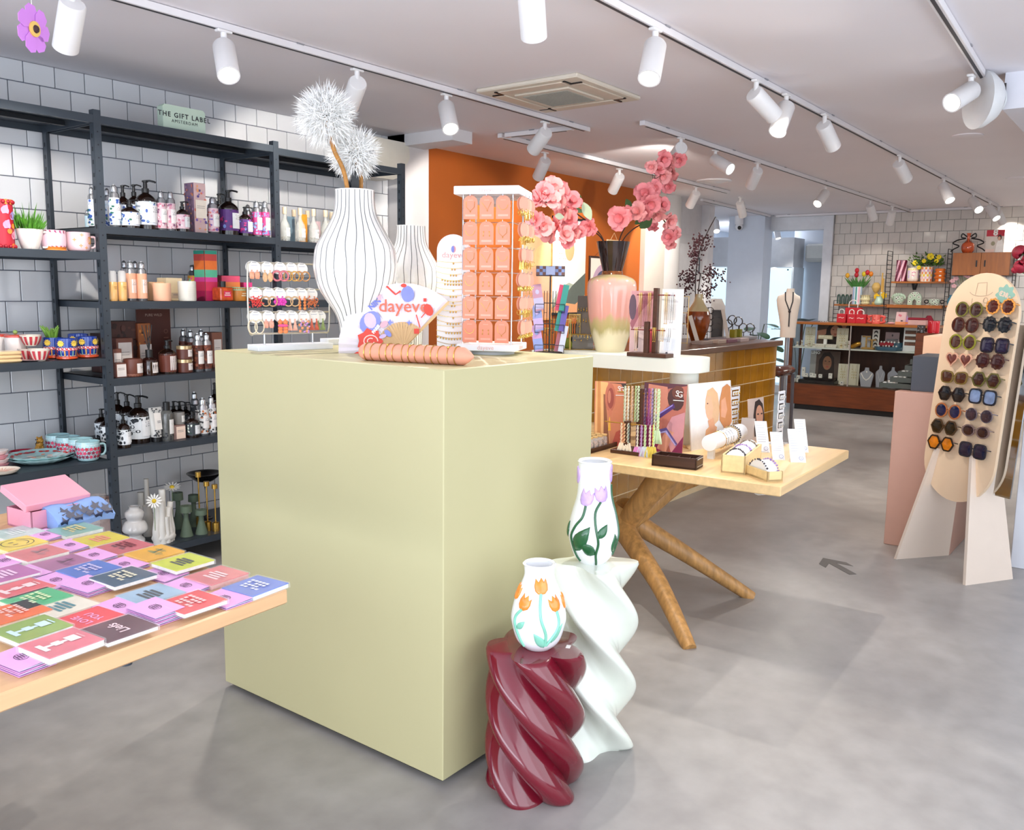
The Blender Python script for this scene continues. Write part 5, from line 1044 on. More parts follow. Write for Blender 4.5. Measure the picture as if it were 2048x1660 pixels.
def jcard(nm, lab, grp, M, style, gold='neck'):
    w, h = CW, CH; pts = [(-w/2, -h), (w/2, -h), (w/2, -w*.42)]+[(w/2*cos(pi*i/10), -w*.42+w*.42*sin(pi*i/10)) for i in range(1, 10)]+[(-w/2, -w*.42)]
    o = thing(nm, lab, 'jewellery card', (0, 0, 0), 0, grp); o.matrix_world = M
    B().prism(pts, .0012, Matrix.Rotation(pi/2, 4, 'X')).out('card', CARD, o, 0)
    b = B(); fl_ = lambda u, v: V((u, -.0025, v))
    if style == 0: b.tube([fl_(-w*.3, -h*.25), fl_(-w*.28, -h*.5), fl_(0, -h*.66), fl_(w*.28, -h*.5), fl_(w*.3, -h*.25)], .0007, 4); b.ball(fl_(0, -h*.69), .0022, 6, 4)
    elif style == 1: b.tube([fl_(-w*.35, -h*.3), fl_(w*.05, -h*.62), fl_(w*.32, -h*.28)], .0007, 4); b.ball(fl_(w*.05, -h*.65), .002, 6, 4)
    elif style == 2: b.tube([fl_(w*.33*cos(a), -h*.4+w*.33*sin(a)) for a in [pi+pi*i/10 for i in range(11)]], .0008, 4)
    else:
        for u, v in ((-.2, .45), (.2, .45), (-.22, .62), (.22, .62)): b.ball(fl_(u*w, -v*h), .0022, 6, 4)
        b.tube([fl_(-w*.2, -h*.45), fl_(-w*.22, -h*.62)], .0006, 4); b.tube([fl_(w*.2, -h*.45), fl_(w*.22, -h*.62)], .0006, 4)
    b.out('chain', GOLD, o, 60)
    decal('print', [(rct(-w*.36, -h*.88, w*.36, -h*.8), '#efab95'), (rct(-w*.18, -h*.21, w*.18, -h*.185), '#efab95')], lambda u, v, k: V((u, -.0013-k, v)), o)
    h_ = B(); h_.tube(smooth3([(0, .008, -.002), (0, -.006, -.004), (0, -.008, .004)], 3), .0011, 5); h_.out('hook', SILV, o, 60)
Mt = Matrix.Translation(TC) @ Matrix.Rotation(rzT, 4, 'Z')
COLN = ['left', 'middle', 'right']
for r in range(6):
    for c in range(3):
        y = .026+.0145+(2-c)*.0575; M = Mt @ Matrix.Translation((-.012, y, rowz[r]+.003)) @ Matrix.Rotation(-pi/2, 4, 'Z')
        jcard('necklace_card', f'salmon necklace card, {ORD[r]} row from the top, {COLN[c]} column of the tower', 'necklace cards on the card tower', M, (r*2+c+(r == 0 and c == 2)*0) % 4 if not (r == 0 and c == 2) else 2)
ECOL = ['#e39a7f']; EM = mat('#e7a58c', .6, var=.03)
def eardangle(b, x, y, z, k):
    if k == 0: b.tube([(x, y+.008*cos(a), z-.010+.009*sin(a)) for a in [2*pi*i/12 for i in range(12)]], .0012, 4, closed=True)
    elif k == 1:
        for j in range(3): b.ball((x, y+.004*(j-1), z-.008-.005*j), .003, 6, 4)
    elif k == 2:
        for j in range(5): b.tube([(x, y, z), (x+.003*j-.006, y+.003*(j-2), z-.03)], .0011, 4)
    else: b.ball((x, y, z-.012), (.005, .006, .009), 8, 5)
for r in range(6):
    for c in range(4):
        x = .022+c*.044
        o = thing('earring_card', f'salmon earring cards seen edge-on, {ORD[r]} row, {ORD[c]} hook from the tower corner', 'jewellery card', (0, 0, 0), 0, 'earring cards on the card tower'); o['label'] = f'salmon earring card seen edge-on, {ORD[r]} row, {ORD[c]} hook from the tower corner'
        o.matrix_world = Mt @ Matrix.Translation((x, -.012, rowz[r]+.002)) @ Matrix.Rotation(radians(-32+11*((r+c) % 3)), 4, 'Z')
        w, h = CW*.86, CH*.62; pts = [(-w/2+w/2*cos(a)+w/2, -h/2+h/2*sin(a)) for a in [2*pi*i/18 for i in range(18)]]
        for j in range(2): B().prism(pts, .001, Matrix.Translation((0, -.004-.011*j, 0)) @ Matrix.Rotation(pi/2, 4, 'X')).out('card', EM, o, 0)
        b = B()
        for q in (-1, 1): eardangle(b, q*w*.25, -.018, -h*.85, (r+c*2) % 4); eardangle(b, q*w*.2, -.006, -h*.9, (r+c) % 4)
        b.out('earrings', mat('#e0c26a', .25, .8, var=.15, scale=60), o, 60)
        h_ = B(); h_.tube([(0, .012, -.002), (0, -.024, -.004), (0, -.026, .005)], .0011, 5); h_.out('hook', SILV, o, 60)
nL = -e2; up = V((0, 0, 1))
for s_, z in (('dayeve', HT-.013), ('dayeve', .026)):
    k = WL/2
    text(s_, .022, (-.0152 if z > .1 else -.0052, k, z), (0, -1, 0), (0, 0, 1), (-1, 0, 0), mat('#e8b9b2', .6), t); text(s_, .022, (k, -.0152 if z > .1 else -.0052, z), (1, 0, 0), (0, 0, 1), (0, -1, 0), mat('#e8b9b2', .6), t)
# ------------------------------------------------------------ earring rack with round white cards
ra = onz(517, 703, PZ); rb = onz(666, 697.5, PZ); d = rb-ra; L_ = d.length; rz = atan2(d.y, d.x); s = mpp(ra+V((0, 0, .15))); 
t = thing('earring_rack', 'white-based wire rack of earrings on round white cards', 'display rack', ra, rz)
B().box((L_/2, .045, 6*s), (L_, .09, 12*s), bev=.001).out('base', mat('#e9ecf2', .35, var=.01), t)
zz = lambda y: (702-y)*s
for x in (.045, L_-.06): B().cyl((x, .045, 12*s), (x, .045, zz(668)), .0032, seg=8).out('leg', SILV, t)
x0, x1 = -.012, L_+.01; FRM = mat('#bdb7a8', .3, .7)
B().tube(smooth3([(x0+.02, .045, zz(668)), (x0, .045, zz(658)), (x0, .045, zz(540)), (x0+.012, .045, zz(526)), (x0+.04, .045, zz(525)), (x1-.03, .045, zz(525)), (x1, .045, zz(535)), (x1, .045, zz(655)), (x1-.02, .045, zz(668))], 4), .0034, 7, closed=True).out('frame', FRM, t, 60)
for y in (577, 624): B().cyl((x0, .045, zz(y)), (x1, .045, zz(y)), .0028, seg=8).out('bar', FRM, t)
Mk = Matrix.Translation(ra) @ Matrix.Rotation(rz, 4, 'Z'); CWH = mat('#efece6', .6, var=.02)
EAR = [  # row bar y, card px, kind, colour, words
 (525, 521, 'fan', '#e69a78', 'salmon ruffled'), (525, 549, 'leaf', '#d8a878', 'tan leaf-shaped'), (525, 577, 'hoopthick', '#cf6f78', 'rose beaded hoop'), (525, 602, 'hoop', '#d8a24a', 'gold hoop'), (525, 626, 'hoop', '#c88a4a', 'bronze hoop'),
 (577, 523, 'pom', '#e0433f', 'red pompom'), (577, 551, 'hoop', '#c99a68', 'tan hoop'), (577, 575, 'flower', '#d83aa8', 'magenta flower'), (577, 601, 'hoop', '#d0a878', 'beige wavy hoop'), (577, 625, 'chain', '#e88a4a', 'orange chain'), (577, 648, 'pom', '#d87a4a', 'orange beaded'),
 (624, 521, 'hooplong', '#e3cfb0', 'cream oval hoop'), (624, 549, 'fan', '#e8a088', 'peach tassel'), (624, 580, 'stack', '#e8804a', 'pink and orange disc'), (624, 602, 'tassel', '#e8a890', 'pale pink tassel'), (624, 628, 'multi', '#e89a6a', 'multicoloured bead'), (624, 652, 'tassel', '#c85a3a', 'rust tassel'), (624, 667, 'tassel', '#8a9a5a', 'green tassel')]
for k, (by, cx, kind, col, wd) in enumerate(EAR):
    x = (cx-517)*s*1.0+.004; r = 12.6*s; M = Mk @ Matrix.Translation((x, .040, zz(by)))
    o = thing('earring_card', f'{wd} earrings on a round white card, {["top", "middle", "lowest"][(by > 540)+(by > 600)]} bar of the wire rack', 'earrings', (0, 0, 0), 0, 'earring cards on the wire rack'); o.matrix_world = M @ Matrix.Rotation(radians(-14), 4, 'Z')
    B().prism(ring(0, -r*.8, r, 22), .0012, Matrix.Rotation(pi/2, 4, 'X')).out('card', CWH, o, 0); B().prism(ring(-.006, -r*.7, r, 22), .0012, Matrix.Translation((0, .014, 0)) @ Matrix.Rotation(pi/2, 4, 'X')).out('card', CWH, o, 0)
    decal('print', [(rct(-r*.5, -r*.45, r*.5, -r*.38), '#9a9ab0'), (rct(-r*.35, -r*.02, r*.35, r*.06), '#5a4a44')], lambda u, v, q: V((u, -.0013-q, v)), o)
    m = mat(col, .45, var=.22, scale=120); rs = random.Random(k)
    for q in (-1, 1):
        b = B(); cxq = q*r*.42; z0 = -r*1.25; b.ball((cxq, -.004, z0), .003, 6, 4)
        if kind in ('hoop', 'hoopthick', 'hooplong'):
            rr = r*.72; fz = 1.5 if kind == 'hooplong' else 1.05; cxq = q*r*.55
            b.tube([(cxq+rr*cos(a), -.006, z0-rr*fz+rr*fz*sin(a)*1.0) for a in [2*pi*i/18 for i in range(18)]], .0038 if kind == 'hoopthick' else .0022, 6, closed=True)
        elif kind == 'fan':
            for j in range(5): a = (j-2)*.2; b.ball((cxq+sin(a)*r*.6, -.006, z0-r*.75), (r*.17, .004, r*.6), 8, 5)
        elif kind == 'leaf': b.ball((cxq, -.006, z0-r*1.0), (r*.42, .003, r*.8), 10, 6)
        elif kind == 'pom':
            for j in range(46): b.ball((cxq+rs.gauss(0, r*.28), -.006+rs.gauss(0, .004), z0-r*.8+rs.gauss(0, r*.38)), r*.12, 5, 3)
        elif kind == 'flower':
            for j in range(6): a = j*pi/3; b.ball((cxq+r*.38*cos(a), -.007, z0-r*.8+r*.38*sin(a)), (r*.3, .003, r*.3), 8, 5)
            b.ball((cxq, -.010, z0-r*.8), r*.2, 8, 5)
        elif kind in ('stack', 'chain', 'multi'):
            for j in range(4): b.ball((cxq+(rs.uniform(-.3, .3)*r if kind == 'multi' else 0), -.006, z0-r*(.4+.5*j)), (r*(.42 if kind == 'stack' else .26), .004, r*(.36 if kind == 'stack' else .26)), 10, 5)
        else:
            for j in range(7): b.tube([(cxq, -.006, z0), (cxq+(j-3)*r*.12, -.006, z0-r*1.8)], .0014, 5)
        b.out('earring', m, o, 60)
    if kind == 'multi':
        b = B()
        for j in range(14): b.ball((rs.uniform(-1, 1)*r, -.009, -r*(1.4+rs.random()*2)), r*.16, 6, 4)
        b.out('beads', mat('#c99ad8', .4, var=.5, scale=200), o, 60, kind='stuff')
    if kind == 'stack':
        b = B(); b.ball((0, -.009, -r*2.2), (r*.9, .003, r*.25), 12, 5); b.out('beads', mat('#e0508a', .4), o, 60)
p = onz(672, 690, PZ); t = thing('white_block', 'small white display block behind the earring rack', 'block', p, rz); B().box((.05, .04, .012), (.16, .07, .024), bev=.001).out('block', mat('#e9ecf2', .35), t)
# ============================================================ on the riser bench and the right-hand table
# ------------------------------------------------------------ pink glazed vase with blossom branches
c = onz(1220, 703, RZ); s = mpp(c+V((0, 0, .2))); BV = c
prb = smoothprof([(28*s, 0), (29.5*s, 4*s), (35*s, 22*s), (43*s, 52*s), (47.5*s, 96*s), (49*s, 128*s), (44*s, 143*s), (30*s, 150*s), (20*s, 153*s)], 4)
prn = smoothprof([(19*s, 152*s), (18.5*s, 156*s), (21*s, 166*s), (27*s, 190*s), (31*s, 208*s), (33*s, 217*s)], 4)
def glaze():
    m = mat('#e8b0a4', .12, var=.05, scale=14, coat=.5); nt = m.node_tree; N = nt.nodes; L = nt.links; P = N['Principled BSDF']
    tc = N.new('ShaderNodeTexCoord'); sx = N.new('ShaderNodeSeparateXYZ'); L.new(tc.outputs['Object'], sx.inputs[0])
    mp = N.new('ShaderNodeMapping'); mp.inputs['Scale'].default_value = (26, 26, 2.5); L.new(tc.outputs['Object'], mp.inputs[0]); nz = N.new('ShaderNodeTexNoise'); nz.inputs['Scale'].default_value = 1; nz.inputs['Detail'].default_value = 2; L.new(mp.outputs[0], nz.inputs['Vector'])
    md = N.new('ShaderNodeMath'); md.operation = 'MULTIPLY_ADD'; md.inputs[1].default_value = .11; L.new(nz.outputs['Fac'], md.inputs[0]); L.new(sx.outputs['Z'], md.inputs[2])
    mr = N.new('ShaderNodeMapRange'); mr.inputs[1].default_value = .05; mr.inputs[2].default_value = 153*s+.055; L.new(md.outputs[0], mr.inputs[0])
    r = N.new('ShaderNodeValToRGB'); e = r.color_ramp.elements; e[0].position = 0; e[0].color = lin('#e6dcb8'); e[1].position = 1; e[1].color = lin('#cfc08c')
    for p_, h in ((.22, '#e6dcb8'), (.30, '#b9ad76'), (.40, '#c7b07f'), (.46, '#e3a596'), (.70, '#e8aea2'), (.90, '#e5b3a3'), (.96, '#d8bd8d')): q = e.new(p_); q.color = lin(h)
    L.new(mr.outputs[0], r.inputs[0]); L.new(r.outputs[0], P.inputs['Base Color']); return m
t = thing('glazed_vase', 'tall pink-over-cream glazed vase with dark brown neck on the riser bench', 'vase', c)
B().lathe([(.001, 0)]+prb, seg=44, c0=False, c1=False).out('body', glaze(), t, 50)
vessel(prn, mat('#2c1b16', .1, var=.4, scale=22, coat=.6), t, 'neck', .004, 44, depth=60*s)
B().lathe([(21*s, 150*s), (20.5*s, 158*s), (19*s, 160*s)], seg=40, c0=False, c1=False).out('amber_band', gloss('#7a4318', .12, var=.4, scale=40), t, 50)
PINKM = [mat('#ee8f92', .7, var=.14, scale=30), mat('#f2a3a0', .7, var=.12, scale=30)]
def petal_mesh():
    b = B()
    for k in range(6):
        a = 2*pi*k/6+.2*(k % 2); R = Matrix.Rotation(a, 4, 'Z') @ Matrix.Rotation(-.35-.3*(k % 2), 4, 'Y'); L_ = []
        for x, w, z in ((.08, .10, 0), (.35, .34, .06), (.7, .50, .05), (.95, .40, -.03), (1.06, .14, .0)):
            L_.append([b._v(R @ V((x+.03*abs(y)*(-1), y*w, z+.10*abs(y)*(1 if (k+int(x*9)) % 2 else -.6)))) for y in (-1, -.5, 0, .5, 1)])
        b.skin(L_, False, False, close=False)
    for k in range(4):
        a = 2*pi*k/4+.6; R = Matrix.Rotation(a, 4, 'Z') @ Matrix.Rotation(-.95, 4, 'Y'); L_ = []
        for x, w, z in ((.05, .08, .05), (.35, .28, .08), (.62, .30, .1), (.78, .1, .12)): L_.append([b._v(R @ V((x, y*w, z+.08*abs(y)))) for y in (-1, 0, 1)])
        b.skin(L_, False, False, close=False)
    return b
fl0 = petal_mesh().out('blossom', PINKM[0], None, 60); fl1 = fl0.data.copy(); fl1.materials.clear(); fl1.materials.append(PINKM[1])
BRK = mat('#3a2620', .7); LEAFM = mat('#3f5f35', .5, var=.2); LEAFP = mat('#b8c9a8', .5, var=.12)
rsb = random.Random(5)
def branch(lab, tips, leaves, first):
    t = thing('blossom_branch', lab, 'branch', BV, 0, None); b = B(); mouth = V((0, 0, 205*s))
    for (pts, fl) in tips:
        P3 = []
        for px, py, dy in pts: P3.append(ony(px, py, BV.y+dy)-BV)
        b.tube(smooth3([V((P3[0].x*.25, P3[0].y*.25, 150*s)), V((P3[0].x*.45, P3[0].y*.45, 212*s))]+P3, 5), [.0042]*3+[.0034]*300 if False else .0034, 6)
        for (px, py, r, dy) in fl:
            q = ony(px, py, BV.y+dy)-BV; near = min(P3, key=lambda p_: (p_-q).length); b.tube([near, (near+q)/2+V((0, 0, .004)), q], .0015, 5)
            o = fl0 if first and not t.children else fl0.copy()
            if o is not fl0: COL.objects.link(o)
            if rsb.random() < .4: o.data = fl1
            o.parent = t; n = (CAM-(q+BV)).normalized(); n = (n+V((rsb.gauss(0, .4), rsb.gauss(0, .4), rsb.gauss(0, .35)))).normalized()
            o.matrix_local = Matrix.Translation(q) @ n.to_track_quat('Z', 'Y').to_matrix().to_4x4() @ Matrix.Rotation(rsb.uniform(0, 6), 4, 'Z') @ Matrix.Scale(r*s*1.15, 4)
    b.out('stem', BRK, t, 60)
    for px, py, qx, qy, w, dy, pale in leaves:
        a_, c_ = ony(px, py, BV.y+dy)-BV, ony(qx, qy, BV.y+dy-.01)-BV; d = c_-a_; n = (CAM-BV).normalized(); sd = d.cross(n).normalized()*w*s; L_ = []; b = B()
        for k in range(6): f = k/5; wv = sin(pi*min(.98, f*.9+.06)); m_ = a_+d*f; L_.append([b._v(m_-sd*wv+n*.004*wv), b._v(m_), b._v(m_+sd*wv+n*.004*wv)])
        b.skin(L_, False, False, close=False); b.out('leaf', LEAFP if pale else LEAFM, t, 60)
branch('branch with two big clusters of pink blossom leaning left', [([(1188, 455, 0), (1150, 425, -.02), (1112, 398, -.03)], [(1085, 388, 19, -.03), (1103, 378, 20, -.04), (1122, 384, 18, -.03), (1098, 402, 19, -.05), (1080, 402, 15, -.03), (1115, 400, 15, -.04), (1142, 404, 18, -.02), (1130, 421, 17, -.03)]),
  ([(1186, 462, .02), (1160, 455, .01), (1120, 450, 0)], [(1072, 440, 17, .0), (1085, 452, 19, -.01), (1100, 462, 19, -.01), (1118, 455, 20, -.02), (1135, 440, 19, -.02), (1145, 462, 17, -.01), (1128, 470, 16, -.02), (1136, 482, 13, -.02), (1160, 465, 12, 0), (1179, 453, 17, -.02), (1143, 430, 14, -.02)])],
  [(1160, 412, 1155, 384, 6, -.02, 0), (1108, 410, 1092, 404, 5, -.05, 0), (1110, 432, 1128, 434, 6, -.04, 1), (1166, 405, 1182, 440, 9, -.04, 1), (1140, 416, 1168, 424, 5, -.02, 0)], True)
branch('tall branch of pink blossom rising to the upper right', [([(1250, 455, 0), (1275, 420, -.02), (1306, 362, -.02), (1335, 330, -.02)], [(1240, 436, 23, -.04), (1290, 386, 21, -.04), (1305, 376, 17, -.03), (1275, 425, 20, -.05), (1298, 405, 22, -.06), (1313, 425, 19, -.05), (1322, 410, 17, -.04), (1290, 428, 18, -.05), (1325, 316, 18, -.03), (1340, 328, 20, -.04), (1358, 318, 16, -.03), (1325, 350, 17, -.04), (1345, 345, 17, -.04), (1303, 333, 13, -.02), (1338, 372, 15, -.03), (1316, 300+40, 14, -.03), (1255, 425, 14, -.04)])],
  [(1262, 420, 1252, 398, 7, -.02, 0), (1270, 448, 1290, 436, 7, -.02, 0)], False)
branch('short branch with green leaves and drooping pink blossom at the right', [([(1262, 462, 0), (1290, 445, -.01), (1318, 432, -.02), (1337, 455, -.02)], [(1336, 440, 18, -.03), (1308, 456, 12, -.02), (1340, 474, 17, -.03), (1343, 490, 12, -.03), (1350, 466, 13, -.03)])],
  [(1280, 456, 1304, 437, 11, -.03, 0), (1310, 432, 1328, 428, 6, -.03, 1)], False)
# ------------------------------------------------------------ necklace stand and boards on the riser
ca = onz(1253, 712, RZ); cb = onz(1332, 717, RZ); s2 = mpp(cb+V((0, 0, .2))); yv = (ca-cb).normalized(); rzb = atan2(yv.y, yv.x)-pi/2
t = thing('necklace_stand', 'dark wooden necklace stand with two cross bars on the riser bench', 'jewellery stand', cb, rzb); Lb = (ca-cb).length; dw = .13
B().box((dw/2, Lb/2, .010), (dw, Lb, .020), bev=.002).out('base', DWOOD, t)
yc = Lb*.40; B().box((dw*.35, yc, .02+66*s2), (.022, .024, 132*s2), bev=.001).out('post', DWOOD, t); B().box((dw*.12, yc+.030, .02+32*s2), (.022, .024, 64*s2), bev=.001).out('front_post', DWOOD, t)
BAR = mat('#7a2a2c', .35)
B().cyl((dw*.35, yc-.10, .02+118*s2), (dw*.35, yc+.11, .02+118*s2), .003).out('bar', BAR, t); B().cyl((dw*.12, yc-.07, .02+47*s2), (dw*.12, yc+.12, .02+47*s2), .003).out('bar', BAR, t)
def hang(px, py, ly, n, m, lab, Xoff, rr=.0012, grp='necklaces on the dark wooden stand', w=4, nm='necklace', cat='necklace'):
    p = onx(px, py, cb.x+Xoff); k = mpp(p); b = B()
    for j in range(n):
        u = (j-(n-1)/2)*w*k; b.tube([p+V((0, u-w*.3*k, -ly*k*.0)), p+V((0, u-w*.36*k, -ly*k*.6)), p+V((0, u, -ly*k)), p+V((0, u+w*.36*k, -ly*k*.6)), p+V((0, u+w*.3*k, 0))], rr, 4)
        b.ball(p+V((-.002, u, -ly*k)), rr*2.4, 6, 4)
    o = b.out(nm, m, None, 60); tag(o, lab, cat, grp)
BEAD = mat('#8a4a58', .4, var=.4, scale=200); PINKB = mat('#e89aa0', .4, var=.3, scale=200)
for px, py, ly, m, lab in ((1282, 585, 70, GOLD, 'thin gold necklace left of the post, upper bar'), (1291, 585, 66, BEAD, 'plum bead necklace on the upper bar'), (1300, 585, 70, GOLD, 'gold and pearl necklace near the post, upper bar'), (1333, 585, 62, GOLD, 'gold pendant necklace right of the post, upper bar'), (1345, 585, 60, SILV, 'silver necklace at the right end of the upper bar')):
    hang(px, py, ly, 2, m, lab, dw*.32)
for px, py, ly, m, lab in ((1273, 655, 45, GOLD, 'short gold necklace at the left end of the lower bar'), (1309, 655, 28, GOLD, 'gold cross pendant in the middle of the lower bar'), (1325, 656, 26, GOLD, 'short gold necklace right on the lower bar'), (1338, 657, 26, SILV, 'silver charm necklace right on the lower bar')):
    hang(px, py, ly, 2, m, lab, dw*.08)
pz = onz(1330, 711, RZ); 
def face_board(nm, lab, pl, pr_, top, z, lean, m, shapes=None, X=None, az=pi, th=.006, cat='board'):
    # bottom-left and bottom-right photo points on a horizontal surface give place and width
    a_, b_ = (onz(*pl, z), onz(*pr_, z)); mid = (a_+b_)/2; w = (a_-b_).length; d = a_-b_; azz = atan2(d.y, d.x)+pi/2
    k = mpp(mid+V((0, 0, .12))); h = (min(pl[1], pr_[1])+abs(pl[1]-pr_[1])/2-top)*k
    t, mp, n, R3 = boardthing(nm, lab, cat, mid, w, h, azz, lean, m, th)
    if shapes: decal('print', [([((x-.5)*w, y*h) for x, y in pts], c) for pts, c in shapes], mp, t)
    return t, mp, n, R3, w, h
def sg(t, mp, n, R3, w, h, x, y, sz):
    X = R3 @ V((1, 0, 0)); Z = R3 @ V((0, 0, 1))
    text('S', sz, mp((x-.5)*w-sz*.16, y*h, .003), X, Z, n, PAPER, t); text('G', sz, mp((x-.5)*w+sz*.18, y*h-sz*.1, .003), X, Z, n, PAPER, t)
    decal('small_print', [([((x-.5)*w+q*sz, y*h-sz*(.75+.16*j)) for q, j in ((-.6, 0), (.7, 0), (.7, .55), (-.6, .55))], '#f2efea')], lambda u, v, k: mp(u, v, .003+k), t)
r_ = face_board('white_board', 'white backing board behind the necklace stand', (1318, 714), (1360, 716), 579, RZ, .05, PAPER, [(rct(.1, .0, .8, .96), '#e9e6e6'), (rct(.15, .55, .65, .92), '#dcd6d0'), (rct(.2, .1, .75, .3), '#dfe3ea'), (ell(.35, .06, .06, .02, 10), '#4a4a58')], cat='board')
o = face_board('pink_board', 'pink printed backing board beside the glazed vase', (1258, 711), (1304, 712), 582, RZ, .10, mat('#d8b4b2', .6), [(rct(.02, .45, .98, 1), '#c98f92'), ([(.0, .5), (.55, .95), (1, .98), (1, .9), (.5, .7), (.1, .4)], '#a05a66'), (ell(.1, .75, .16, .2, 12), '#5a3f50'), (rct(.2, .05, .62, .42), '#e0c6c2'), ([(.75, .0), (1, .0), (1, .42), (.62, .42)], '#d8525a'), (rct(.33, .12, .38, .38), '#3a3038')])
sg(*r_, .5, .88, .04)
# ------------------------------------------------------------ postcard rack
q = onz(1098, 706, RZ); s3 = mpp(q+V((0, 0, .2))); t = thing('postcard_rack', 'black wire postcard rack with checked header sign', 'rack', q, toward(q)+pi/2); WB = mat('#17181c', .45)
H = 172*s3; b = B()
b.lathe([(.07, 0), (.07, .006)], seg=24); b.cyl((0, 0, 0), (0, 0, H), .004, seg=8)
for u in (-.03, -.015, .015, .03): b.cyl((u, .01, .01), (u, .01, H*.72), .0018, seg=6)
for z in (.1, .34, .58): b.box((0, .0, H*z), (.10, .03, .004))
b.out('frame', WB, t, 40)
B().box((0, -.006, H*.945), (57*s3, .01, 20*s3), bev=.001).out('sign', WB, t)
chk = []
for i in range(9):
    for j in range(3):
        if (i+j) % 2: chk.append((rct(-28*s3+i*6.2*s3, H*.945-8*s3+j*6*s3, -28*s3+(i+1)*6.2*s3, H*.945-2*s3+j*6*s3), '#7f93c4'))
        else: chk.append((rct(-28*s3+i*6.2*s3, H*.945-8*s3+j*6*s3, -28*s3+(i+1)*6.2*s3, H*.945-2*s3+j*6*s3), '#6f4a44'))
chk += [(rct(-9*s3, H*.945-7*s3, 9*s3, H*.945+9*s3), '#aebbe0')]
decal('checked_print', chk, flatmap((0, -.0115, 0), (1, 0, 0), (0, 0, 1), (0, -1, 0)), t)
PCC = [[('#b98aa0', '#b9b4d8', 'lilac'), ('#c8355f', '#c8355f', 'crimson'), ('#1f8a7f', '#1f8a7f', 'teal')], [('#8f9ad0', '#c0a9d8', 'periwinkle'), ('#1f8a80', '#1f8a80', 'green'), ('#5a4fa0', '#5a4fa0', 'violet')], [('#c79ac8', '#8fa0d8', 'pink and blue'), ('#a05a6a', '#a05a6a', 'maroon'), ('#c9cfe0', '#c9cfe0', 'pale')]]
LV = ['top', 'middle', 'bottom']
for r in range(3):
    z = H*(.50-.235*r)
    for j, x in enumerate((-.052, .040, .060)):
        cc = PCC[r][j]; wq = .05 if j == 0 else .03; o = thing('postcard', f'{cc[2]} postcard in the {LV[r]} tier of the black rack', 'postcard', (0, 0, 0), 0, 'postcards in the black rack')
        o.matrix_world = Matrix.Translation(q) @ Matrix.Rotation(toward(q)+pi/2, 4, 'Z') @ Matrix.Translation((x*1.0, -.02-.008*j, z)) @ Matrix.Rotation(.18 if j else -.16, 4, 'Y') @ Matrix.Rotation(-.12, 4, 'X')
        B().box((0, 0, 50*s3/2), (wq, .003, 52*s3)).out('card', mat(cc[0], .5, var=.08), o, 0); decal('print', [(rct(-wq*.5, 2*s3, wq*.5, 24*s3), cc[1]), (ell(0, 36*s3, wq*.2, wq*.25, 8), cc[1])], lambda u, v, k: V((u, -.002-k, v)), o)
    b = B()
    for x in (-.075, -.03, .02, .075): b.tube([(x, -.045, z+.03), (x, -.045, z-.012), (x*.6, .0, z-.014)], .0018, 5)
    b.tube([(-.075, -.045, z+.03), (-.03, -.045, z+.03)], .0018, 5); b.tube([(.02, -.045, z+.03), (.075, -.045, z+.03)], .0018, 5); b.out('wire_pocket', WB, t, 60)
# gold-framed glass boxes with earrings
def goldbox(px, py, w, h, lab, n=8, inner=None, sz=RZ):
    p = onz(px, py, sz); k = mpp(p); W_, H_ = w*k, h*k; t = thing('earring_box', lab, 'glass box', p, toward(p)+pi/2); D = W_*.6
    b = B(); co = [(x, y) for x in (-W_/2, W_/2) for y in (-D/2, D/2)]
    for x, y in co: b.cyl((x, y, 0), (x, y, H_), .0022, seg=6)
    for z in (.002, H_):
        for (xa, ya), (xb, yb) in ((co[0], co[1]), (co[2], co[3]), (co[0], co[2]), (co[1], co[3])): b.cyl((xa, ya, z), (xb, yb, z), .0022, seg=6)
    b.out('frame', mat('#d8b868', .3, .85), t, 60); box('pane', (-W_/2, -D/2-.0005, 0), (W_/2, -D/2+.0005, H_), glass('#f2f0ea', .10), t)
    rs = random.Random(int(px)); b = B()
    for j in range(n): b.ball((W_*(-.42+.84*j/(n-1)), -D/2-.004, H_*.93-rs.uniform(.1, .35)*H_*(j % 2)), (.004, .003, .005), 6, 4); b.tube([(W_*(-.42+.84*j/(n-1)), -D/2-.004, H_), (W_*(-.42+.84*j/(n-1)), -D/2-.004, H_*(.9-.25*rs.random()))], .0012, 4)
    b.out('earrings', GOLD, t, 60, kind='stuff')
    if inner: box('card', (-W_*.4, -.002, .004), (W_*.4, .002, H_*.95), mat(inner, .6), t)
goldbox(1107, 703, 40, 46, 'small gold-framed glass box hung with earrings before the postcard rack'); goldbox(1120, 699, 40, 60, 'gold-framed glass box just behind the smaller one')
goldbox(1165, 699, 52, 30, 'low gold-framed glass box with grey lining left of the pink vase', inner='#7a7470'); goldbox(1148, 697, 22, 68, 'narrow gold frame with earrings behind the low glass box')
t, mp, n, R3, w, h = face_board('taupe_board', 'taupe card board with two rows of gold earrings left of the pink vase', (1150, 697), (1184, 699), 592, RZ, .06, mat('#7d7268', .7)); b = B()
for r in range(2):
    for j in range(6): b.ball(mp(w*(-.4+.16*j), h*(.74-.2*r)-.006*(j % 2), .004), (.0045, .003, .006), 6, 4); b.tube([mp(w*(-.4+.16*j), h*(.78-.2*r), .003), mp(w*(-.4+.16*j), h*(.70-.2*r), .004)], .0014, 4)
b.out('earrings', GOLD, t, 60, kind='stuff')
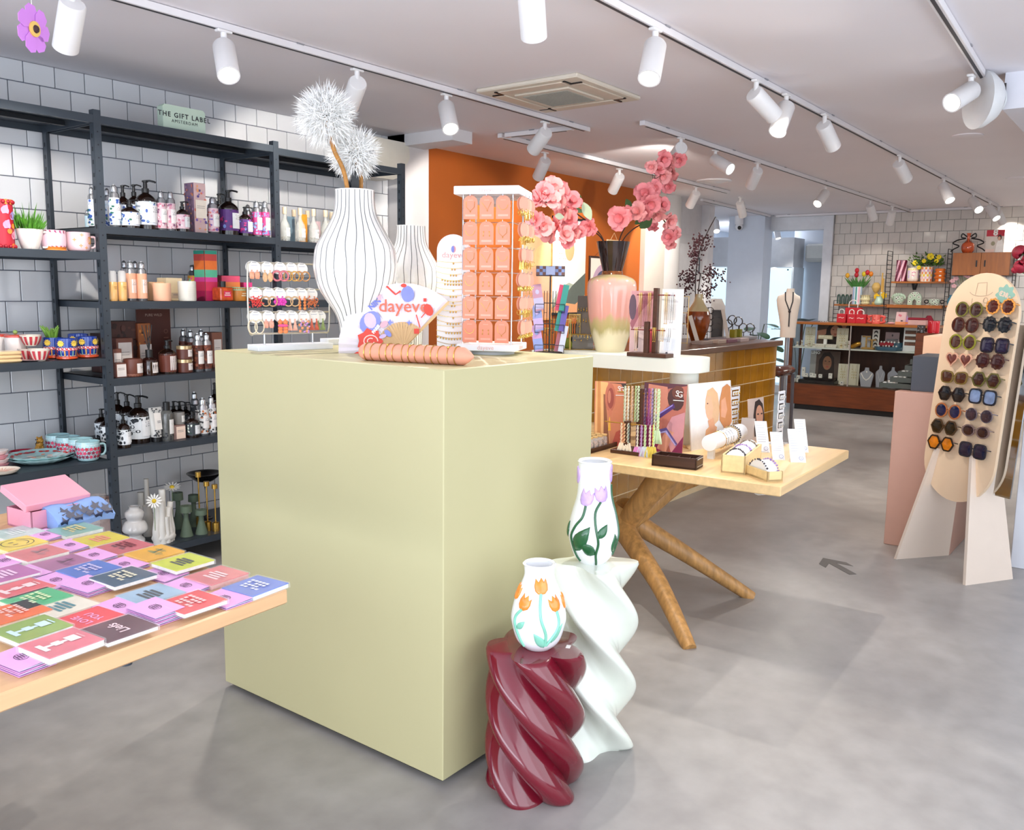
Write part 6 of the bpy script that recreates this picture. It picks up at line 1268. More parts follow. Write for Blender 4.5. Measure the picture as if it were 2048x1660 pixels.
# rings of dark bangles and a green pouch glimpsed behind
p = onz(1138, 697, RZ)+V((.10, .03, 0)); t = thing('bangle_holder', 'dark holder of olive and black bangles behind the postcard rack', 'jewellery holder', p, toward(p)+pi/2); B().box((0, 0, .03), (.05, .05, .06), bev=.004).out('stand', BLACK, t)
for j in range(6):
    b = B(); b.tube([(.012*(j-2.5)+.0, .036*cos(a), .10+.036*sin(a)) for a in [2*pi*i/20 for i in range(20)]], .0035, 6, closed=True); b.out('bangle', mat(['#1c1a1a', '#5a5a2a', '#2a2624'][j % 3], .3), t, 60)
p = onz(1134, 699, RZ)+V((.04, .02, 0)); t = thing('green_pouch', 'olive green pouch behind the gold glass boxes', 'pouch', p, 0); B().lathe(smoothprof([(.012, 0), (.022, .012), (.024, .03), (.014, .052), (.017, .062)], 4), seg=16).out('pouch', mat('#8a962a', .6, var=.15), t, 60)
# ------------------------------------------------------------ wooden table: posters
SKN, SK2, HAIRB, HAIRD = '#d8906a', '#b86a4c', '#e8b070', '#8a4f2c'
r_ = face_board('ear_poster', 'poster of an ear with a yellow tassel earring', (1188, 892), (1250, 893), 762, TZ, .14, mat('#c98a66', .5), [(rct(0, 0, 1, 1), '#d0805c'), ([(0, 0), (.52, 0), (.45, .35), (.36, .6), (.42, .98), (0.05, 1)], HAIRB), ([(.1, 0), (.22, 0), (.2, .5), (.18, 1), (.08, 1)], '#c98545'), ([(.3, 0), (.5, 0), (.42, .4), (.33, .8), (.28, .8), (.3, .4)], HAIRD), (ell(.5, .75, .17, .22, 18), '#c06a4e'), (ell(.51, .74, .11, .16, 16), '#9a4536'), (ell(.47, .76, .05, .10, 12), '#c87a5c'), (ell(.5, .52, .06, .05, 10), '#cf7a58'), ([(.44, .24), (.53, .24), (.5, .45), (.48, .45)], '#f0b83a'), ([(.55, 0), (1, 0), (1, .3), (.7, .22)], '#b5503e'), ([(.4, .98), (1, .97), (1, .8), (.85, .96)], '#3a2420')], cat='poster')
sg(*r_, .82, .88, .038)
r_ = face_board('neck_poster', 'poster of a neck and wrist wearing braided purple jewellery', (1279, 900), (1364, 908), 766, TZ, .14, mat('#b87a66', .5), [(rct(0, 0, 1, 1), '#b5695a'), ([(0, .85), (1, .98), (1, 1), (0, 1)], '#5a2f3c'), ([(.1, .98), (.55, .95), (.6, .7), (.4, .5), (.1, .55)], '#c9826c'), (ell(.76, .78, .2, .16, 14, rot=-.4), '#4a2a2a'), (ell(.8, .88, .14, .1, 10), '#6a3a30'), ([(.1, .42), (.72, .72), (.76, .66), (.14, .34)], '#4a2a6a'), ([(.2, .48), (.7, .7), (.7, .68), (.2, .45)], '#9a8ad0'), ([(0, 0), (.5, 0), (.4, .35), (.2, .5), (0, .5)], '#8f1f5a'), ([(.55, .3), (.7, .52), (1, .6), (1, 0), (.75, 0)], '#c58a92'), ([(.4, .05), (.62, .0), (.78, .3), (.6, .34)], '#cf8f78'), ([(.4, .32), (.6, .36), (.88, .14), (.84, .1), (.58, .29), (.4, .26)], '#5a4a86'), ([(.42, .28), (.6, .32), (.85, .12), (.83, .11), (.58, .29), (.42, .26)], '#a9a0d8'), ([(.75, 0), (1, 0), (1, .25)], '#7a1a4c')], cat='poster')
sg(*r_, .82, .86, .04)
r_ = face_board('blonde_poster', 'white poster of a blonde woman in profile beside an auburn woman', (1383, 902), (1466, 887), 764, TZ, .10, PAPER, [(rct(.015, .02, .985, .985), '#eceae8'), ([(.28, .02), (.52, .02), (.62, .3), (.5, .36), (.35, .28)], '#e2ad80'), ([(.35, .62), (.37, .75), (.42, .88), (.55, .92), (.66, .82), (.7, .6), (.66, .4), (.55, .34), (.5, .42), (.42, .44), (.38, .5)], '#e0b58a'), ([(.36, .55), (.39, .8), (.5, .78), (.54, .6), (.5, .44), (.42, .43), (.38, .48)], '#e8b491'), (ell(.41, .68, .018, .012, 8), '#5a4038'), ([(.4, .42), (.54, .45), (.58, .25), (.45, .2)], '#dfa47e'), ([(.68, .4), (.7, .7), (.78, .9), (.9, .95), (.98, .9), (.98, .35), (.84, .2)], '#cf8a55'), ([(.72, .45), (.74, .7), (.84, .75), (.88, .55), (.82, .42)], '#e2a582'), ([(.55, .02), (.98, .02), (.98, .3), (.75, .25)], '#cfc4b2')], cat='poster')
p0 = thing('brunette_poster', 'small poster of a dark-haired woman standing among acrylic stands', 'poster', (0, 0, 0)); bpy.data.objects.remove(p0)
r_ = face_board('brunette_poster', 'small poster of a dark-haired woman standing among acrylic stands', (1500, 884), (1530, 878), 796, TZ, .10, mat('#cbb4a6', .5), [(rct(0, 0, 1, 1), '#cdb8ac'), ([(.3, .1), (.28, .6), (.42, .92), (.7, .97), (.92, .85), (1, .6), (1, .1)], '#2f201c'), (ell(.68, .58, .24, .25, 18), '#d39a7c'), (ell(.58, .62, .06, .02, 8), '#2a1a18'), (ell(.82, .62, .06, .02, 8), '#2a1a18'), (ell(.72, .42, .08, .025, 8), '#b8605a'), (rct(.45, 0, .9, .2), '#e6e2de')], cat='poster')
p = onz(1490, 886, TZ); boardthing('grey_card', 'grey tent card with a flower earring behind the info cards', 'card', p, .07, .13, toward(p)-.3, .3, mat('#b9afab', .6), .003)
# ------------------------------------------------------------ jar tray, bracelet stand, organiser
ta, tb = onz(1172, 898, TZ), onz(1240, 886, TZ); t = thing('jar_tray', 'dark wooden tray of small corked jars at the plinth edge', 'tray', onz(1186, 905, TZ), radians(2)); 
B().box((.09, .09, .006), (.26, .20, .012), bev=.002).out('tray', DWOOD, t)
b = B()
for c_, d_ in (((.09, -.006, .013), (.26, .008, .018)), ((.09, .186, .013), (.26, .008, .018)), ((-.036, .09, .013), (.008, .20, .018)), ((.216, .09, .013), (.008, .20, .018))): b.box(c_, d_)
b.out('rim', DWOOD, t, 0); jb = V(t.location); rs = random.Random(9); jar0 = None
for i in range(4):
    for j in range(5):
        loc = jb+V((-.005+.042*i+.01, .02+.036*j, .0125)); lab = f'corked bead jar in the {ORD[i]} column and {ORD[j]} row of the dark tray'
        if jar0 is None:
            jar0 = thing('bead_jar', lab, 'jar', loc, 0, 'corked bead jars'); B().lathe([(.0145, 0), (.0155, .003), (.0155, .042), (.011, .048), (.011, .052)], seg=14).out('glass', glass('#e8e6e0', .3), jar0, 50); B().lathe([(.013, .05), (.0145, .058), (.001, .058)], seg=14, c1=False).out('cork', mat('#d8b47a', .7, var=.1), jar0, 40)
            b = B(); [b.ball((rs.uniform(-.008, .008), rs.uniform(-.008, .008), .005+.03*rs.random()), .005, 5, 3) for _ in range(16)]; b.out('beads', mat('#c9a08a', .4, var=.6, scale=250), jar0, 0, kind='stuff')
        else: k = copy_tree(jar0); k.location = loc; k['label'] = lab
pb_ = onz(1262, 910, TZ); t = thing('bracelet_stand', 'dark wooden stand draped with braided bracelets', 'jewellery stand', pb_, radians(3)); k = mpp(pb_+V((0, 0, .15)))
B().box((.06, .03, .009), (.14, .15, .018), bev=.002).out('base', DWOOD, t)
B().box((.07, -.005, 66*k), (.022, .026, 132*k), bev=.001).out('post', DWOOD, t); B().box((.01, .028, 34*k), (.022, .026, 68*k), bev=.001).out('front_post', DWOOD, t)
for x, y, z in ((.07, -.005, 122*k), (.01, .028, 62*k)): B().cyl((x, y-.10, z), (x, y+.12, z), .0028).out('bar', GOLD, t)
Xp = pb_.x
def braid(px, py, ly, cols, X, lab, tuft=None):
    p = onx(px, py, X); kk = mpp(p); o = thing('braided_bracelet', lab, 'bracelet', p, 0, 'braided bracelets on the dark stand'); L_ = ly*kk
    for j, cc in enumerate(cols):
        b = B(); n = max(6, int(L_/.006))
        for sd in (0, pi): b.tube([(.003*sin(i*1.1+sd)-.005, -.0035*j+.0035*(len(cols)-1)/2+.0028*cos(i*1.1+sd), -L_*i/n) for i in range(n+1)], .0026, 5)
        b.out('cord', mat(cc, .7, var=.35, scale=220), o, 60)
    if tuft:
        b = B()
        for j in range(7): b.tube([(-.004, (j-3)*.003, -L_), (-.008+.003*(j % 3), (j-3)*.006, -L_-.04), (-.004, (j-3)*.007, -L_-.062)], [.003, .005, .004], 5)
        b.out('tassel', mat(tuft, .8, var=.15), o, 60)
GRN, ORG, CRM, PUR, LIL, LIM, YEL = '#b5c9a0', '#e8b48a', '#e8e0cf', '#8a3a78', '#b99ac8', '#c3dfa8', '#dfcf62'
for px, cols, w in ((1252, [GRN, CRM], 'pale green'), (1258, [ORG, CRM], 'apricot'), (1266, [ORG, '#c9a890'], 'sand'), (1274, [LIM, '#a8ac80'], 'moss'), (1279, [CRM, GRN], 'cream')): braid(px, 772, 72, cols, Xp+.065, f'{w} braided bracelet left of the tall post')
for px, cols, w in ((1293, ['#7a6a80', '#5a3a5a'], 'grey plum'), (1300, [PUR, '#a05a8a'], 'magenta'), (1307, [LIL, '#8a7a98'], 'lilac'), (1312, ['#8a8a4a', CRM], 'olive')): braid(px, 777, 74, cols, Xp+.065, f'{w} braided bracelet right of the tall post')
braid(1319, 778, 84, [LIM, CRM, LIM], Xp+.06, 'mint ribbon bracelet right of the tall post', '#cfe6c0')
for px, cols, w in ((1245, [CRM, ORG], 'cream and apricot'), (1251, [ORG, ORG], 'orange'), (1258, [CRM, '#8a9a90'], 'grey and cream')): braid(px, 846, 40, cols, Xp+.005, f'{w} braided bracelet on the lower bar left of its post', CRM)
for px, cols, tf, w in ((1276, ['#6a4a60', CRM], '#d88ad0', 'plum with pink tassel'), (1284, [PUR, LIL], '#c9c0e8', 'purple with lilac tassel'), (1292, [LIM, GRN], '#cfe0ee', 'green with pale blue tassel'), (1301, ['#7a4a60', CRM], YEL, 'plum with yellow tassel'), (1309, [YEL, LIM], YEL, 'yellow with yellow tassel')): braid(px, 850, 44, cols, Xp+.005, f'{w} braided bracelet on the lower bar', tf)
pa, pb2 = onz(1303, 931, TZ), onz(1392, 941, TZ); d = pb2-pa; L_ = d.length; t = thing('ring_organiser', 'dark wooden compartment box at the front edge of the table', 'box', pa, atan2(d.y, d.x)); W_ = .10
DW2 = wood('#3b2016', .3, .4)
B().box((L_/2, W_/2, .004), (L_, W_, .008)).out('bottom', DW2, t, 0)
for c_, d_ in (((L_/2, .004, .025), (L_, .008, .05)), ((L_/2, W_-.004, .025), (L_, .008, .05)), ((.004, W_/2, .025), (.008, W_, .05)), ((L_-.004, W_/2, .025), (.008, W_, .05))): B().box(c_, d_, bev=.001).out('side', DW2, t)
for j in range(3): B().box((L_*(.25+.25*j), W_/2, .022), (.004, W_-.016, .036)).out('divider', DW2, t, 0)
B().box((L_/2, W_/2, .022), (L_-.016, .004, .036)).out('divider', DW2, t, 0)
for z in (.012, .044): B().cyl((L_+.001, .012, z), (L_+.001, W_-.012, z), .002, seg=6).out('metal_strip', SILV, t)
# white bracelet cylinder on legs
p1, p2 = onz(1420, 918, TZ), onz(1478, 893, TZ); d = p2-p1; L_ = d.length; t = thing('bracelet_bar', 'white padded cylinder on two legs carrying charm bracelets', 'jewellery stand', p1, atan2(d.y, d.x)); k = mpp(p1); zc = 33*k; rr = 16.5*k; CYL = mat('#eceef2', .5, var=.01)
M = Matrix.Translation((-.02, 0, zc)) @ Matrix.Rotation(pi/2, 4, 'Y'); B().lathe([(rr*.94, 0), (rr, .004), (rr, L_+.026), (rr*.94, L_+.03), (.001, L_+.03)], M=M, seg=30, c1=False).out('cylinder', CYL, t, 50)
for x in (.012, L_-.022): B().box((x, 0, (zc-rr)/2+.004), (.022, .03, zc-rr+.012)).out('leg', mat('#dfe5ec', .3), t)
Mc = Matrix.Translation(p1) @ Matrix.Rotation(atan2(d.y, d.x), 4, 'Z')
for j, x in enumerate((.25, .32, .42, .50, .66, .72)):
    b = B(); n = 26
    if j >= 4:
        for i in range(n): a = 2*pi*i/n; b.ball((.003*sin(i*2), (rr+.004)*cos(a), zc+(rr+.004)*sin(a)), .0045, 6, 4)
    else:
        b.tube([(.002*sin(i), (rr+.0015)*cos(2*pi*i/n), zc+(rr+.0015)*sin(2*pi*i/n)) for i in range(n)], .0014, 5, closed=True)
        for i in range(0, n, 3): a = 2*pi*i/n; b.ball((0, (rr+.003)*cos(a), zc+(rr+.003)*sin(a)), .0028, 6, 4)
    ob = b.out('bracelet', [GOLD, SILV, SILV, SILV, mat('#b39a6a', .4, var=.6, scale=250), mat('#4a4440', .4, var=.6, scale=250)][j], None, 60); ob.matrix_world = Mc @ Matrix.Translation((L_*x, 0, 0)); tag(ob, ORD[j]+' bracelet from the near end of the white cylinder', 'bracelet', 'bracelets on the white cylinder')
# pale wooden trays with white half-rolls
def pxx(p): v = p-CAM; return 1024+FPX*v.dot(RGT)/v.dot(FWD)
def woodtray(nm, pl, pf, pr_, hpx, lab, nbr):
    a_, f_, b_ = onz(*pl, TZ), onz(*pf, TZ), onz(*pr_, TZ); d = f_-a_; L_ = d.length; rz = atan2(d.y, d.x); pe = V((-d.y, d.x, 0)).normalized(); W_ = min([q*.004 for q in range(10, 90)], key=lambda q: abs(pxx(f_+pe*q)-pr_[0])); k = mpp(f_); h = hpx*k; t = thing(nm, lab, 'box', a_, rz); PW = wood('#e6cb94', .08, .45, (10, 1.5, 10), 4)
    B().box((L_/2, W_/2, .004), (L_, W_, .008)).out('bottom', PW, t, 0)
    for c_, d_ in (((L_/2, .004, h/2), (L_, .008, h)), ((L_/2, W_-.004, h/2), (L_, .008, h)), ((.004, W_/2, h/2), (.008, W_, h)), ((L_-.004, W_/2, h/2), (.008, W_, h))): B().box(c_, d_, bev=.001).out('side', PW, t)
    rr = L_/2-.012; M = Matrix.Translation((L_/2, .01, h-rr*.55)) @ Matrix.Rotation(-pi/2, 4, 'X'); B().lathe([(rr, 0), (rr, W_-.02), (.001, W_-.02)], M=M, seg=26, c1=False).out('cushion', mat('#eff0f2', .6, var=.01), t, 50)
    rs = random.Random(nbr)
    for j in range(nbr):
        y = W_*(.16+.7*j/max(1, nbr-1)); b = B()
        for i in range(15): a = .35+(pi-.7)*i/14; b.ball((L_/2+(rr+.003)*cos(a), y+rs.uniform(-.004, .004), h-rr*.55+(rr+.003)*sin(a)), .0042*rs.uniform(.7, 1.3), 6, 4)
        ob = b.out('bead_bracelet', mat(['#4a4448', '#a98ac0', '#8a7a6a', '#3a3a3c'][j % 4], .35, var=.7, scale=260), None, 60); ob.matrix_world = Matrix.Translation(a_) @ Matrix.Rotation(rz, 4, 'Z'); tag(ob, f'{ORD[j]} bead bracelet from the front in the {"taller" if hpx > 30 else "lower"} pale wooden tray', 'bracelet', 'bead bracelets in the pale trays')
woodtray('wooden_tray', (1441, 945), (1490, 950), (1522, 925), 37, 'taller pale wooden tray with white cushion and bead bracelets', 3)
woodtray('wooden_tray', (1488, 947), (1535, 964), (1566, 944), 20, 'lower pale wooden tray with white cushion at the table front', 2)
# white information cards on acrylic wedges
def info(pb, px_top, w, lab, lines=9):
    p = onz(*pb, TZ); k = mpp(p); h = (pb[1]-px_top[1])*k*1.12; az = toward(p)+.25
    t, mp, n, R3 = boardthing('info_card', lab, 'card', p, w*k, h, az, .62, mat('#f0f1f4', .4, var=.01), .003)
    it = [(rct(-w*k*.42, h*(.93-.075*j), w*k*(.36-.06*(j % 3)), h*(.935-.075*j)+.0008), '#a9adbe') for j in range(lines)]+[(ell(w*k*.2, h*.12, .010, .010, 14), '#8a94c0'), (ell(w*k*.2, h*.12, .008, .008, 14), '#f0f1f4'), (rct(w*k*.14, h*.115, w*k*.26, h*.125), '#8a94c0')]
    decal('print', it, mp, t); B().box((0, .03, .003), (w*k*.8, .06, .006)).out('foot', glass('#f4f6fa', .5), t)
info((1528, 905), (1503, 842), 24, 'white information card nearest the brunette poster'); info((1558, 920), (1545, 864), 24, 'white information card in the middle of the group'); info((1597, 925), (1576, 858), 30, 'wide white information card in front at the right'); info((1606, 905), (1594, 838), 22, 'white information card behind the wide one at the right')
# acrylic earring towers
def etower(pl, w, top, lab, gold, rows):
    p = onz(*pl, TZ); k = mpp(p); h = (pl[1]-top)*k; W_ = w*k; t = thing('earring_tower', lab, 'display stand', p, radians(-4)); FR_ = mat('#f2f3f6', .3, var=.01)
    b = B()
    for x in (-W_/2, W_/2): b.box((x, 0, h/2), (.006, .004, h))
    for r in range(rows+1): b.box((0, 0, h*(.28+.72*r/rows)), (W_+.006, .004, .014))
    b.out('frame', FR_, t, 0); B().box((0, .01, .003), (W_*1.3, .08, .006), bev=.001).out('foot', glass('#f4f6fa', .5), t)
    rs = random.Random(int(pl[0]))
    for r in range(rows):
        for j in range(3):
            x = W_*(-.3+.3*j); z = h*(.28+.72*(r+1)/rows)-.012; B().box((x, -.006, z-.012), (W_*.24, .002, .020)).out('earring_card', PAPER, t, 0)
        b = B()
        for j in range(3): b.ball((W_*(-.3+.3*j), -.010, h*(.28+.72*(r+1)/rows)-.026), (.003, .003, .005), 6, 4); b.ball((W_*(-.25+.3*j), -.010, h*(.28+.72*(r+1)/rows)-.022), .003, 6, 4)
        b.out('earrings', GOLD if gold else SILV, t, 60)
etower((1466, 880), 34, 776, 'white earring tower with gold earrings before the blonde poster', True, 4)
etower((1558, 888), 26, 784, 'white earring tower with dark earrings at the back right of the table', False, 4)
# necklace bust card under the riser
p = onz(1290, 868, TZ)+V((.10, .02, 0)); t, mp, n, R3 = boardthing('necklace_card', 'cream board with looping gold chains under the riser bench', 'jewellery display', p, .15, .25, pi, .05, mat('#d8ccb8', .6)); b = B()
for j in range(4): b.tube([mp(.065*cos(a), .235+(.05+.03*j)*sin(a), .002) for a in [pi+pi*i/14 for i in range(15)]], .0011, 4)
b.out('chains', GOLD, t, 60, kind='stuff')
p = onz(1177, 880, TZ)+V((.02, .06, 0)); boardthing('photo_card', 'grey photo card behind the jar tray', 'poster', p, .10, .19, pi, .06, mat('#a3a0a6', .6, var=.25, scale=14))
# ============================================================ left-hand table: notebooks and pink cards
NBW, NBD = .118, .112
def on_table(px, py, h, z0=0): p = onz(px, py, TZ+z0+h); return V((p.x, p.y, TZ+z0))
def script(u0, v0, sc, w): return strip([(u0+x*sc, v0+y*sc) for x, y in ((-.9, -.1), (-.6, .35), (-.5, -.3), (-.25, .1), (-.15, .25), (-.05, -.05), (.1, .3), (.15, -.45), (.3, .1), (.5, .2), (.4, -.1), (.75, .1))], w)
def notebook(px, py, h, col, lab, kind, tc, z0=0, pages='#ece8e2', dr=0, grp='notebooks on the wooden table', film=True):
    p = on_table(px, py, h, z0); t = thing('notebook', lab, 'notebook', p+V((0, 0, .0006)), LR+dr, grp); w, d = NBW/2, NBD/2
    B().box((0, 0, h*.45), (2*w-.003, 2*d-.003, h*.9)).out('pages', mat(pages, .7, var=.1, scale=90), t, 0)
    B().box((0, 0, h-.0012), (2*w, 2*d, .0024), bev=.0008).out('cover', mat(col, .32, var=.10, scale=26, coat=.25), t)
    mpn = lambda u, v, k: V((-v, u, h+.0002+k))              # print reads from the far side of the table
    ux, uy, n = (0, 1, 0), (-1, 0, 0), (0, 0, 1); m = mat(tc, .6)
    if kind == 'lines': decal('print', [(rct(-.032+.006*(j % 2), .018-.012*j, .030-.007*((j+1) % 3), .026-.012*j), tc) for j in range(4)], mpn, t)
    elif kind == 'block': decal('print', [(rct(x, y, x+.010, y+.009), tc) for j, y in enumerate((.016, .004, -.008, -.020)) for x in [(-.030+.0125*i) for i in range(5)] if (i_ := (j*5+int(x*1000)) % 7) != 3], mpn, t)
    elif kind == 'smile': decal('print', [(strip(arc(0, 0, .042, .042, 0, 2*pi, 30), .0022), tc), (strip(arc(0, -.002, .028, .026, pi*1.1, pi*1.9, 14), .0025), tc), (rct(-.016, .006, -.012, .020), tc), (rct(.010, .006, .014, .020), tc)], mpn, t)
    elif kind == 'script': decal('print', [(script(0, 0, .036, .004), tc), (script(.006, -.022, .026, .003), tc)], mpn, t)
    elif kind == 'tee': decal('print', [(rct(-.045, -.004, .012, .006), tc), (rct(-.045, -.022, -.034, .020), tc), (rct(-.018, -.010, .0, .012), tc), (rct(.012, -.014, .036, .016), tc), (rct(.040, -.014, .044, .016), tc)], lambda u, v, k: V((u, v, h+.0002+k)), t)
    elif kind:
        for j, s_ in enumerate(kind.split('/')): text(s_, .026 if '/' in kind else .034, ((-.016+.030*j) if '/' in kind else 0, 0, h), ux, uy, n, m, t, bold=.0006, sx=1.0)
    if film: b = B(); b.box((0, 0, h*.5+.0006), (2*w+.004, 2*d+.004, h+.002)); b.out('film_wrap', mat('#ffffff', .06, alpha=.10, var=.01), t, 0)
    return t
NB = [(150, 1058, .012, '#7fae9f', 'teal notebook with gold lettering beside the patterned socks', 'block', '#e0c987', '#dfe6e2'), (201, 1077, .010, '#e2cf2f', 'yellow notebook with small pink print behind the rose one', 'lines', '#e88a70', '#efe9c0'),
 (249, 1092, .008, '#d0606a', 'rose notebook with dark lettering before the golden one', 'block', '#6a2434', '#e6c8c4'), (309, 1105, .014, '#efb006', 'golden yellow notebook near the shelf side', 'script', '#5f8a5a', '#f0c040'), (366, 1123, .026, '#cfd82a', 'lime notebook with black lettering', 'lines', '#1d2a1d', '#dfe8ee'),
 (433, 1150, .014, '#e07c80', 'salmon notebook between the lime and the blue ones', 'lines', '#f2cfcf', '#e8b8b6'), (511, 1171, .012, '#5f7bd0', 'blue notebook with white lettering at the table corner', 'block', '#dfe2f2', '#dfe6f0'),
 (35, 1086, .014, '#ead232', 'yellow notebook with a smiling face', 'smile', '#4a4416', '#f0e8b0'), (75, 1105, .018, '#d8706f', 'rose notebook with faint grey script right of the smiling face', 'script', '#a88a90', '#efe8da'), (126, 1125, .010, '#a9608f', 'mauve notebook with dark script', 'script', '#7a3a62', '#d8b8cc'),
 (178, 1138, .012, '#4a74c8', 'cobalt notebook with pale lettering', 'block', '#cfc4e4', '#c9d6ee'), (247, 1152, .026, '#27506c', 'navy notebook with cream lettering', 'block', '#e6dfc2', '#dfe8ee'), (302, 1188, .010, '#a5c2d8', 'light blue notebook with black lettering', 'lines', '#23303c', '#dfe8ee'), (383, 1203, .026, '#e2454a', 'bright red notebook with pink lettering at the front edge', 'block', '#f2c0c0', '#e0b8b4'),
 (12, 1147, .020, '#b45aa0', 'magenta notebook cut by the left edge', 'lines', '#e8c0dc', '#8a5a80'), (40, 1176, .012, '#e0595f', 'coral notebook with large white lettering', 'tee', '#f3d6d4', '#e9c0bc'), (73, 1196, .012, '#3fb877', 'green notebook with cream lettering', 'block', '#d8e6b4', '#efe8d8'), (125, 1212, .009, '#ece3cf', 'cream notebook with blue-green lettering', 'lines', '#3a7a82', '#ece3cf'),
 (178, 1237, .010, '#e8353f', 'red notebook reading LOVE YOU', 'LOVE/YOU', '#f59ac8', '#e8b0b4'), (237, 1256, .024, '#571a2c', 'burgundy notebook with pale pink script', 'Liefs', '#f2cfd4', '#eceaf0'),
 (28, 1223, .012, '#ef6a1c', 'orange notebook with pink lettering', 'block', '#f6c0b4', '#f0c8a0'), (64, 1256, .030, '#86a53a', 'olive green notebook with pale blue lettering', 'tee', '#c6dfe6', '#a8c070'), (123, 1285, .034, '#dd6f7c', 'coral pink notebook with white lettering at the very front', 'tee', '#f6e6e6', '#f2f0f2')]
rs = random.Random(4)
UNDER = {'golden yellow notebook near the shelf side': '#e8e2d2'}
for a in NB:
    q = rs.uniform(-.04, .04); h = a[2]
    if h >= .02:
        h1 = h*.42; notebook(a[0], a[1], h1, a[7], 'lower notebook under the '+a[4].split(' with')[0].split(' near')[0].split(' at ')[0].split(' cut')[0], '', a[6], 0, '#e6ddd8', q+.03); notebook(a[0], a[1], h1, a[3], a[4], a[5], a[6], h1+.0015, '#efece8', q)
    else: notebook(a[0], a[1], h, a[3], a[4], a[5], a[6], 0, a[7], q)
def pinkcard(px, py, lab, n=1, op=.006):
    p = on_table(px, py, .008); t = thing('pink_card', lab, 'card', p+V((0, 0, .0006)), LR+rs.uniform(-.05, .05), 'folded pink cards on the wooden table'); w, d = .076, .112; PKM = mat('#e4a9dc', .55, var=.02)
    z = .001
    for j in range(n):
        B().box((0, 0, z), (w, d, .0012)).out('back_leaf', PKM if n == 1 else mat('#e0a4d8', .55), t, 0)
        z += .002; B().box((.001, 0, z+.001), (w-.002, d-.004, .0016)).out('inner_leaf', mat('#c9d2ee', .6), t, 0)
        R = Matrix.Rotation(-op*8, 3, 'Y'); b = B(); b.box((0, 0, z+.0045), (w, d, .0012), R=R); b.out('front_leaf', PKM, t, 0); z += .006
    Rm = lambda u, v, k: V((0, 0, z-.0015+.0008+k))+R @ V((u, v, 0))
    it = [(strip(arc(0, 0, .012, .017, 0, 2*pi, 18), .0012), '#4a2a4a')]+[(strip([(-.009+.005*j, -.012), (-.006+.005*j, .013)], .0016), '#4a2a4a') for j in range(4)]+[(rct(-.009, .0, .009, .0016), '#4a2a4a')]
    decal('monogram', it, Rm, t)
PC = [(90, 1069, 'folded pink card behind the yellow notebook with the smile', 1), (140, 1090, 'folded pink card between the far yellow and rose notebooks', 1), (188, 1110, 'folded pink card beside the mauve notebook', 1), (249, 1128, 'folded pink card between the cobalt and golden notebooks', 1), (327, 1147, 'folded pink card between the navy and lime notebooks', 1), (372, 1171, 'folded pink card between the salmon and light blue notebooks', 1), (449, 1196, 'folded pink card beside the blue corner notebook', 1),
 (10, 1121, 'folded pink card at the left edge below the smile', 1), (59, 1143, 'folded pink card left of the mauve notebook', 1), (112, 1160, 'folded pink card left of the cobalt notebook', 1), (176, 1173, 'stacked pink card in front of the navy notebook', 2), (239, 1212, 'folded pink card before the light blue notebook', 1), (311, 1228, 'stacked pink card in front of the bright red notebook', 3), (43, 1322, 'stacked pink card at the near left corner of the table', 2)]
for px, py, lab, n in PC: pinkcard(px, py, lab, n)
# gift box with patterned socks
p = onz(64, 1064, TZ); t = thing('gift_box', 'open pink gift box at the far end of the table', 'box', p, LR); PB_ = mat('#e39ab0', .45, var=.02)
for c_, d_ in (((.10, .07, .003), (.20, .14, .006)), ((.10, .002, .03), (.20, .004, .06)), ((.10, .138, .03), (.20, .004, .06)), ((.002, .07, .03), (.004, .14, .06)), ((.198, .07, .03), (.004, .14, .06))): B().box(c_, d_).out('side', PB_, t, 0)
b = B(); b.box((.10, .0, .0), (.21, .15, .024), bev=.002); o = b.out('lid', mat('#f0a3b4', .4, var=.02), t); o.matrix_local = Matrix.Translation((0, .09, .092)) @ Matrix.Rotation(radians(18), 4, 'X')
p2 = onz(92, 1060, TZ)+V((.012, -.005, 0)); t = thing('patterned_socks', 'blue socks with navy leaf pattern spilling from the gift box', 'socks', p2, LR); b = B(); L_ = []
for i in range(9):
    x = .19*i/8; L_.append([b._v((x, y, z+.004*sin(i*1.3))) for y, z in ((-.035, .002), (-.045, .022), (-.02, .045), (.02, .062), (.045, .066), (.05, .03), (.04, .002))])
b.skin(L_, True, True); b.out('fabric', mat('#8aa9df', .8, var=.06, scale=40), t, 60)
it = []
for k in range(13): u, v = .02+.016*k*(1 if k % 2 else .93), .3+.55*((k*5) % 7)/7; it.append(([(u+.018*a, v+.22*b_) for a, b_ in ((-1, 0), (-.3, .25), (0, 1), (.3, .3), (1.1, .5), (.5, -.1), (.6, -.9), (0, -.4), (-.6, -.7))], '#1f2748'))
fy = lambda v: (-.035-.01*min(1, v*3)+.085*max(0, v-.3)**1.0, .004+.062*min(1, v)**.8)
decal('leaf_print', [([(min(max(x, .004), .186), min(max(y, .06), .97)) for x, y in pts], c_) for pts, c_ in it], lambda u, v, k: V((u, (-.045+(v-.32)/.68*.065) if v > .32 else -.035-.01*v/.32, (.022+(v-.32)/.68*.04) if v > .32 else .002+.02*v/.32))+V((0, -.005-k, .006+k)), t)
notebook(32, 1064, .012, '#bcd4cc', 'pale mint notebook left of the pink gift box', 'lines', '#d8e4de')
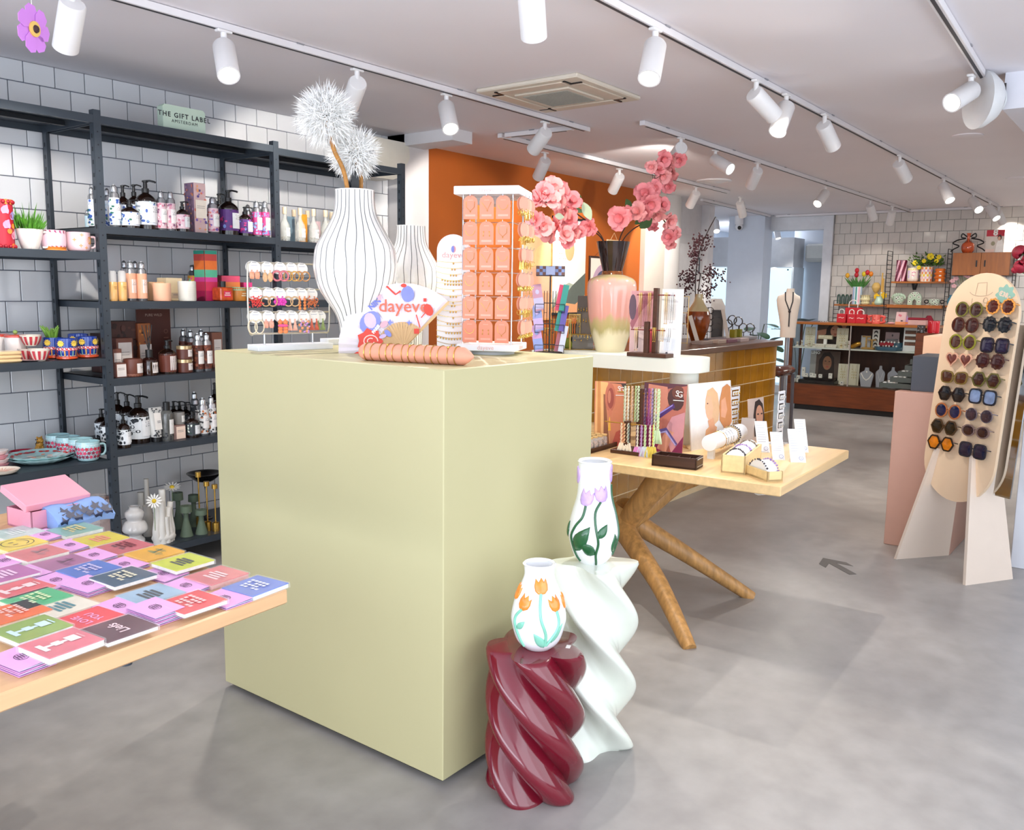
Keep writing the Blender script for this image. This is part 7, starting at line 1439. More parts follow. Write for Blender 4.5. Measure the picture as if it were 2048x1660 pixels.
# ============================================================ framed prints on the orange wall
def wallart(nm, lab, x0, y0, x1, y1, fr, bg, shapes, Y=4.752):
    a_, c_ = ony(x0, y1, Y), ony(x1, y0, Y); w, h = c_.x-a_.x, c_.z-a_.z; t = thing(nm, lab, 'picture', (a_.x, Y, a_.z)); B().box((w/2, .002, h/2), (w, .004, h)).out('print', mat(bg, .6, var=.02), t, 0)
    if fr:
        for c2, d2 in (((w/2, 0, 0), (w+.02, .018, .018)), ((w/2, 0, h), (w+.02, .018, .018)), ((0, 0, h/2), (.018, .018, h)), ((w, 0, h/2), (.018, .018, h))): B().box(c2, d2, bev=.002).out('frame_bar', fr, t)
    decal('artwork', [([(x*w, y*h) for x, y in pts], c) for pts, c in shapes], flatmap((0, -.0005, 0), (1, 0, 0), (0, 0, 1), (0, -1, 0)), t); return t, w, h
wallart('framed_print', 'framed print of a pale sun over peach hills on the orange wall', 1040, 462, 1104, 640, wood('#c98a4a'), '#e2b98a', [(rct(0, 0, 1, .45), '#d89a72'), ([(0, .45), (.4, .58), (.8, .5), (1, .62), (1, .3), (0, .3)], '#e0a888'), (ell(.72, .68, .3, .16, 20), '#e8c489')])
t, w, h = wallart('hanging_print', 'white hanging print with a tan sun and grey-green hills on the orange wall', 1103, 442, 1173, 628, None, '#eeeae2', [([(0, .12), (.25, .28), (.5, .33), (.7, .3), (1, .42), (1, 0), (0, 0)], '#a9b3a2'), ([(0, .06), (.3, .16), (.6, .3), (1, .44), (1, 0), (0, 0)], '#5d665f'), ([(0, 0), (0, .06), (.3, .12), (.7, .1), (1, .2), (1, 0)], '#e0a070'), (ell(.5, .68, .14, .12, 18), '#d8a878')]+[(ell(.2+.06*(k % 4), .58+.05*(k % 3), .01, .008, 6), '#c9a070') for k in range(7)])
for z in (0, h): B().box((w/2, -.004, z), (w+.03, .018, .022), bev=.002).out('hanger_bar', BLACK, t)
t, w, h = wallart('framed_print', 'dark-framed rainbow arch print behind the brown vase neck', 1177, 517, 1232, 620, mat('#3a2018', .4), '#e9dcd0', [(ell(.5, .25, .46, .62, 24, 0, pi), '#b99ab0'), (ell(.5, .25, .36, .5, 24, 0, pi), '#4a4f6a'), (ell(.5, .25, .26, .38, 24, 0, pi), '#8a7f98'), (ell(.5, .25, .17, .26, 20, 0, pi), '#efe6dc'), ([(.3, .25), (.5, .5), (.7, .25)], '#f2efe8')])
b = B(); b.tube([(w*.15, -.002, h), (w*.5, -.002, h*1.22), (w*.85, -.002, h)], .002, 5); b.out('cord', mat('#7a4a2a', .7), t)
t, w, h = wallart('framed_print', 'small light-framed print hung by a cord behind the brown vase neck', 1213, 483, 1240, 560, wood('#e0c49a'), '#efe6da', [(ell(.5, .5, .3, .3, 16), '#d8b090')]); b = B(); b.tube([(w*.2, -.002, h), (w*.5, -.002, h*1.2), (w*.8, -.002, h)], .002, 5); b.out('cord', mat('#e8d4a8', .7), t)
# ============================================================ on the counter
CZ = 1.1026
def ctr(px, py): return onz(px, py, CZ)
c = ctr(1394, 684)+V((0, .0, 0)); k = mpp(c); t = thing('amber_vase', 'large cream and amber glazed vase holding dry berry branches on the counter', 'vase', c); AV = c
pa_ = smoothprof([(11*k, 0), (15*k, 10*k), (22*k, 30*k), (24.5*k, 48*k), (22*k, 61*k)], 4); pb_ = smoothprof([(22*k, 61*k), (15*k, 71*k), (10*k, 80*k), (8.2*k, 88*k), (8*k, 95*k)], 4)
B().lathe([(.001, 0)]+pa_, seg=36, c0=False, c1=False).out('body', gloss('#8a3f10', .08, var=.35, scale=12), t, 50); vessel(pb_, gloss('#cdb889', .12, var=.06), t, 'shoulder', .004, 36, depth=20*k)
def drybranch(lab, main, twigs, seed, dens):
    t = thing('dry_branch', lab, 'branch', AV); rs = random.Random(seed); P3 = [ony(x, y, AV.y+.02)-AV for x, y in main]; b = B(); b.tube(smooth3([V((P3[0].x*.6, 0, 50*k))]+P3, 5), .0045, 6)
    ends = []
    for tw in twigs:
        q = [ony(x, y, AV.y+.02+dy)-AV for x, y, dy in tw]; b.tube(smooth3(q, 5), .0022, 5); ends += smooth3(q, 6)[4:]
    b.out('stem', mat('#2c2220', .7), t, 60); b = B()
    for e in ends:
        for _ in range(dens): b.ball(e+V((rs.gauss(0, .022), rs.gauss(0, .02), rs.gauss(0, .026))), rs.uniform(.005, .009), 6, 4)
    b.out('berries', mat('#4a2028', .6, var=.4, scale=80), t, 60, kind='stuff')
drybranch('tall dry branch with dark red berries leaning right', [(1391, 592), (1392, 545), (1400, 500), (1414, 466), (1431, 434)], [[(1392, 550, 0), (1385, 552, -.02), (1380, 565, -.03)], [(1393, 540, 0), (1384, 535, -.02), (1388, 520, 0)], [(1392, 560, 0), (1375, 552, 0), (1362, 560, 0)], [(1396, 510, 0), (1388, 505, 0), (1383, 515, .0)], [(1405, 490, 0), (1392, 492, 0), (1390, 502, 0)], [(1412, 470, 0), (1418, 478, 0), (1408, 502, 0)], [(1409, 478, 0), (1398, 480, 0), (1393, 484, 0)]], 3, 5)
drybranch('forked dry branch with berries hanging right', [(1396, 592), (1398, 570), (1401, 548)], [[(1401, 548, 0), (1415, 545, 0), (1428, 552, 0)], [(1401, 548, 0), (1425, 540, 0), (1447, 560, 0)], [(1401, 550, 0), (1412, 562, 0), (1430, 575, -.02)], [(1397, 580, 0), (1410, 584, 0), (1418, 596, -.02)], [(1391, 585, 0), (1378, 575, 0), (1365, 588, 0)]], 4, 5)
def slat(px, py, tx, ty, w, lab): p = ctr(px, py); kk = mpp(p); t, mp, n, R3 = boardthing('scented_stick', lab, 'sign', p, w*kk, hypot(tx-px, py-ty)*kk, toward(p), 0, mat('#e8d8c4', .5), .008); t.rotation_euler = (0, 0, toward(p)+pi/2); ch = t.children[0]; ch.matrix_local = Matrix.Rotation(atan2(tx-px, py-ty), 4, 'Y')
slat(1396, 687, 1378, 632, 8, 'cream label stick leaning before the amber vase'); slat(1457, 682, 1443, 620, 7, 'cream label stick leaning before the eyeglass rack')
g_ = ctr(1366, 688); goldbox_p = g_; t = thing('earring_display', 'tall gold-framed earring stand on the counter left of the amber vase', 'jewellery stand', g_, toward(g_)+pi/2); kk = mpp(g_); b = B()
for x in (-8*kk, 8*kk): b.cyl((x, 0, 0), (x, 0, 95*kk), .003, seg=6)
for z in (2*kk, 40*kk, 62*kk, 94*kk): b.cyl((-8*kk, 0, z), (8*kk, 0, z), .003, seg=6)
b.out('frame', mat('#dcb878', .3, .8), t, 60); b = B()
for z in (90, 58, 36):
    for x in (-5, 0, 5): b.tube([(x*kk, -.004, z*kk), (x*kk, -.006, (z-14)*kk)], .002, 5); b.ball((x*kk, -.006, (z-16)*kk), .006, 6, 4)
b.out('earrings', mat('#5a4038', .4, var=.5, scale=150), t, 60, kind='stuff')
p = ctr(1428, 684)+V((.0, .12, 0)); kk = mpp(p); t = thing('eyeglass_rack', 'black wire rack with reading glasses on the counter', 'display rack', p, toward(p)+pi/2); b = B()
for x in (-12, 0, 12): b.cyl((x*kk, 0, 0), (x*kk, 0, 68*kk), .003, seg=6)
for z in (14, 30, 44, 56, 67): b.cyl((-13*kk, 0, z*kk), (13*kk, 0, z*kk), .003, seg=6)
b.box((0, 0, .004), (28*kk, .12, .008)); b.out('frame', WB, t, 60)
gl0 = None
for j, z in enumerate((62, 50, 38, 26)):
    b = B()
    for sx in (-1, 1): b.tube([(sx*9*kk+8*kk*cos(a), -.02, z*kk+6*kk*sin(a)) for a in [2*pi*i/14 for i in range(14)]], .003, 5, closed=True); b.tube([(sx*17*kk, -.02, z*kk), (sx*18*kk, .03, z*kk), (sx*18*kk, .06, z*kk-.012)], .0022, 5)
    b.tube([(-kk, -.02, z*kk+.004), (kk, -.02, z*kk+.004)], .0025, 5); o = b.out('reading_glasses', mat('#2a2422', .3), None, 60); o.matrix_world = Matrix.Translation(p) @ Matrix.Rotation(toward(p)+pi/2-.7, 4, 'Z') @ Matrix.Translation((16*kk, 0, 0)); tag(o, f'black reading glasses, {ORD[j]} from the top of the wire rack', 'glasses', 'reading glasses on the counter rack')
p = ctr(1452, 682)+V((.25, .2, 0)); kk = mpp(p); t = thing('house_box', 'white house-shaped display box behind the reading glasses', 'display box', p, toward(p)+pi/2); b = B(); b.ringplate([(-14*kk, 0), (14*kk, 0), (14*kk, 66*kk), (7*kk, 80*kk), (-14*kk, 80*kk)], [(-11*kk, 3*kk), (11*kk, 3*kk), (11*kk, 58*kk), (9*kk, 58*kk), (-11*kk, 58*kk)], .08, Matrix.Rotation(pi/2, 4, 'X')); b.out('shell', mat('#e6ded2', .5), t, 0); box('back_panel', (-12*kk, -.002, 0), (12*kk, .0, 60*kk), mat('#6a6460', .6), t)
p = ctr(1470, 682)+V((.12, .10, 0)); kk = mpp(p); t = thing('display_tray', 'grey low tray of hoop earring stands on the counter', 'tray', p, radians(4)); B().box((.0, 0, .012), (.80, .24, .024), bev=.003).out('tray', mat('#8d8a90', .5), t)
for j, (px, py, r) in enumerate(((1464, 640, 9), (1476, 643, 9), (1486, 656, 9), (1500, 656, 9), (1456, 648, 8))):
    q = ony(px, py, p.y+.0); b = B()
    for d_ in (0, .02, .045): b.tube([(d_, r*kk*cos(a)+d_*.3, r*kk*sin(a)) for a in [2*pi*i/18 for i in range(18)]], .0032, 6, closed=True)
    b.cyl((.02, 0, -r*kk), (.02, 0, (CZ+.024)-q.z), .004, seg=6); o = b.out('hoop_stand', mat('#2c2420', .3, var=.5, scale=70), None, 60, q); tag(o, f'dark hoop bangles on a peg, {ORD[j]} stand on the grey tray', 'bangles', 'hoop stands on the counter')
for j, (px, w, c_, lab) in enumerate(((1466, 11, '#9a8f22', 'olive yellow gift box, left of two on the grey tray'), (1477, 10, '#8a8a28', 'olive green gift box, right of two on the grey tray'))):
    q = ony(px, 673, p.y-.04); o = B().box((0, 0, .035), (w*kk, .05, .07), bev=.002).out('gift_box', mat(c_, .5), None, 40, (q.x, q.y, CZ+.0245)); tag(o, lab, 'box')
for px0, px1, c_, lab in ((1406, 1437, '#a58f82', 'taupe flat box at the counter edge'), (1439, 1456, '#c9b09c', 'beige flat box at the counter edge'), (1458, 1482, '#8a5a68', 'plum flat box at the counter edge'), (1484, 1500, '#c9b4b0', 'pink flat box at the counter edge')):
    y_ = 690-(px0-1406)*.075; a_, b_ = ctr(px0, y_), ctr(px1, y_-1.5); kk = mpp(a_); d_ = b_-a_; o = B().box((d_.length/2, .045, 3.4*kk), (d_.length, .09, 6.8*kk), bev=.002).out('flat_box', mat(c_, .5), None, 40, a_+V((0, .01, 0))); tag(o, lab, 'box')
# ============================================================ back of the shop
CBX, CY0, CY1, CT_ = 11.5, 4.10, 2.30, 1.156
TEAK = wood('#6b3416', .25, .35, (12, 1.2, 12), 3); TEAKD = wood('#3a1d12', .25, .45, (12, 12, 1.2), 3); TEAKL = wood('#a8642c', .18, .3, (12, 1.2, 12), 3)
t = CAB = thing('glass_cabinet', 'teak glass-fronted cabinet full of jewellery at the back wall', 'cabinet', (CBX, CY1, 0)); w = CY0-CY1; D = .42
def cb(nm, lo, hi, m, bev=0): return box(nm, lo, hi, m, t, bev)
cb('base_panel', (0, 0, .07), (D, w, .344), TEAK, .003); cb('plinth_foot', (.04, .05, 0), (D-.04, w-.1, .07), BLACK); cb('top_board', (-.02, -.01, CT_-.03), (D, w+.01, CT_), TEAKL, .003)
cb('back_panel', (D-.02, 0, .344), (D, w-.30, CT_-.03), TEAKD); cb('frame_post', (0, w-.04, .344), (.03, w, CT_-.03), TEAK); cb('frame_post', (0, .0, .344), (.03, .10, CT_-.03), TEAK); cb('side_post', (D-.03, w-.03, .344), (D, w, CT_-.03), TEAK)
cb('side_panel', (0, 0, .344), (D, .02, CT_-.03), TEAK); cb('deck', (0, 0, .340), (D, w, .352), mat('#4a3020', .5))
zs = .812; cb('glass_shelf', (.02, .02, zs), (D-.03, w-.02, zs+.018), mat('#d6dad2', .25, var=.02)); yd = onx(1699, 700, CBX).y-CY1; cb('divider', (0, yd-.006, .35), (.02, yd+.006, CT_-.03), mat('#b8b4b0', .3, .4))
cb('glass_pane', (-.002, yd+.01, .352), (.002, w-.04, CT_-.03), glass('#e8f0ee', .07)); cb('glass_pane', (-.002, .1, .352), (.002, yd-.01, CT_-.03), glass('#e8f0ee', .07)); cb('glass_side', (.03, w-.012, .352), (D-.03, w-.008, CT_-.03), glass('#e0eeea', .15))
def inb(nm, lab, cat, x0, x1, y0, y1, X, col, shapes=None, lean=.05, th=.006, grp=None, zb=None, pts=None):
    a_, b_ = onx(x0, y1, X), onx(x1, y1, X); W_ = a_.y-b_.y; H_ = onx(x0, y0, X).z-a_.z; p = V((X, (a_.y+b_.y)/2, zb if zb is not None else a_.z)); t, mp, n, R3 = boardthing(nm, lab, cat, p, W_, H_, pi, lean, mat(col, .55), th, [((x-.5)*W_, y*H_) for x, y in pts] if pts else None, grp)
    if shapes: decal('print', [([((x-.5)*W_, y*H_) for x, y in q], c) for q, c in shapes], mp, t)
    return t, mp, n, R3, W_, H_
S1, S0 = zs+.019, .3525
GF = [(ell(.3+.2*(k % 3), .35+.13*(k//3), .04, .03, 6), '#b9a468') for k in range(10)]
def lady(bg, hair, skin, arm=True): return [(rct(0, 0, 1, 1), bg)]+([([(0, .25), (.35, .55), (.38, .72), (0, .62)], skin), ([(.85, .55), (.98, 1), (.8, 1), (.75, .7)], skin)] if arm else [])+[([(.28, .1), (.3, .7), (.45, .95), (.65, .97), (.8, .8), (.85, .1)], hair), (ell(.58, .62, .15, .22, 18), skin), (ell(.52, .68, .035, .015, 8), '#2a1a18'), (ell(.65, .67, .035, .015, 8), '#2a1a18'), (ell(.585, .6, .02, .04, 8), skin), (ell(.59, .50, .05, .022, 8), '#a8483f'), ([(.35, 0), (.85, 0), (.8, .3), (.4, .3)], '#231c1c')]
r_ = inb('brand_poster', 'poster of a smiling dark-haired woman on the upper cabinet shelf', 'poster', 1632, 1694, 647, 697, 11.80, '#4a3f38', lady('#5a4c42', '#1e1716', '#c98f74'), zb=S1); text('LINO', .05, r_[1](-r_[4]*.28, r_[5]*.93, .003), r_[3] @ V((1, 0, 0)), r_[3] @ V((0, 0, 1)), r_[2], PAPER, r_[0], bold=.003)
r_ = inb('brand_poster', 'poster of a brown-haired woman looking down on the lower cabinet shelf', 'poster', 1617, 1676, 708, 770, 11.80, '#8d8a8a', lady('#55463f', '#201614', '#9a6a4e', False)+[(rct(0, .2, .2, 1), '#9a9894')], zb=S0); text('LINO', .05, r_[1](-r_[4]*.33, r_[5]*.93, .003), r_[3] @ V((1, 0, 0)), r_[3] @ V((0, 0, 1)), r_[2], PAPER, r_[0], bold=.003)
CRB = '#d9d4bd'
for x0, x1, y0, y1, X, zb, lab in ((1608, 1628, 664, 702, 11.72, S1, 'cream necklace board left of the smiling poster'), (1671, 1694, 665, 704, 11.68, S1, 'cream necklace board right of the smiling poster'), (1674, 1694, 729, 770, 11.70, S0, 'cream necklace board in the lower cabinet, left of two'), (1696, 1716, 730, 773, 11.68, S0, 'cream necklace board in the lower cabinet, right of two')):
    inb('necklace_board', lab, 'jewellery display', x0, x1, y0, y1, X, CRB, [(strip([(.3, .95), (.45, .4), (.5, .25), (.55, .4), (.7, .95)], .03), '#b3a87a')]+GF, zb=zb)
for x0, x1, X, lab in ((1626, 1650, 11.60, 'cream earring card lying left on the upper cabinet shelf'), (1647, 1671, 11.60, 'cream earring card lying right on the upper cabinet shelf')): inb('earring_card', lab, 'card', x0, x1, 693, 703, X, '#e6e2d6', GF[:6], .9, .006, zb=S1)
p = onx(1651, 680, 11.66); t2 = thing('bracelet_roll', 'cream bracelet roll before the smiling poster', 'jewellery roll', (11.66, p.y, S1)); B().cyl((0, -.09, .13), (0, .09, .13), .028).out('roll', mat('#e0d8bc', .6, var=.15, scale=60), t2); B().box((0, 0, .055), (.03, .04, .11)).out('stand', PAPER, t2)
rs = random.Random(12)
for k, (px, X, h, c_) in enumerate(((1594, 11.6, .06, '#e2ddd2'), (1603, 11.62, .08, '#d8d2c4'), (1612, 11.58, .05, '#ece6dc'), (1618, 11.6, .07, '#d9cfb8'), (1627, 11.56, .05, '#efeade'), (1682, 11.56, .06, '#ddd0a8'), (1690, 11.58, .08, '#e6ded0'), (1697, 11.56, .10, '#e2d8d0'))):
    y_ = onx(px, 700, X).y; t2 = thing('ring_stand', f'small cream ring stand, {ORD[k]} from the left on the upper cabinet shelf', 'jewellery stand', (X, y_, S1), 0, 'cream ring stands'); B().lathe([(.026, 0), (.024, .008), (.012, .012), (.010, h*.8), (.016, h), (.001, h)], seg=12, c1=False).out('cone', mat(c_, .6), t2, 40); b = B(); b.tube([(.014*cos(a), .014*sin(a), h*.55) for a in [2*pi*i/12 for i in range(12)]], .003, 5, closed=True); b.out('ring', GOLD, t2, 60)
for k, (px, h) in enumerate(((1588, .05), (1596, .09), (1606, .13), (1612, .05), (1622, .06), (1628, .05), (1640, .05), (1660, .07), (1684, .05))):
    y_ = onx(px, 765, 11.58).y; z_ = S0+(.075 if 1598 < px < 1672 else 0); t2 = thing('ring_stand', f'small white stand, {ORD[k]} from the left in the lower cabinet', 'jewellery stand', (11.58, y_, z_), 0, 'white stands in the lower cabinet'); B().box((0, 0, h/2), (.03, .045, h), bev=.004).out('block', mat('#e4e0d8', .5), t2); b = B(); b.ball((-.017, 0, h*.7), .008, 6, 4); b.out('earring', SILV, t2, 60)
o = box('black_platform', (11.52, onx(1672, 765, 11.6).y, S0), (11.74, onx(1600, 765, 11.6).y, S0+.045), BLACK, None, .003); tag(o, 'low black display platform in the lower cabinet', 'display platform')
o = box('black_platform', (11.60, onx(1668, 760, 11.6).y, S0+.046), (11.74, onx(1606, 760, 11.6).y, S0+.0745), BLACK, None, .003); tag(o, 'smaller black platform stacked on the lower one', 'display platform')
BUST = [(.15, 0), (.85, 0), (1, .62), (.95, .72), (.66, .84), (.62, 1), (.38, 1), (.34, .84), (.05, .72), (0, .62)]
inb('necklace_bust', 'grey necklace bust with a pearl collar in the lower cabinet', 'jewellery display', 1717, 1745, 735, 773, 11.62, '#a9abb4', [(strip([(.1, .7), (.3, .45), (.5, .34), (.7, .45), (.9, .7)], .06), '#eeeae0'), (ell(.5, .78, .05, .06, 8), '#ece8e0')], zb=S0, pts=BUST, th=.02)
inb('necklace_bust', 'grey necked board left of the pulled-out drawers', 'jewellery display', 1749, 1768, 727, 770, 11.66, '#a2a4ae', [(strip([(.2, .7), (.5, .3), (.8, .7)], .03), '#d9d9d9')], zb=S0, pts=BUST, th=.012)
inb('necklace_bust', 'grey necked board partly behind the pulled-out drawers', 'jewellery display', 1773, 1794, 728, 770, 11.66, '#a2a4ae', None, zb=S0, pts=BUST, th=.012)
p = onx(1711, 700, 11.6); t2 = thing('gold_tray', 'curved gold ring tray on the upper cabinet shelf', 'tray', (11.6, p.y, S1)); b = B(); b.tube(smooth3([(0, .06, .01), (0, 0, .05), (0, -.06, .075)], 5), [.012, .03, .03, .03, .03, .03, .03, .03, .028, .025, .02]+[.02]*5, 8); b.out('tray', mat('#b9862f', .3, .6, var=.2), t2, 60)
inb('white_card', 'pale card behind the small wooden T-stand', 'card', 1720, 1739, 682, 708, 11.72, '#c9ccd0', None, zb=S1); p = onx(1736, 706, 11.62); t2 = thing('t_stand', 'wooden T-shaped bracelet stand on the upper cabinet shelf', 'jewellery stand', (11.62, p.y, S1)); LW = wood('#b08a4a'); B().box((0, 0, .012), (.09, .16, .024), bev=.006).out('base', LW, t2)
for y_, h in ((.03, .14), (-.04, .10)): B().box((0, y_, h/2+.02), (.018, .018, h)).out('post', LW, t2); B().cyl((0, y_-.05, h+.02), (0, y_+.05, h+.02), .009).out('arm', LW, t2)
inb('ring_strip', 'white strip card with four dark hoops', 'jewellery display', 1742, 1756, 667, 707, 11.66, '#e6e4de', [(strip(arc(.5, .82-.2*k, .25, .08, -.4, 3.6, 10), .09), '#2a2624') for k in range(4)], zb=S1)
inb('photo_card', 'pale pink card with a grey picture behind the blue tray', 'card', 1768, 1796, 673, 708, 11.74, '#b9a3a6', [(rct(.08, .3, .92, .62), '#6f6c72'), (ell(.5, .82, .06, .07, 8), '#4a4048')], zb=S1)
p = onx(1777, 708, 11.62); t2 = thing('blue_tray', 'petrol blue oval tray with a red tier and small jewels', 'tray', (11.62, p.y, S1)); B().lathe([(.16, 0), (.17, .02), (.17, .045), (.001, .045)], seg=32, sy=1, c1=False).out('tray', gloss('#2a5266', .3), t2); B().box((.02, .02, .075), (.14, .18, .05), bev=.012).out('red_tier', mat('#a8222f', .5), t2); B().lathe([(.07, .045), (.07, .10), (.001, .10)], (.02, -.09, 0), 24, c1=False).out('blue_tier', gloss('#2a5266', .3), t2); b = B()
for k in range(12): b.ball((-.08+.02*(k % 3), .1-.02*k, .055+.05*(k % 2)), .012, 6, 4)
b.out('jewels', PAPER, t2, 60, kind='stuff')
r_ = inb('earring_rack', 'white rack with three rows of brown earrings in the cabinet', 'jewellery display', 1804, 1829, 660, 712, 11.60, '#e2e4e4', [(rct(.1, .66-.22*k, .98, .80-.22*k), '#5a3a2c') for k in range(3)]+[(ell(.18+.14*j, .70-.22*k, .05, .03, 6), '#8a4f34') for k in range(3) for j in range(6)], zb=S1)
# things on top of the cabinet
def giftbag(x0, x1, y0, y1, X, lab, zb=CT_):
    a_, b_ = onx(x0, y1, X), onx(x1, y1, X); W_ = a_.y-b_.y; H_ = onx(x0, y0, X).z-onx(x0, y1, X).z; t = thing('gift_bag', lab, 'gift bag', (X, (a_.y+b_.y)/2, zb+.0005), 0, 'red gift bags'); B().box((.04, 0, H_/2), (.09, W_, H_), bev=.003).out('bag', mat('#c4202f', .4, var=.04), t)
    b = B(); b.tube(smooth3([(0, W_*.28, H_), (0, W_*.26, H_*1.35), (0, 0, H_*1.5), (0, -W_*.26, H_*1.35), (0, -W_*.28, H_)], 4), .006, 6); b.out('handle', PAPER, t, 60); decal('print', [(strip([(-.3*W_, .55*H_), (-.1*W_, .6*H_), (.1*W_, .52*H_), (.3*W_, .58*H_)], .008), '#f0d8d4')], flatmap((-.0055, 0, 0), (0, -1, 0), (0, 0, 1), (-1, 0, 0)), t)
giftbag(1673, 1691, 628, 646, 11.62, 'red gift bag at the left of the trio on the cabinet'); giftbag(1689, 1720, 616, 646, 11.76, 'tall red gift bag at the back of the trio'); giftbag(1709, 1731, 628, 646, 11.60, 'red gift bag at the right of the trio'); giftbag(1694, 1710, 628, 646, 11.58, 'small red gift bag in front in the middle')
def tv(nm, lab, cat, cx, w, y0, y1, X, zb, prof, m, deco=None, grp=None, hollow=True):
    p = onx(cx, y1, X); k = mpp(p); z = zb if zb is not None else p.z; h = (y1-y0)*k; t = thing(nm, lab, cat, (X, p.y, z), 0, grp); pr = smoothprof([(r*w*k/2, q*h) for r, q in prof], 4)
    (vessel(pr, m, t, 'body', .006, 26) if hollow else B().lathe([(.001, 0)]+pr+[(.001, h)], seg=24, c0=False, c1=False).out('body', m, t, 50))
    if deco: wrapprint(t, surf(pr, pi+.25), deco(w*k/2, h), 'painted_pattern')
    return t, w*k/2, h
CYL_ = [(.9, 0), (1, .1), (1, 1)]; BOT = [(.7, 0), (1, .3), (.9, .6), (.55, .85), (.7, 1)]
t2, r, h = tv('sculptural_mug', 'coral mug with two wavy handles on the cabinet', 'mug', 1752, 17, 627, 645, 11.65, CT_, CYL_, gloss('#e5685c', .25), lambda r, h: blots(RS, -1.5, 1.5, h*.2, h*.8, ['#f2a08a', '#c23a45'], 10, h*.1, r))
for s_ in (-1, 1): b = B(); b.tube(smooth3([(0, s_*r, h*.85), (0, s_*r*1.9, h*.75), (0, s_*r*1.5, h*.5), (0, s_*r*1.9, h*.25), (0, s_*r, h*.12)], 4), .016, 8); b.out('handle', mat('#d8564f', .3), t2, 60)
inb('pink_pouch', 'pink gusseted pouch with orange base on the cabinet', 'pouch', 1790, 1812, 621, 646, 11.65, '#e6c3c4', [(rct(0, 0, 1, .22), '#eda070'), ([(.3, .85), (.6, .75), (.5, .6), (.25, .7)], '#d87a8a'), (ell(.6, .3, .12, .06, 8), '#5a4a50')], 0, .05, zb=CT_, pts=[(0, 0), (1, 0), (.95, 1), (.08, 1)])
t2, r, h = tv('taper_candle', 'lilac and orange taper on the cabinet', 'candle', 1813.5, 4, 628, 646, 11.62, CT_, [(1, 0), (1, .5), (.6, .8), (.5, 1)], mat('#b78ac0', .5), lambda r, h: [('r', -1.5, 1.5, 0.01, h*.3, '#e88a3a')], hollow=False)
o = tv('pink_pebble', 'small pink dish on the cabinet', 'dish', 1782, 14, 641, 646, 11.6, CT_, [(.6, 0), (1, .5), (.5, 1)], gloss('#d8a0a4'), hollow=False)
p = onx(1832, 645, 11.62); t2 = thing('gift_box', 'pink and red gift box on the cabinet', 'box', (11.62, p.y, CT_)); B().box((.06, 0, .03), (.12, .22, .06), bev=.004).out('box', mat('#e0b8b4', .5), t2); B().box((.06, 0, .075), (.12, .2, .03), bev=.008).out('ribbon', mat('#9a1f35', .5), t2)
tv('glass_knot', 'dark red glass vase on the cabinet', 'vase', 1857, 20, 627, 646, 11.8, CT_, [(.5, 0), (1, .35), (.6, .8), (.35, 1)], gloss('#8a1f33', .1))
t2, r, h = tv('striped_cup', 'red and pink diagonally striped cup right of the cabinet', 'cup', 1866, 23, 642, 666, 9.4, None, CYL_, gloss('#d21f2f', .2), lambda r, h: [('p', [(u, .03*h), (u+.35, .03*h), (u-.35, .97*h), (u-.7, .97*h)], '#f0a3ac') for u in (-1.2, -.1, 1.0)]); zc = t2.location.z
o = box('teak_pedestal', (9.28, t2.location.y-.35, 0), (9.65, t2.location.y+.13, zc-.001), TEAK, None, .004); tag(o, 'teak pedestal block under the striped cup', 'pedestal')
t2, r, h = tv('patterned_pot', 'dark pot with silver leaf pattern at the cabinet end', 'pot', 1842, 15, 649, 664, 9.34, zc, CYL_, mat('#3a3634', .4), lambda r, h: blots(RS, -1.5, 1.5, h*.1, h*.9, ['#a9abb4', '#8d8f98'], 14, h*.09, r))
# wall shelves
WIRE = mat('#1c1c20', .5)
def ladder(px, y0, y1, lab, X=12.02):
    a_, b_ = onx(px, y0, X), onx(px, y1, X); t = thing('wire_ladder', lab, 'shelf support', (X, a_.y, b_.z)); H_ = a_.z-b_.z; b = B(); DX = .24
    b.cyl((0, 0, 0), (0, 0, H_), .005, seg=6); b.cyl((DX, 0, 0), (DX, 0, H_), .005, seg=6); n = int(H_/.055); b.out('rails', WIRE, t, 60); b = B()
    for k in range(n+1): b.cyl((0, 0, H_*k/n), (DX, 0, H_*k/n), .004, seg=6)
    b.out('rungs', WIRE, t, 60, kind='stuff')
ladder(1668, 601, 645, 'short black wire ladder at the left end of the wall shelves'); ladder(1776, 502, 645, 'tall black wire ladder in the middle of the wall shelves'); ladder(1897, 498, 650, 'tall black wire ladder beside the teak wall cabinet'); ladder(2030, 500, 600, 'black wire ladder right of the teak wall cabinet')
def wshelf(x0, x1, y, lab, m=TEAKL, th=.022):
    a_, b_ = onx(x0, y, 12.02), onx(x1, y, 12.02); z = (a_.z+b_.z)/2; o = box('wall_shelf', (12.02, b_.y, z-th), (12.28, a_.y, z), m, None, .002); tag(o, lab, 'shelf'); return z
ZA = wshelf(1668, 1772, 609, 'teak wall shelf with the striped tulip vase'); ZB_ = wshelf(1773, 1884, 610, 'thick teak wall shelf with the mint ceramics', th=.04); ZC_ = wshelf(1782, 1894, 563, 'teak wall shelf with the yellow bouquet'); ZD = wshelf(1890, 1990, 612, 'teak wall shelf behind the sunglasses board')
def zsh(z): return z+.0005
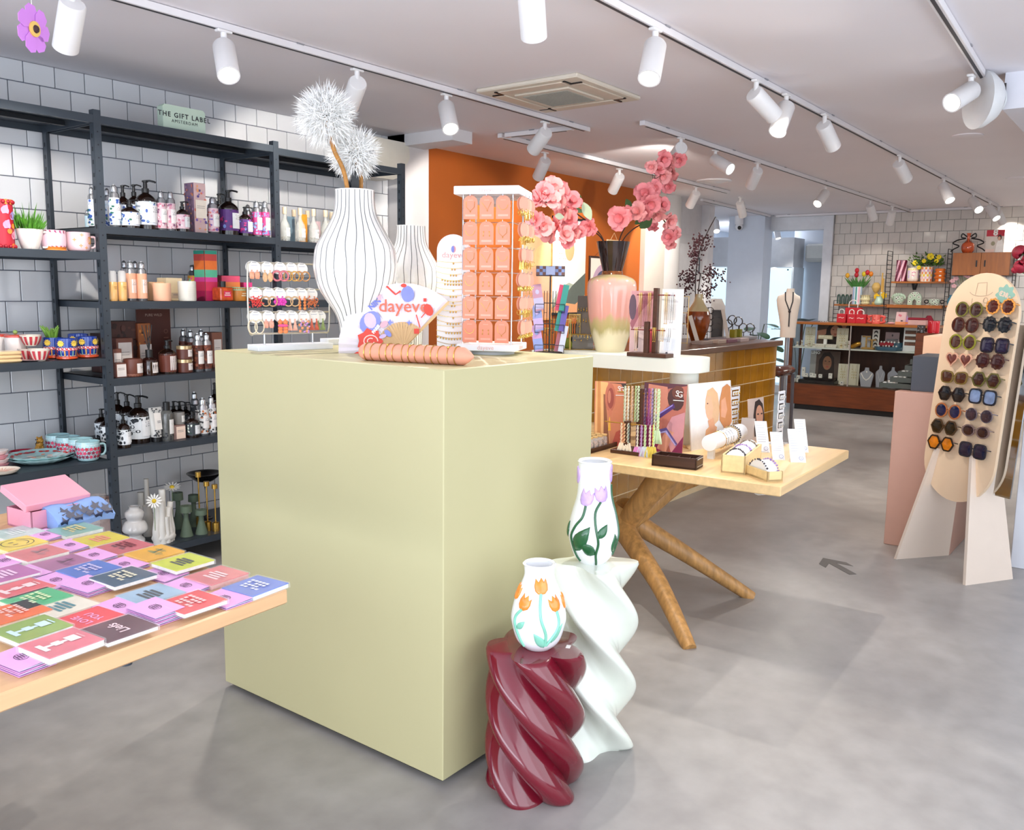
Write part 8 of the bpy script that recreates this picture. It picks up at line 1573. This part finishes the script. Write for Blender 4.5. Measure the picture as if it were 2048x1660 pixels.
# shelf A
p = onx(1687, 608, 12.12); k = mpp(p); t2 = thing('squiggle_vase', 'dark green squiggle-shaped vase on the left wall shelf', 'vase', (12.12, p.y, ZA)); b = B()
for j in range(4):
    y0 = (12-8*j)*k; b.tube(smooth3([(0, y0, 1*k), (0, y0, 15*k), (0, y0-2*k, 18.5*k), (0, y0-4*k, 15*k), (0, y0-4*k, 3*k)], 4), 1.5*k, 8)
    if j < 3: b.tube(smooth3([(0, y0-4*k, 3*k), (0, y0-6*k, .8*k+.002), (0, y0-8*k, 3*k)], 4), 1.5*k, 8)
b.out('body', gloss('#24493a', .2), t2, 60)
t2, r, h = tv('striped_tulip_vase', 'teal and pink vertically striped vase full of tulips', 'vase', 1713, 19, 573, 608, 12.10, ZA, [(1, 0), (1, .5), (1, 1)], gloss('#e0e6e6', .2), lambda r, h: [('r', -2+.55*j, -2+.55*j+.30, h*.01, h*.99, ['#3f9590', '#eab0c4', '#9fb8dc'][j % 3]) for j in range(8)]); VP = V(t2.location)
for k_, (px, py, c_, lab) in enumerate(((1695, 551, '#efaf2a', 'amber tulip hanging left'), (1714, 541, '#cf2233', 'topmost red tulip'), (1713, 550, '#c41f30', 'red tulip just below the topmost'), (1728, 548, '#ecd32a', 'yellow tulip right of the middle'), (1735, 545, '#d2283a', 'red tulip at the right'), (1742, 548, '#ef8a22', 'orange tulip at the far right'))):
    q = onx(px, py, 12.10)-VP; t2 = thing('tulip', lab+' in the striped vase', 'flower', VP, 0, None); kk = mpp(VP); B().ball(q, (4.2*kk, 4.2*kk, 5.2*kk), 10, 7).out('bloom', mat(c_, .4, var=.12, scale=40), t2, 60)
    B().tube(smooth3([(0, 0, h*.6), (0, q.y*.3, h), (0, q.y*.8, q.z*.8), q-V((0, 0, 4*kk))], 4), .006, 6).out('stem', mat('#6f9a4a', .5), t2, 60)
t2 = thing('tulip_leaves', 'green tulip leaves in the striped vase', 'foliage', VP); b = B()
for j in range(13):
    a = -1+2*j/12; d_ = V((rs.uniform(-.05, .05), a*.14, h*.55+rs.uniform(-.02, .05))); o_ = V((0, a*.03, h*.8)); sdv = V((0, .012, 0)); b.poly([o_-sdv, o_+sdv, o_+d_*.6+sdv*1.3, o_+d_]); b.poly([o_-sdv, o_+d_, o_+d_*.6-sdv*1.3+V((.01, 0, 0))])
b.out('leaves', mat('#3f7a35', .5, var=.2), t2, 0, kind='stuff')
t2, r, h = tv('ribbed_bulb_vase', 'cream and black ribbed bulb vase on the left wall shelf', 'vase', 1730, 19, 590, 609, 12.08, ZA, [(.7, 0), (.95, .15), (.8, .3), (1, .55), (.85, .8), (1, 1)], gloss('#e8dfae', .25), lambda r, h: [('r', -1.6+.4*j, -1.54+.4*j, h*.1, h*.95, '#4a463a') for j in range(9)])
t2, r, h = tv('glass_globe', 'amber glass globe on a pale stem on the left wall shelf', 'lamp', 1750, 17, 564, 608, 12.14, ZA, [(.7, 0), (.75, .1), (.25, .2), (.25, .5), (.6, .6), (1, .8), (.6, .97), (.2, 1)], gloss('#d9b56a', .08), hollow=False)
for px, y0, lab in ((1761, 545, 'taller ochre taper candle on the left wall shelf'), (1764, 556, 'shorter ochre taper candle on the left wall shelf')):
    t2, r, h = tv('taper_candle', lab, 'candle', px, 3.4, y0, 608, 12.12, ZA, [(1, 0), (1, .4), (.9, .41), (.8, 1)], mat('#d9ae5a', .5), lambda r, h: [('r', -3.1, 3.1, .005, h*.4, '#e2ecd8')], hollow=False)
t2, r, h = tv('mint_bud_vase', 'mint bud vase in front of the ochre candles', 'vase', 1757, 17, 592, 609, 12.05, ZA, [(.7, 0), (1, .3), (.6, .8), (.7, 1)], gloss('#bcd8c2', .25))
for px, py, lab in ((1754, 593, 'yellow enamel flower, left of two'), (1768, 591, 'yellow enamel flower, right of two')):
    p = onx(px, py, 12.07); t2 = thing('enamel_flower', lab, 'ornament', (12.07, p.y, ZA)); b = B(); Mf = Matrix.Translation((0, 0, p.z-ZA)) @ Matrix.Rotation(-pi/2, 4, 'Y'); b.prism(flw(0, 0, .045, 6, .3), .012, Mf); b.out('petals', gloss('#ecc02a'), t2); B().cyl((0, 0, 0), (0, 0, p.z-ZA), .004).out('stem', WIRE, t2)
# shelf B, mint ceramics
MC = gloss('#b9cfb8', .25)
def spots_(r, h): return [x for u, z in ((-.9, .3), (-.4, .7), (.1, .35), (.6, .75), (1.0, .3), (-.1, .88), (.5, .12), (-.7, .1), (1.2, .6)) for x in (('p', ell(u, z*h, .016/r, .016, 9), '#eef0e4'), ('p', ell(u, z*h, .008/r, .008, 8), '#2c3a30'))]
t2, r, h = tv('petal_pot', 'mint pot with black petal crown on the mint shelf', 'pot', 1796, 22, 592, 609, 12.08, ZB_, [(.6, 0), (.9, .3), (1, 1)], MC, spots_)
b = B()
for j in range(9): a = -1.4+2.8*j/8; b.ball((-.0, r*1.05*sin(a), h*.75+h*.42*cos(a)), (.01, .018, .024), 8, 5)
b.out('petals', MC, t2, 60)
p = onx(1828, 609, 12.10); k = mpp(p); t2 = thing('arch_vase', 'mint arch-shaped vase with eye pattern', 'vase', (12.10, p.y, ZB_)); W_ = 12.5*k; Hh = 26*k
arcp = [(-W_, 0), (-W_*.3, 0), (-W_*.3, Hh*.3), (0, Hh*.45), (W_*.3, Hh*.3), (W_*.3, 0), (W_, 0)]+[(W_*cos(a), Hh-W_+W_*sin(a)) for a in [pi*i/12 for i in range(13)]]
Mx = Matrix(((0, 0, 1, 0), (-1, 0, 0, 0), (0, 1, 0, 0), (0, 0, 0, 1)))
fb = B(); fb.prism(arcp, .06, Mx); bmesh.ops.triangulate(fb.b, faces=[f for f in fb.b.faces if len(f.verts) > 4]); fb.out('body', MC, t2, 0)
decal('painted_eyes', [y for u, v in ((-.7, .25), (.7, .25), (-.65, .6), (.65, .6), (0, .72), (-.3, .88), (.35, .9)) for y in ((ell(u*W_, v*Hh, .016, .016, 9), '#eef0e4'), (ell(u*W_, v*Hh, .008, .008, 8), '#2c3a30'))], lambda u, v, kk: V((-.0008-kk, -u, v)), t2)
t2, r, h = tv('loop_cup', 'mint spotted cup with two black loop handles', 'cup', 1868, 20, 597, 609, 12.08, ZB_, [(.8, 0), (1, .3), (1, 1)], MC, spots_)
for s_ in (-1, 1): b = B(); b.tube([(0, s_*(r+.028)+.024*cos(a), h*.6+.02*sin(a)) for a in [2*pi*i/14 for i in range(14)]], .007, 6, closed=True); b.out('handle', WIRE, t2, 60)
p = onx(1830, 572, XB-.03); t2 = thing('wall_lamp', 'small black spotlight fixed to the tiles above the arch vase', 'lamp', (XB-.05, p.y, p.z)); B().cyl((0, 0, .03), (.042, 0, .03), .012).out('arm', WIRE, t2); B().lathe([(.02, -.05), (.036, .02), (.034, .045), (.001, .05)], seg=18, c0=True, c1=False).out('head', BLACK, t2)
# shelf C
t2, r, h = tv('candy_vase', 'tall maroon and pink candy-striped vase on the upper wall shelf', 'vase', 1801, 22, 521, 563, 12.10, ZC_, [(1, 0), (.95, .3), (.9, .7), (.92, 1)], gloss('#701c38', .15), lambda r, h: [('p', [(u+.5*q/6*2, h*(.02+.96*q/6)), (u+.38+.5*q/6*2, h*(.02+.96*q/6)), (u+.38+.5*(q+1)/6*2, h*(.02+.96*(q+1)/6)), (u+.5*(q+1)/6*2, h*(.02+.96*(q+1)/6))], '#eab4c4') for u in (-2.6, -1.7, -.8, .1, 1.0) for q in range(6)])
t2, r, h = tv('folk_vase', 'white vase with pink lotus and yellow trim on the upper wall shelf', 'vase', 1825, 21, 536, 563, 12.09, ZC_, [(.8, 0), (1, .15), (1, .85), (.9, 1)], gloss('#efe6dc', .25), lambda r, h: [('p', [(.1+x/r, h*.55+y) for x, y in flw(0, 0, .035, 8, .4)], '#d8709a'), ('r', -1.5, 1.5, h*.84, h*.96, '#ecd060'), ('r', -1.5, 1.5, h*.02, h*.12, '#e88a3a'), ('r', -1.0, -.7, h*.25, h*.8, '#c9b4e0'), ('r', .9, 1.2, h*.25, h*.8, '#c9b4e0')])
t2, r, h = tv('checker_vase', 'orange pink and yellow checkered vase holding the yellow bouquet', 'vase', 1852, 22, 534, 563, 12.08, ZC_, [(.95, 0), (1, .1), (1, 1)], gloss('#f2ead8', .25), lambda r, h: [('r', -1.6+.32*i, -1.28+.32*i, h*(.02+.16*j), h*(.18+.16*j), ['#e8783a', '#e8b0bc', '#ecc42a', '#e88a4a', '#d8a0c8', '#ef8a3a'][j]) for j in range(6) for i in range(10) if (i+j) % 2]); VB_ = V(t2.location)
t2, r, h = tv('wavy_vase', 'orange and white wavy vase on the upper wall shelf', 'vase', 1879, 22, 537, 563, 12.07, ZC_, [(.9, 0), (.75, .15), (1, .3), (.75, .45), (1, .6), (.75, .75), (.9, .9), (.7, 1)], gloss('#ec7a2a', .25), lambda r, h: [('r', -.25, .2, h*.02, h*.98, '#f2e6da')])
t2 = thing('bouquet', 'bushy bouquet of yellow flowers in the checkered vase', 'flowers', VB_); b = B(); kk = mpp(VB_)
for j in range(240):
    q = V((rs.gauss(0, .05), rs.uniform(-28, 28)*kk, (30+abs(rs.gauss(0, 10)))*kk)); d_ = V((rs.uniform(-1, 1), rs.uniform(-1, 1), rs.uniform(.0, 1))).normalized()*.045; sdv = d_.orthogonal().normalized()*.013; b.poly([q, q+d_*.5+sdv, q+d_, q+d_*.5-sdv])
b.out('leaves', mat('#456a22', .6, var=.35, scale=20), t2, 0, kind='stuff')
for px, py, rr in ((1861, 513, 6.5), (1830, 526, 5), (1838, 535, 4), (1878, 514, 4.5), (1848, 522, 4), (1873, 522, 4)):
    q = onx(px, py, 12.02)-VB_; b = B()
    for j in range(7): a = 2*pi*j/7; b.ball(q+V((0, rr*kk*.6*cos(a), rr*kk*.6*sin(a))), (rr*kk*.3, rr*kk*.5, rr*kk*.5), 7, 5)
    b.out('flower', mat('#e9cf22', .6, var=.12), t2, 60)
b = B()
for j in range(8): a = -.9+1.8*j/7; b.tube([V((0, 0, h*.7)), V((0, a*.06, 32*kk))], .004, 5)
b.out('stems', mat('#5a7a35', .6), t2, 60, kind='stuff')
# teak wall cabinet
a_, b_ = onx(1903, 552, 11.95), onx(2018, 552, 11.95); zt_ = onx(1960, 505, 11.95).z; z0_ = onx(1960, 551, 11.95).z; t2 = thing('wall_cabinet', 'teak two-door wall cabinet with black pulls', 'cabinet', (11.95, b_.y, z0_)); W_ = a_.y-b_.y; H_ = zt_-z0_; TK = wood('#a8632a', .14, .35, (1.2, 12, 1.2), 3)
B().box((.17, W_/2, H_/2), (.32, W_, H_), bev=.002).out('carcass', TEAK, t2)
for j in (0, 1):
    o = B().box((-.002, W_*(.25+.5*j), H_/2), (.02, W_/2-.004, H_-.006), bev=.001).out('door', TK, t2); y_ = W_/2+(.045 if j else -.045); B().box((-.016, y_, H_*.52), (.012, .014, H_*.28), bev=.002).out('handle', BLACK, o)
t2, r, h = tv('swirl_vase', 'orange and black swirl vase with long handles on the wall cabinet', 'vase', 1935, 24, 466, 505, 12.05, zt_, [(.7, 0), (1, .2), (.9, .45), (.3, .62), (.25, .85), (.35, 1)], gloss('#cf5a30', .2), lambda r, h: [('p', strip([(u, .05*h), (u+.2, .2*h), (u-.05, .35*h), (u+.15, .5*h)], .12), '#2a1c1a') for u in (-1.1, -.4, .3, 1.0)])
for s_ in (-1, 1):
    b = B(); b.tube(smooth3([(0, s_*.02, h*.82), (0, s_*.07, h*.98), (0, s_*.08, h*.80), (0, s_*.03, h*.74), (0, s_*.12, h*.66), (0, s_*.17, h*.5), (0, s_*.10, h*.36), (0, s_*.16, h*.2), (0, s_*.19, h*.06+.006)], 4), .008, 6); b.out('handle', WIRE, t2, 60)
r_ = inb('brand_poster', 'poster with a red band and figure eight on the wall cabinet', 'poster', 1970, 2006, 459, 504, 12.0, '#e0d4cc', [(rct(0, .72, 1, 1), '#c0263a'), (rct(0, 0, 1, .72), '#d9ccc2'), ([(.55, 0), (.6, .4), (.72, .6), (.9, .55), (1, .3), (1, 0)], '#efe9e4'), (ell(.74, .66, .12, .13, 14), '#4a2a22'), (ell(.72, .62, .08, .09, 12), '#d8a48a'), (ell(.4, .4, .12, .1, 10), '#9a9478'), (rct(0, 0, .5, .15), '#e8c9bc')], .05, zb=zt_); text('8', .10, r_[1](0, r_[5]*.87, .003), r_[3] @ V((1, 0, 0)), r_[3] @ V((0, 0, 1)), r_[2], PAPER, r_[0], bold=.004)
tv('blue_vase', 'turquoise twisted vase behind the sunglasses board', 'vase', 1903, 18, 590, 611, 12.08, ZD, BOT, gloss('#5aa0c0', .12))
# pink cosmos bunch
t2, r, h = tv('bud_vase', 'small white vase with pink cosmos behind the sunglasses board', 'vase', 1928, 14, 590, 611, 12.06, ZD, BOT, gloss('#e6e6ea', .2)); VQ = V(t2.location)
t2 = thing('cosmos_bunch', 'bunch of pale pink cosmos flowers behind the sunglasses board', 'flowers', VQ); kk = mpp(VQ); b = B()
FQ = [(1913, 531), (1921, 529), (1915, 541), (1922, 538), (1930, 549), (1935, 552), (1905, 562), (1912, 557), (1908, 572), (1935, 526)]
for px, py in FQ: b.tube(smooth3([V((0, 0, h*.8)), V((0, 0, h)).lerp(onx(px, py, 12.04)-VQ, .6), onx(px, py, 12.04)-VQ], 4), .003, 5)
b.out('stems', mat('#8a9a5a', .6), t2, 60, kind='stuff')
for px, py in FQ:
    q = onx(px, py, 12.04)-VQ; b = B()
    for j in range(5): a = 2*pi*j/5+px; b.ball(q+V((-.005, 3*kk*cos(a), 2.4*kk*sin(a))), (.008, 2.6*kk, 2.1*kk), 7, 5)
    b.out('flower', mat('#eab8be', .6, var=.1), t2, 60)
# dark red peonies at the right edge on the white pedestal
pp = onz(2040, 600, 1.42) if False else V((5.75, .46, 1.42)); t2 = thing('peony_vase', 'white vase on the pedestal at the right edge', 'vase', pp); vessel(smoothprof([(.035, 0), (.05, .05), (.04, .13), (.03, .17), (.034, .19)], 4), gloss('#d9d6d2', .2), t2)
t2 = thing('peony_bunch', 'dark red peonies with pale buds at the right edge', 'flowers', pp)
for px, py, rr, c_ in ((2040, 505, 19, '#8a1028'), (2042, 533, 18, '#a01a34'), (2060, 520, 20, '#8a1028'), (2030, 540, 9, '#a01a34'), (2047, 516, 8, '#e8d8cc')):
    q = onx(px, py, 5.7)-pp; kk = mpp(pp); b = B(); rq = random.Random(px)
    for j in range(30):
        d_ = V((rq.gauss(0, 1), rq.gauss(0, 1), rq.gauss(0, 1))).normalized(); b.ball(q+d_*rr*kk*.62, (rr*kk*.42, rr*kk*.42, rr*kk*.16), 7, 5, R=d_.to_track_quat('Z', 'Y').to_matrix())
    b.out('flower', mat(c_, .6, var=.25, scale=40), t2, 60); B().tube([(0, 0, .12), q*.6+V((0, 0, .05)), q], .004, 5).out('stem', mat('#4a6a35', .6), t2, 60)
# necklace mannequin
p = onx(1574, 675, 8.45); k = mpp(p); t2 = thing('bust_form', 'cream fabric bust wearing a long black lariat on a metal pole', 'mannequin', (p.x, p.y, 0), pi/2+.0); b = B(); L_ = []
az = toward(p); ax, ay = V((-sin(az), cos(az), 0)), V((cos(az), sin(az), 0)); t2.rotation_euler = (0, 0, 0); z0_ = p.z
for hz, wx, dy, off in ((0, 15, 9, 1), (20, 15, 9, 1), (42, 18, 10, 0), (60, 21, 11, -1), (74, 23, 10, -1), (82, 21, 8, -1), (86, 12, 7, 0), (90, 8, 7, 1), (97, 7.5, 7, 2)):
    L_.append([b._v(V((0, 0, z0_+hz*k))-ax*off*k*-1+ax*(wx*k*cos(2*pi*i/24))+ay*(dy*k*sin(2*pi*i/24))) for i in range(24)])
b.skin(L_); b.out('torso', mat('#d8ccc0', .7, var=.02), t2, 60)
fr_ = lambda u, hz, dy: V((0, 0, z0_+hz*k))+ax*(-u*k)+ay*(dy*k)
b = B(); b.tube([fr_(-7, 90, 6), fr_(-7, 72, 10.4), fr_(-2, 52, 11.4)], .006, 6); b.tube([fr_(8, 90, 6), fr_(7, 74, 10.4), fr_(-2, 52, 11.4), fr_(-2, 22, 10.4)], .006, 6); b.ball(fr_(-2, 52, 11.6), .014, 8, 5); b.out('lariat', mat('#2a2426', .5), t2, 60)
B().cyl((0, 0, .02), (0, 0, z0_), .018).out('pole', mat('#9aa0a8', .3, .6), t2); B().lathe([(.16, 0), (.16, .015), (.02, .025)], seg=30).out('foot', mat('#9aa0a8', .3, .6), t2)
# brown stool with white legs beyond the counter
p = onx(1564, 745, 8.0); t2 = thing('leather_stool', 'stool with rounded brown leather seat at the counter end', 'stool', (8.0, p.y, 0)); zz_ = onx(1564, 751, 8.0).z; B().box((0, 0, zz_+.045), (.36, .15, .09), bev=.035).out('seat', gloss('#54291c', .25), t2, 60)
for x in (-.14, .14):
    for y in (-.055, .055): B().cyl((x*1.1, y*1.1, 0), (x, y, zz_+.01), .016).out('leg', mat('#e3e3e6', .4) if y > 0 else mat('#55525a', .4), t2)
# plants
def leafplant(nm, lab, p, specs, m, hole=False):
    t = thing(nm, lab, 'plant', p); b = B()
    for (dx, dy, z, L_, W_, az_, dn) in specs: b.tube(smooth3([(0, 0, .05), (dx*.4, dy*.4, z*.7), (dx, dy, z)], 4), .006, 5)
    b.out('stems', mat('#4a5a35', .6), t, 60, kind='stuff')
    for (dx, dy, z, L_, W_, az_, dn) in specs:
        d_ = V((cos(az_)*cos(dn), sin(az_)*cos(dn), sin(dn))); sd = V((-sin(az_), cos(az_), 0)); n_ = d_.cross(sd); o_ = V((dx, dy, z)); b = B(); N_ = 9; C_, A_, E_ = [], [], []
        for i in range(N_+1): f = i/N_; wv = W_*math.sqrt(max(0, sin(pi*(f*.93+.05)))); wv *= (1 if not hole or i % 2 == 0 else .55); q = o_+d_*L_*f-V((0, 0, .12*L_*f*f)); C_.append(b._v(q)); A_.append(b._v(q-sd*wv+n_*.15*wv)); E_.append(b._v(q+sd*wv+n_*.15*wv))
        b.skin([A_, C_, E_], False, False, close=False); b.out('leaf', m, t, 60)
    B().lathe([(.09, 0), (.13, .2), (.12, .2), (.11, .18), (.001, .18)], seg=24, c1=False).out('pot', mat('#cfd4d6', .4), t, 40)
LFM = mat('#2c5230', .35, var=.2); rs = random.Random(21)
leafplant('rubber_plant', 'rubber plant with dark green leaves left of the glass cabinet', (11.15, 4.42, 0), [(rs.uniform(-.12, .1), rs.uniform(-.26, .14), .35+.055*j, .22, .075, rs.uniform(2.4, 4.4), rs.uniform(-.4, .5)) for j in range(15)], LFM)
leafplant('monstera_plant', 'monstera plant whose leaves show above the glass cabinet', (12.25, 4.22, 0), [(-.1, -.10, 1.14, .30, .14, 3.6, .25), (-.12, -.2, 1.10, .30, .15, 3.3, .3), (-.05, -.05, 1.12, .26, .12, 2.7, .35), (-.1, .1, 1.0, .3, .13, 2.4, .2)], LFM, True)
# ============================================================ sunglasses on the peach board
def lens_outline(kind, n=22):
    o = []
    for i in range(n):
        a = 2*pi*i/n; x, y = cos(a), sin(a)
        if kind == 'round': r = 1
        elif kind == 'scallop': r = 1+.06*cos(11*a)
        elif kind == 'square': r = 1/max(abs(x)**4+abs(y)**4, .2)**.25*.98
        elif kind == 'hex': r = 1.02/ max(abs(cos((a % (pi/3))-pi/6)), .5)*.93
        elif kind == 'cat': r = 1/max(abs(x)**3+abs(y)**3, .2)**.333*(1+.12*(x > 0)*(y > 0)*x*y*2); y *= .82
        elif kind == 'avi': r = 1+.10*cos(a+.9); y *= .95
        elif kind == 'oval': r = 1; y *= .78
        else: r = 1
        o.append((x*r, y*r))
    if kind == 'heart':
        o = []
        for i in range(n): t_ = 2*pi*i/n+.001; o.append((.062*16*sin(t_)**3, .066*(13*cos(t_)-5*cos(2*t_)-2*cos(3*t_)-cos(4*t_))+.12))
    return o
GLS = [(1938, 619, 'round', '#6f6a30', '#3a1d18', 'olive-framed round sunglasses'), (2001, 613, 'scallop', '#e29a4a', '#4a1608', 'amber scalloped sunglasses'), (1930, 650, 'round', '#4a241c', '#3a1614', 'brown oversized round sunglasses'), (1994, 649, 'scallop', '#20262a', '#14161e', 'black scalloped sunglasses'), (1925, 684, 'round', '#8a8a30', '#4a2a1e', 'yellow-green round sunglasses'), (1989, 691, 'square', '#1f1c26', '#241c38', 'black square sunglasses with violet lenses'),
 (1917, 720, 'heart', '#d8a48a', '#6a342c', 'heart-shaped pink-brown sunglasses'), (1980, 722, 'scallop', '#4a2a26', '#3a1618', 'brown flower-edged sunglasses'), (1908, 755, 'cat', '#7a6434', '#4a2414', 'khaki cat-eye sunglasses'), (1972, 760, 'hex', '#5f5a2e', '#3a1f1a', 'olive angular sunglasses'), (1903, 788, 'hex', '#241a18', '#16181e', 'black hexagonal sunglasses'), (1965, 794, 'square', '#20242e', '#7f93b8', 'dark square sunglasses with blue gradient lenses'),
 (1896, 822, 'round', '#a8643a', '#141c44', 'tortoise round sunglasses with navy lenses'), (1958, 830, 'avi', '#6a6068', '#3a2a34', 'thin metal aviator sunglasses'), (1888, 854, 'hex', '#4a3420', '#14140f', 'tortoise angular sunglasses with black lenses'), (1951, 863, 'oval', '#7a6460', '#341c1c', 'taupe oval sunglasses'), (1881, 886, 'hex', '#2a1c12', '#d87a14', 'black-framed sunglasses with orange lenses'), (1945, 901, 'square', '#2c2a34', '#1a1a38', 'rimless dark blue gradient sunglasses')]
SO = V((SP0.x, SP0.y, 0))
for px, py, kind, fc, lc, lab in GLS:
    q = onp(px, py, SP0+SNN*.03, SNN)-SP0; u0, v0 = q.dot(SU), q.dot(SUP); t2 = thing('sunglasses', lab+' on the peach board', 'sunglasses', SO, 0, 'sunglasses on the peach board'); FMt = mat(fc, .25, var=.15, scale=80, coat=.3); LMt = mat(lc, .06, var=.25, scale=30, coat=.6, spec=.8)
    R_ = .0345; fr_w = 1.22 if kind not in ('avi',) else 1.07; ol = lens_outline(kind)
    for s_ in (-1, 1):
        cu = u0-s_*.0455; b = B(); f = lambda x, y, n: SM(cu-s_*x*R_, v0+y*R_, .030+n)
        A_ = [[b._v(f(x*g, y*g, n)) for x, y in ol] for g, n in ((fr_w, -.002), (fr_w, .002), (.97, .003), (.97, -.002))]; b.skin(A_+[A_[0]], False, False); b.out('frame_rim', FMt, t2, 30)
        b = B(); LL = [[b._v(f(x*g, y*g, n)) for x, y in ol] for g, n in ((.99, .0005), (.6, .002), (.2, .0026))]; b.skin(LL, False, True); b.out('lens', LMt, t2, 60)
        b = B(); b.tube([f(1.05, .4, .0), f(1.2, .4, -.002), f(1.24, .36, -.012), f(1.22, .3, -.029)], .0032, 6); b.out('temple', FMt, t2, 60)
    b = B(); b.tube(smooth3([SM(u0-.013, v0+.005, .031), SM(u0, v0+.011, .033), SM(u0+.013, v0+.005, .031)], 3), .0032 if fr_w > 1.1 else .0015, 6); b.out('bridge', FMt, t2, 60)
    b = B(); b.box(SM(u0, v0+.002, .015), (.012, .012, .012)); b.tube([SM(u0, v0+.002, .0005), SM(u0, v0+.002, .028)], .0045, 6); b.out('nose_peg', PEACH, t2, 60)
# mirror strip with glasses along the right flank of the board
o = B().box((0, 0, 0), (.008, .10, .9)).out('mirror_strip', mat('#d9dde2', .04, 1), None, 0); o.matrix_world = Matrix.Translation(SP0+SU*-.20+SUP*.42-SNN*.05) @ Matrix((SNN, SU, SUP)).transposed().to_4x4(); tag(o, 'narrow mirror strip behind the right side of the peach board', 'mirror')
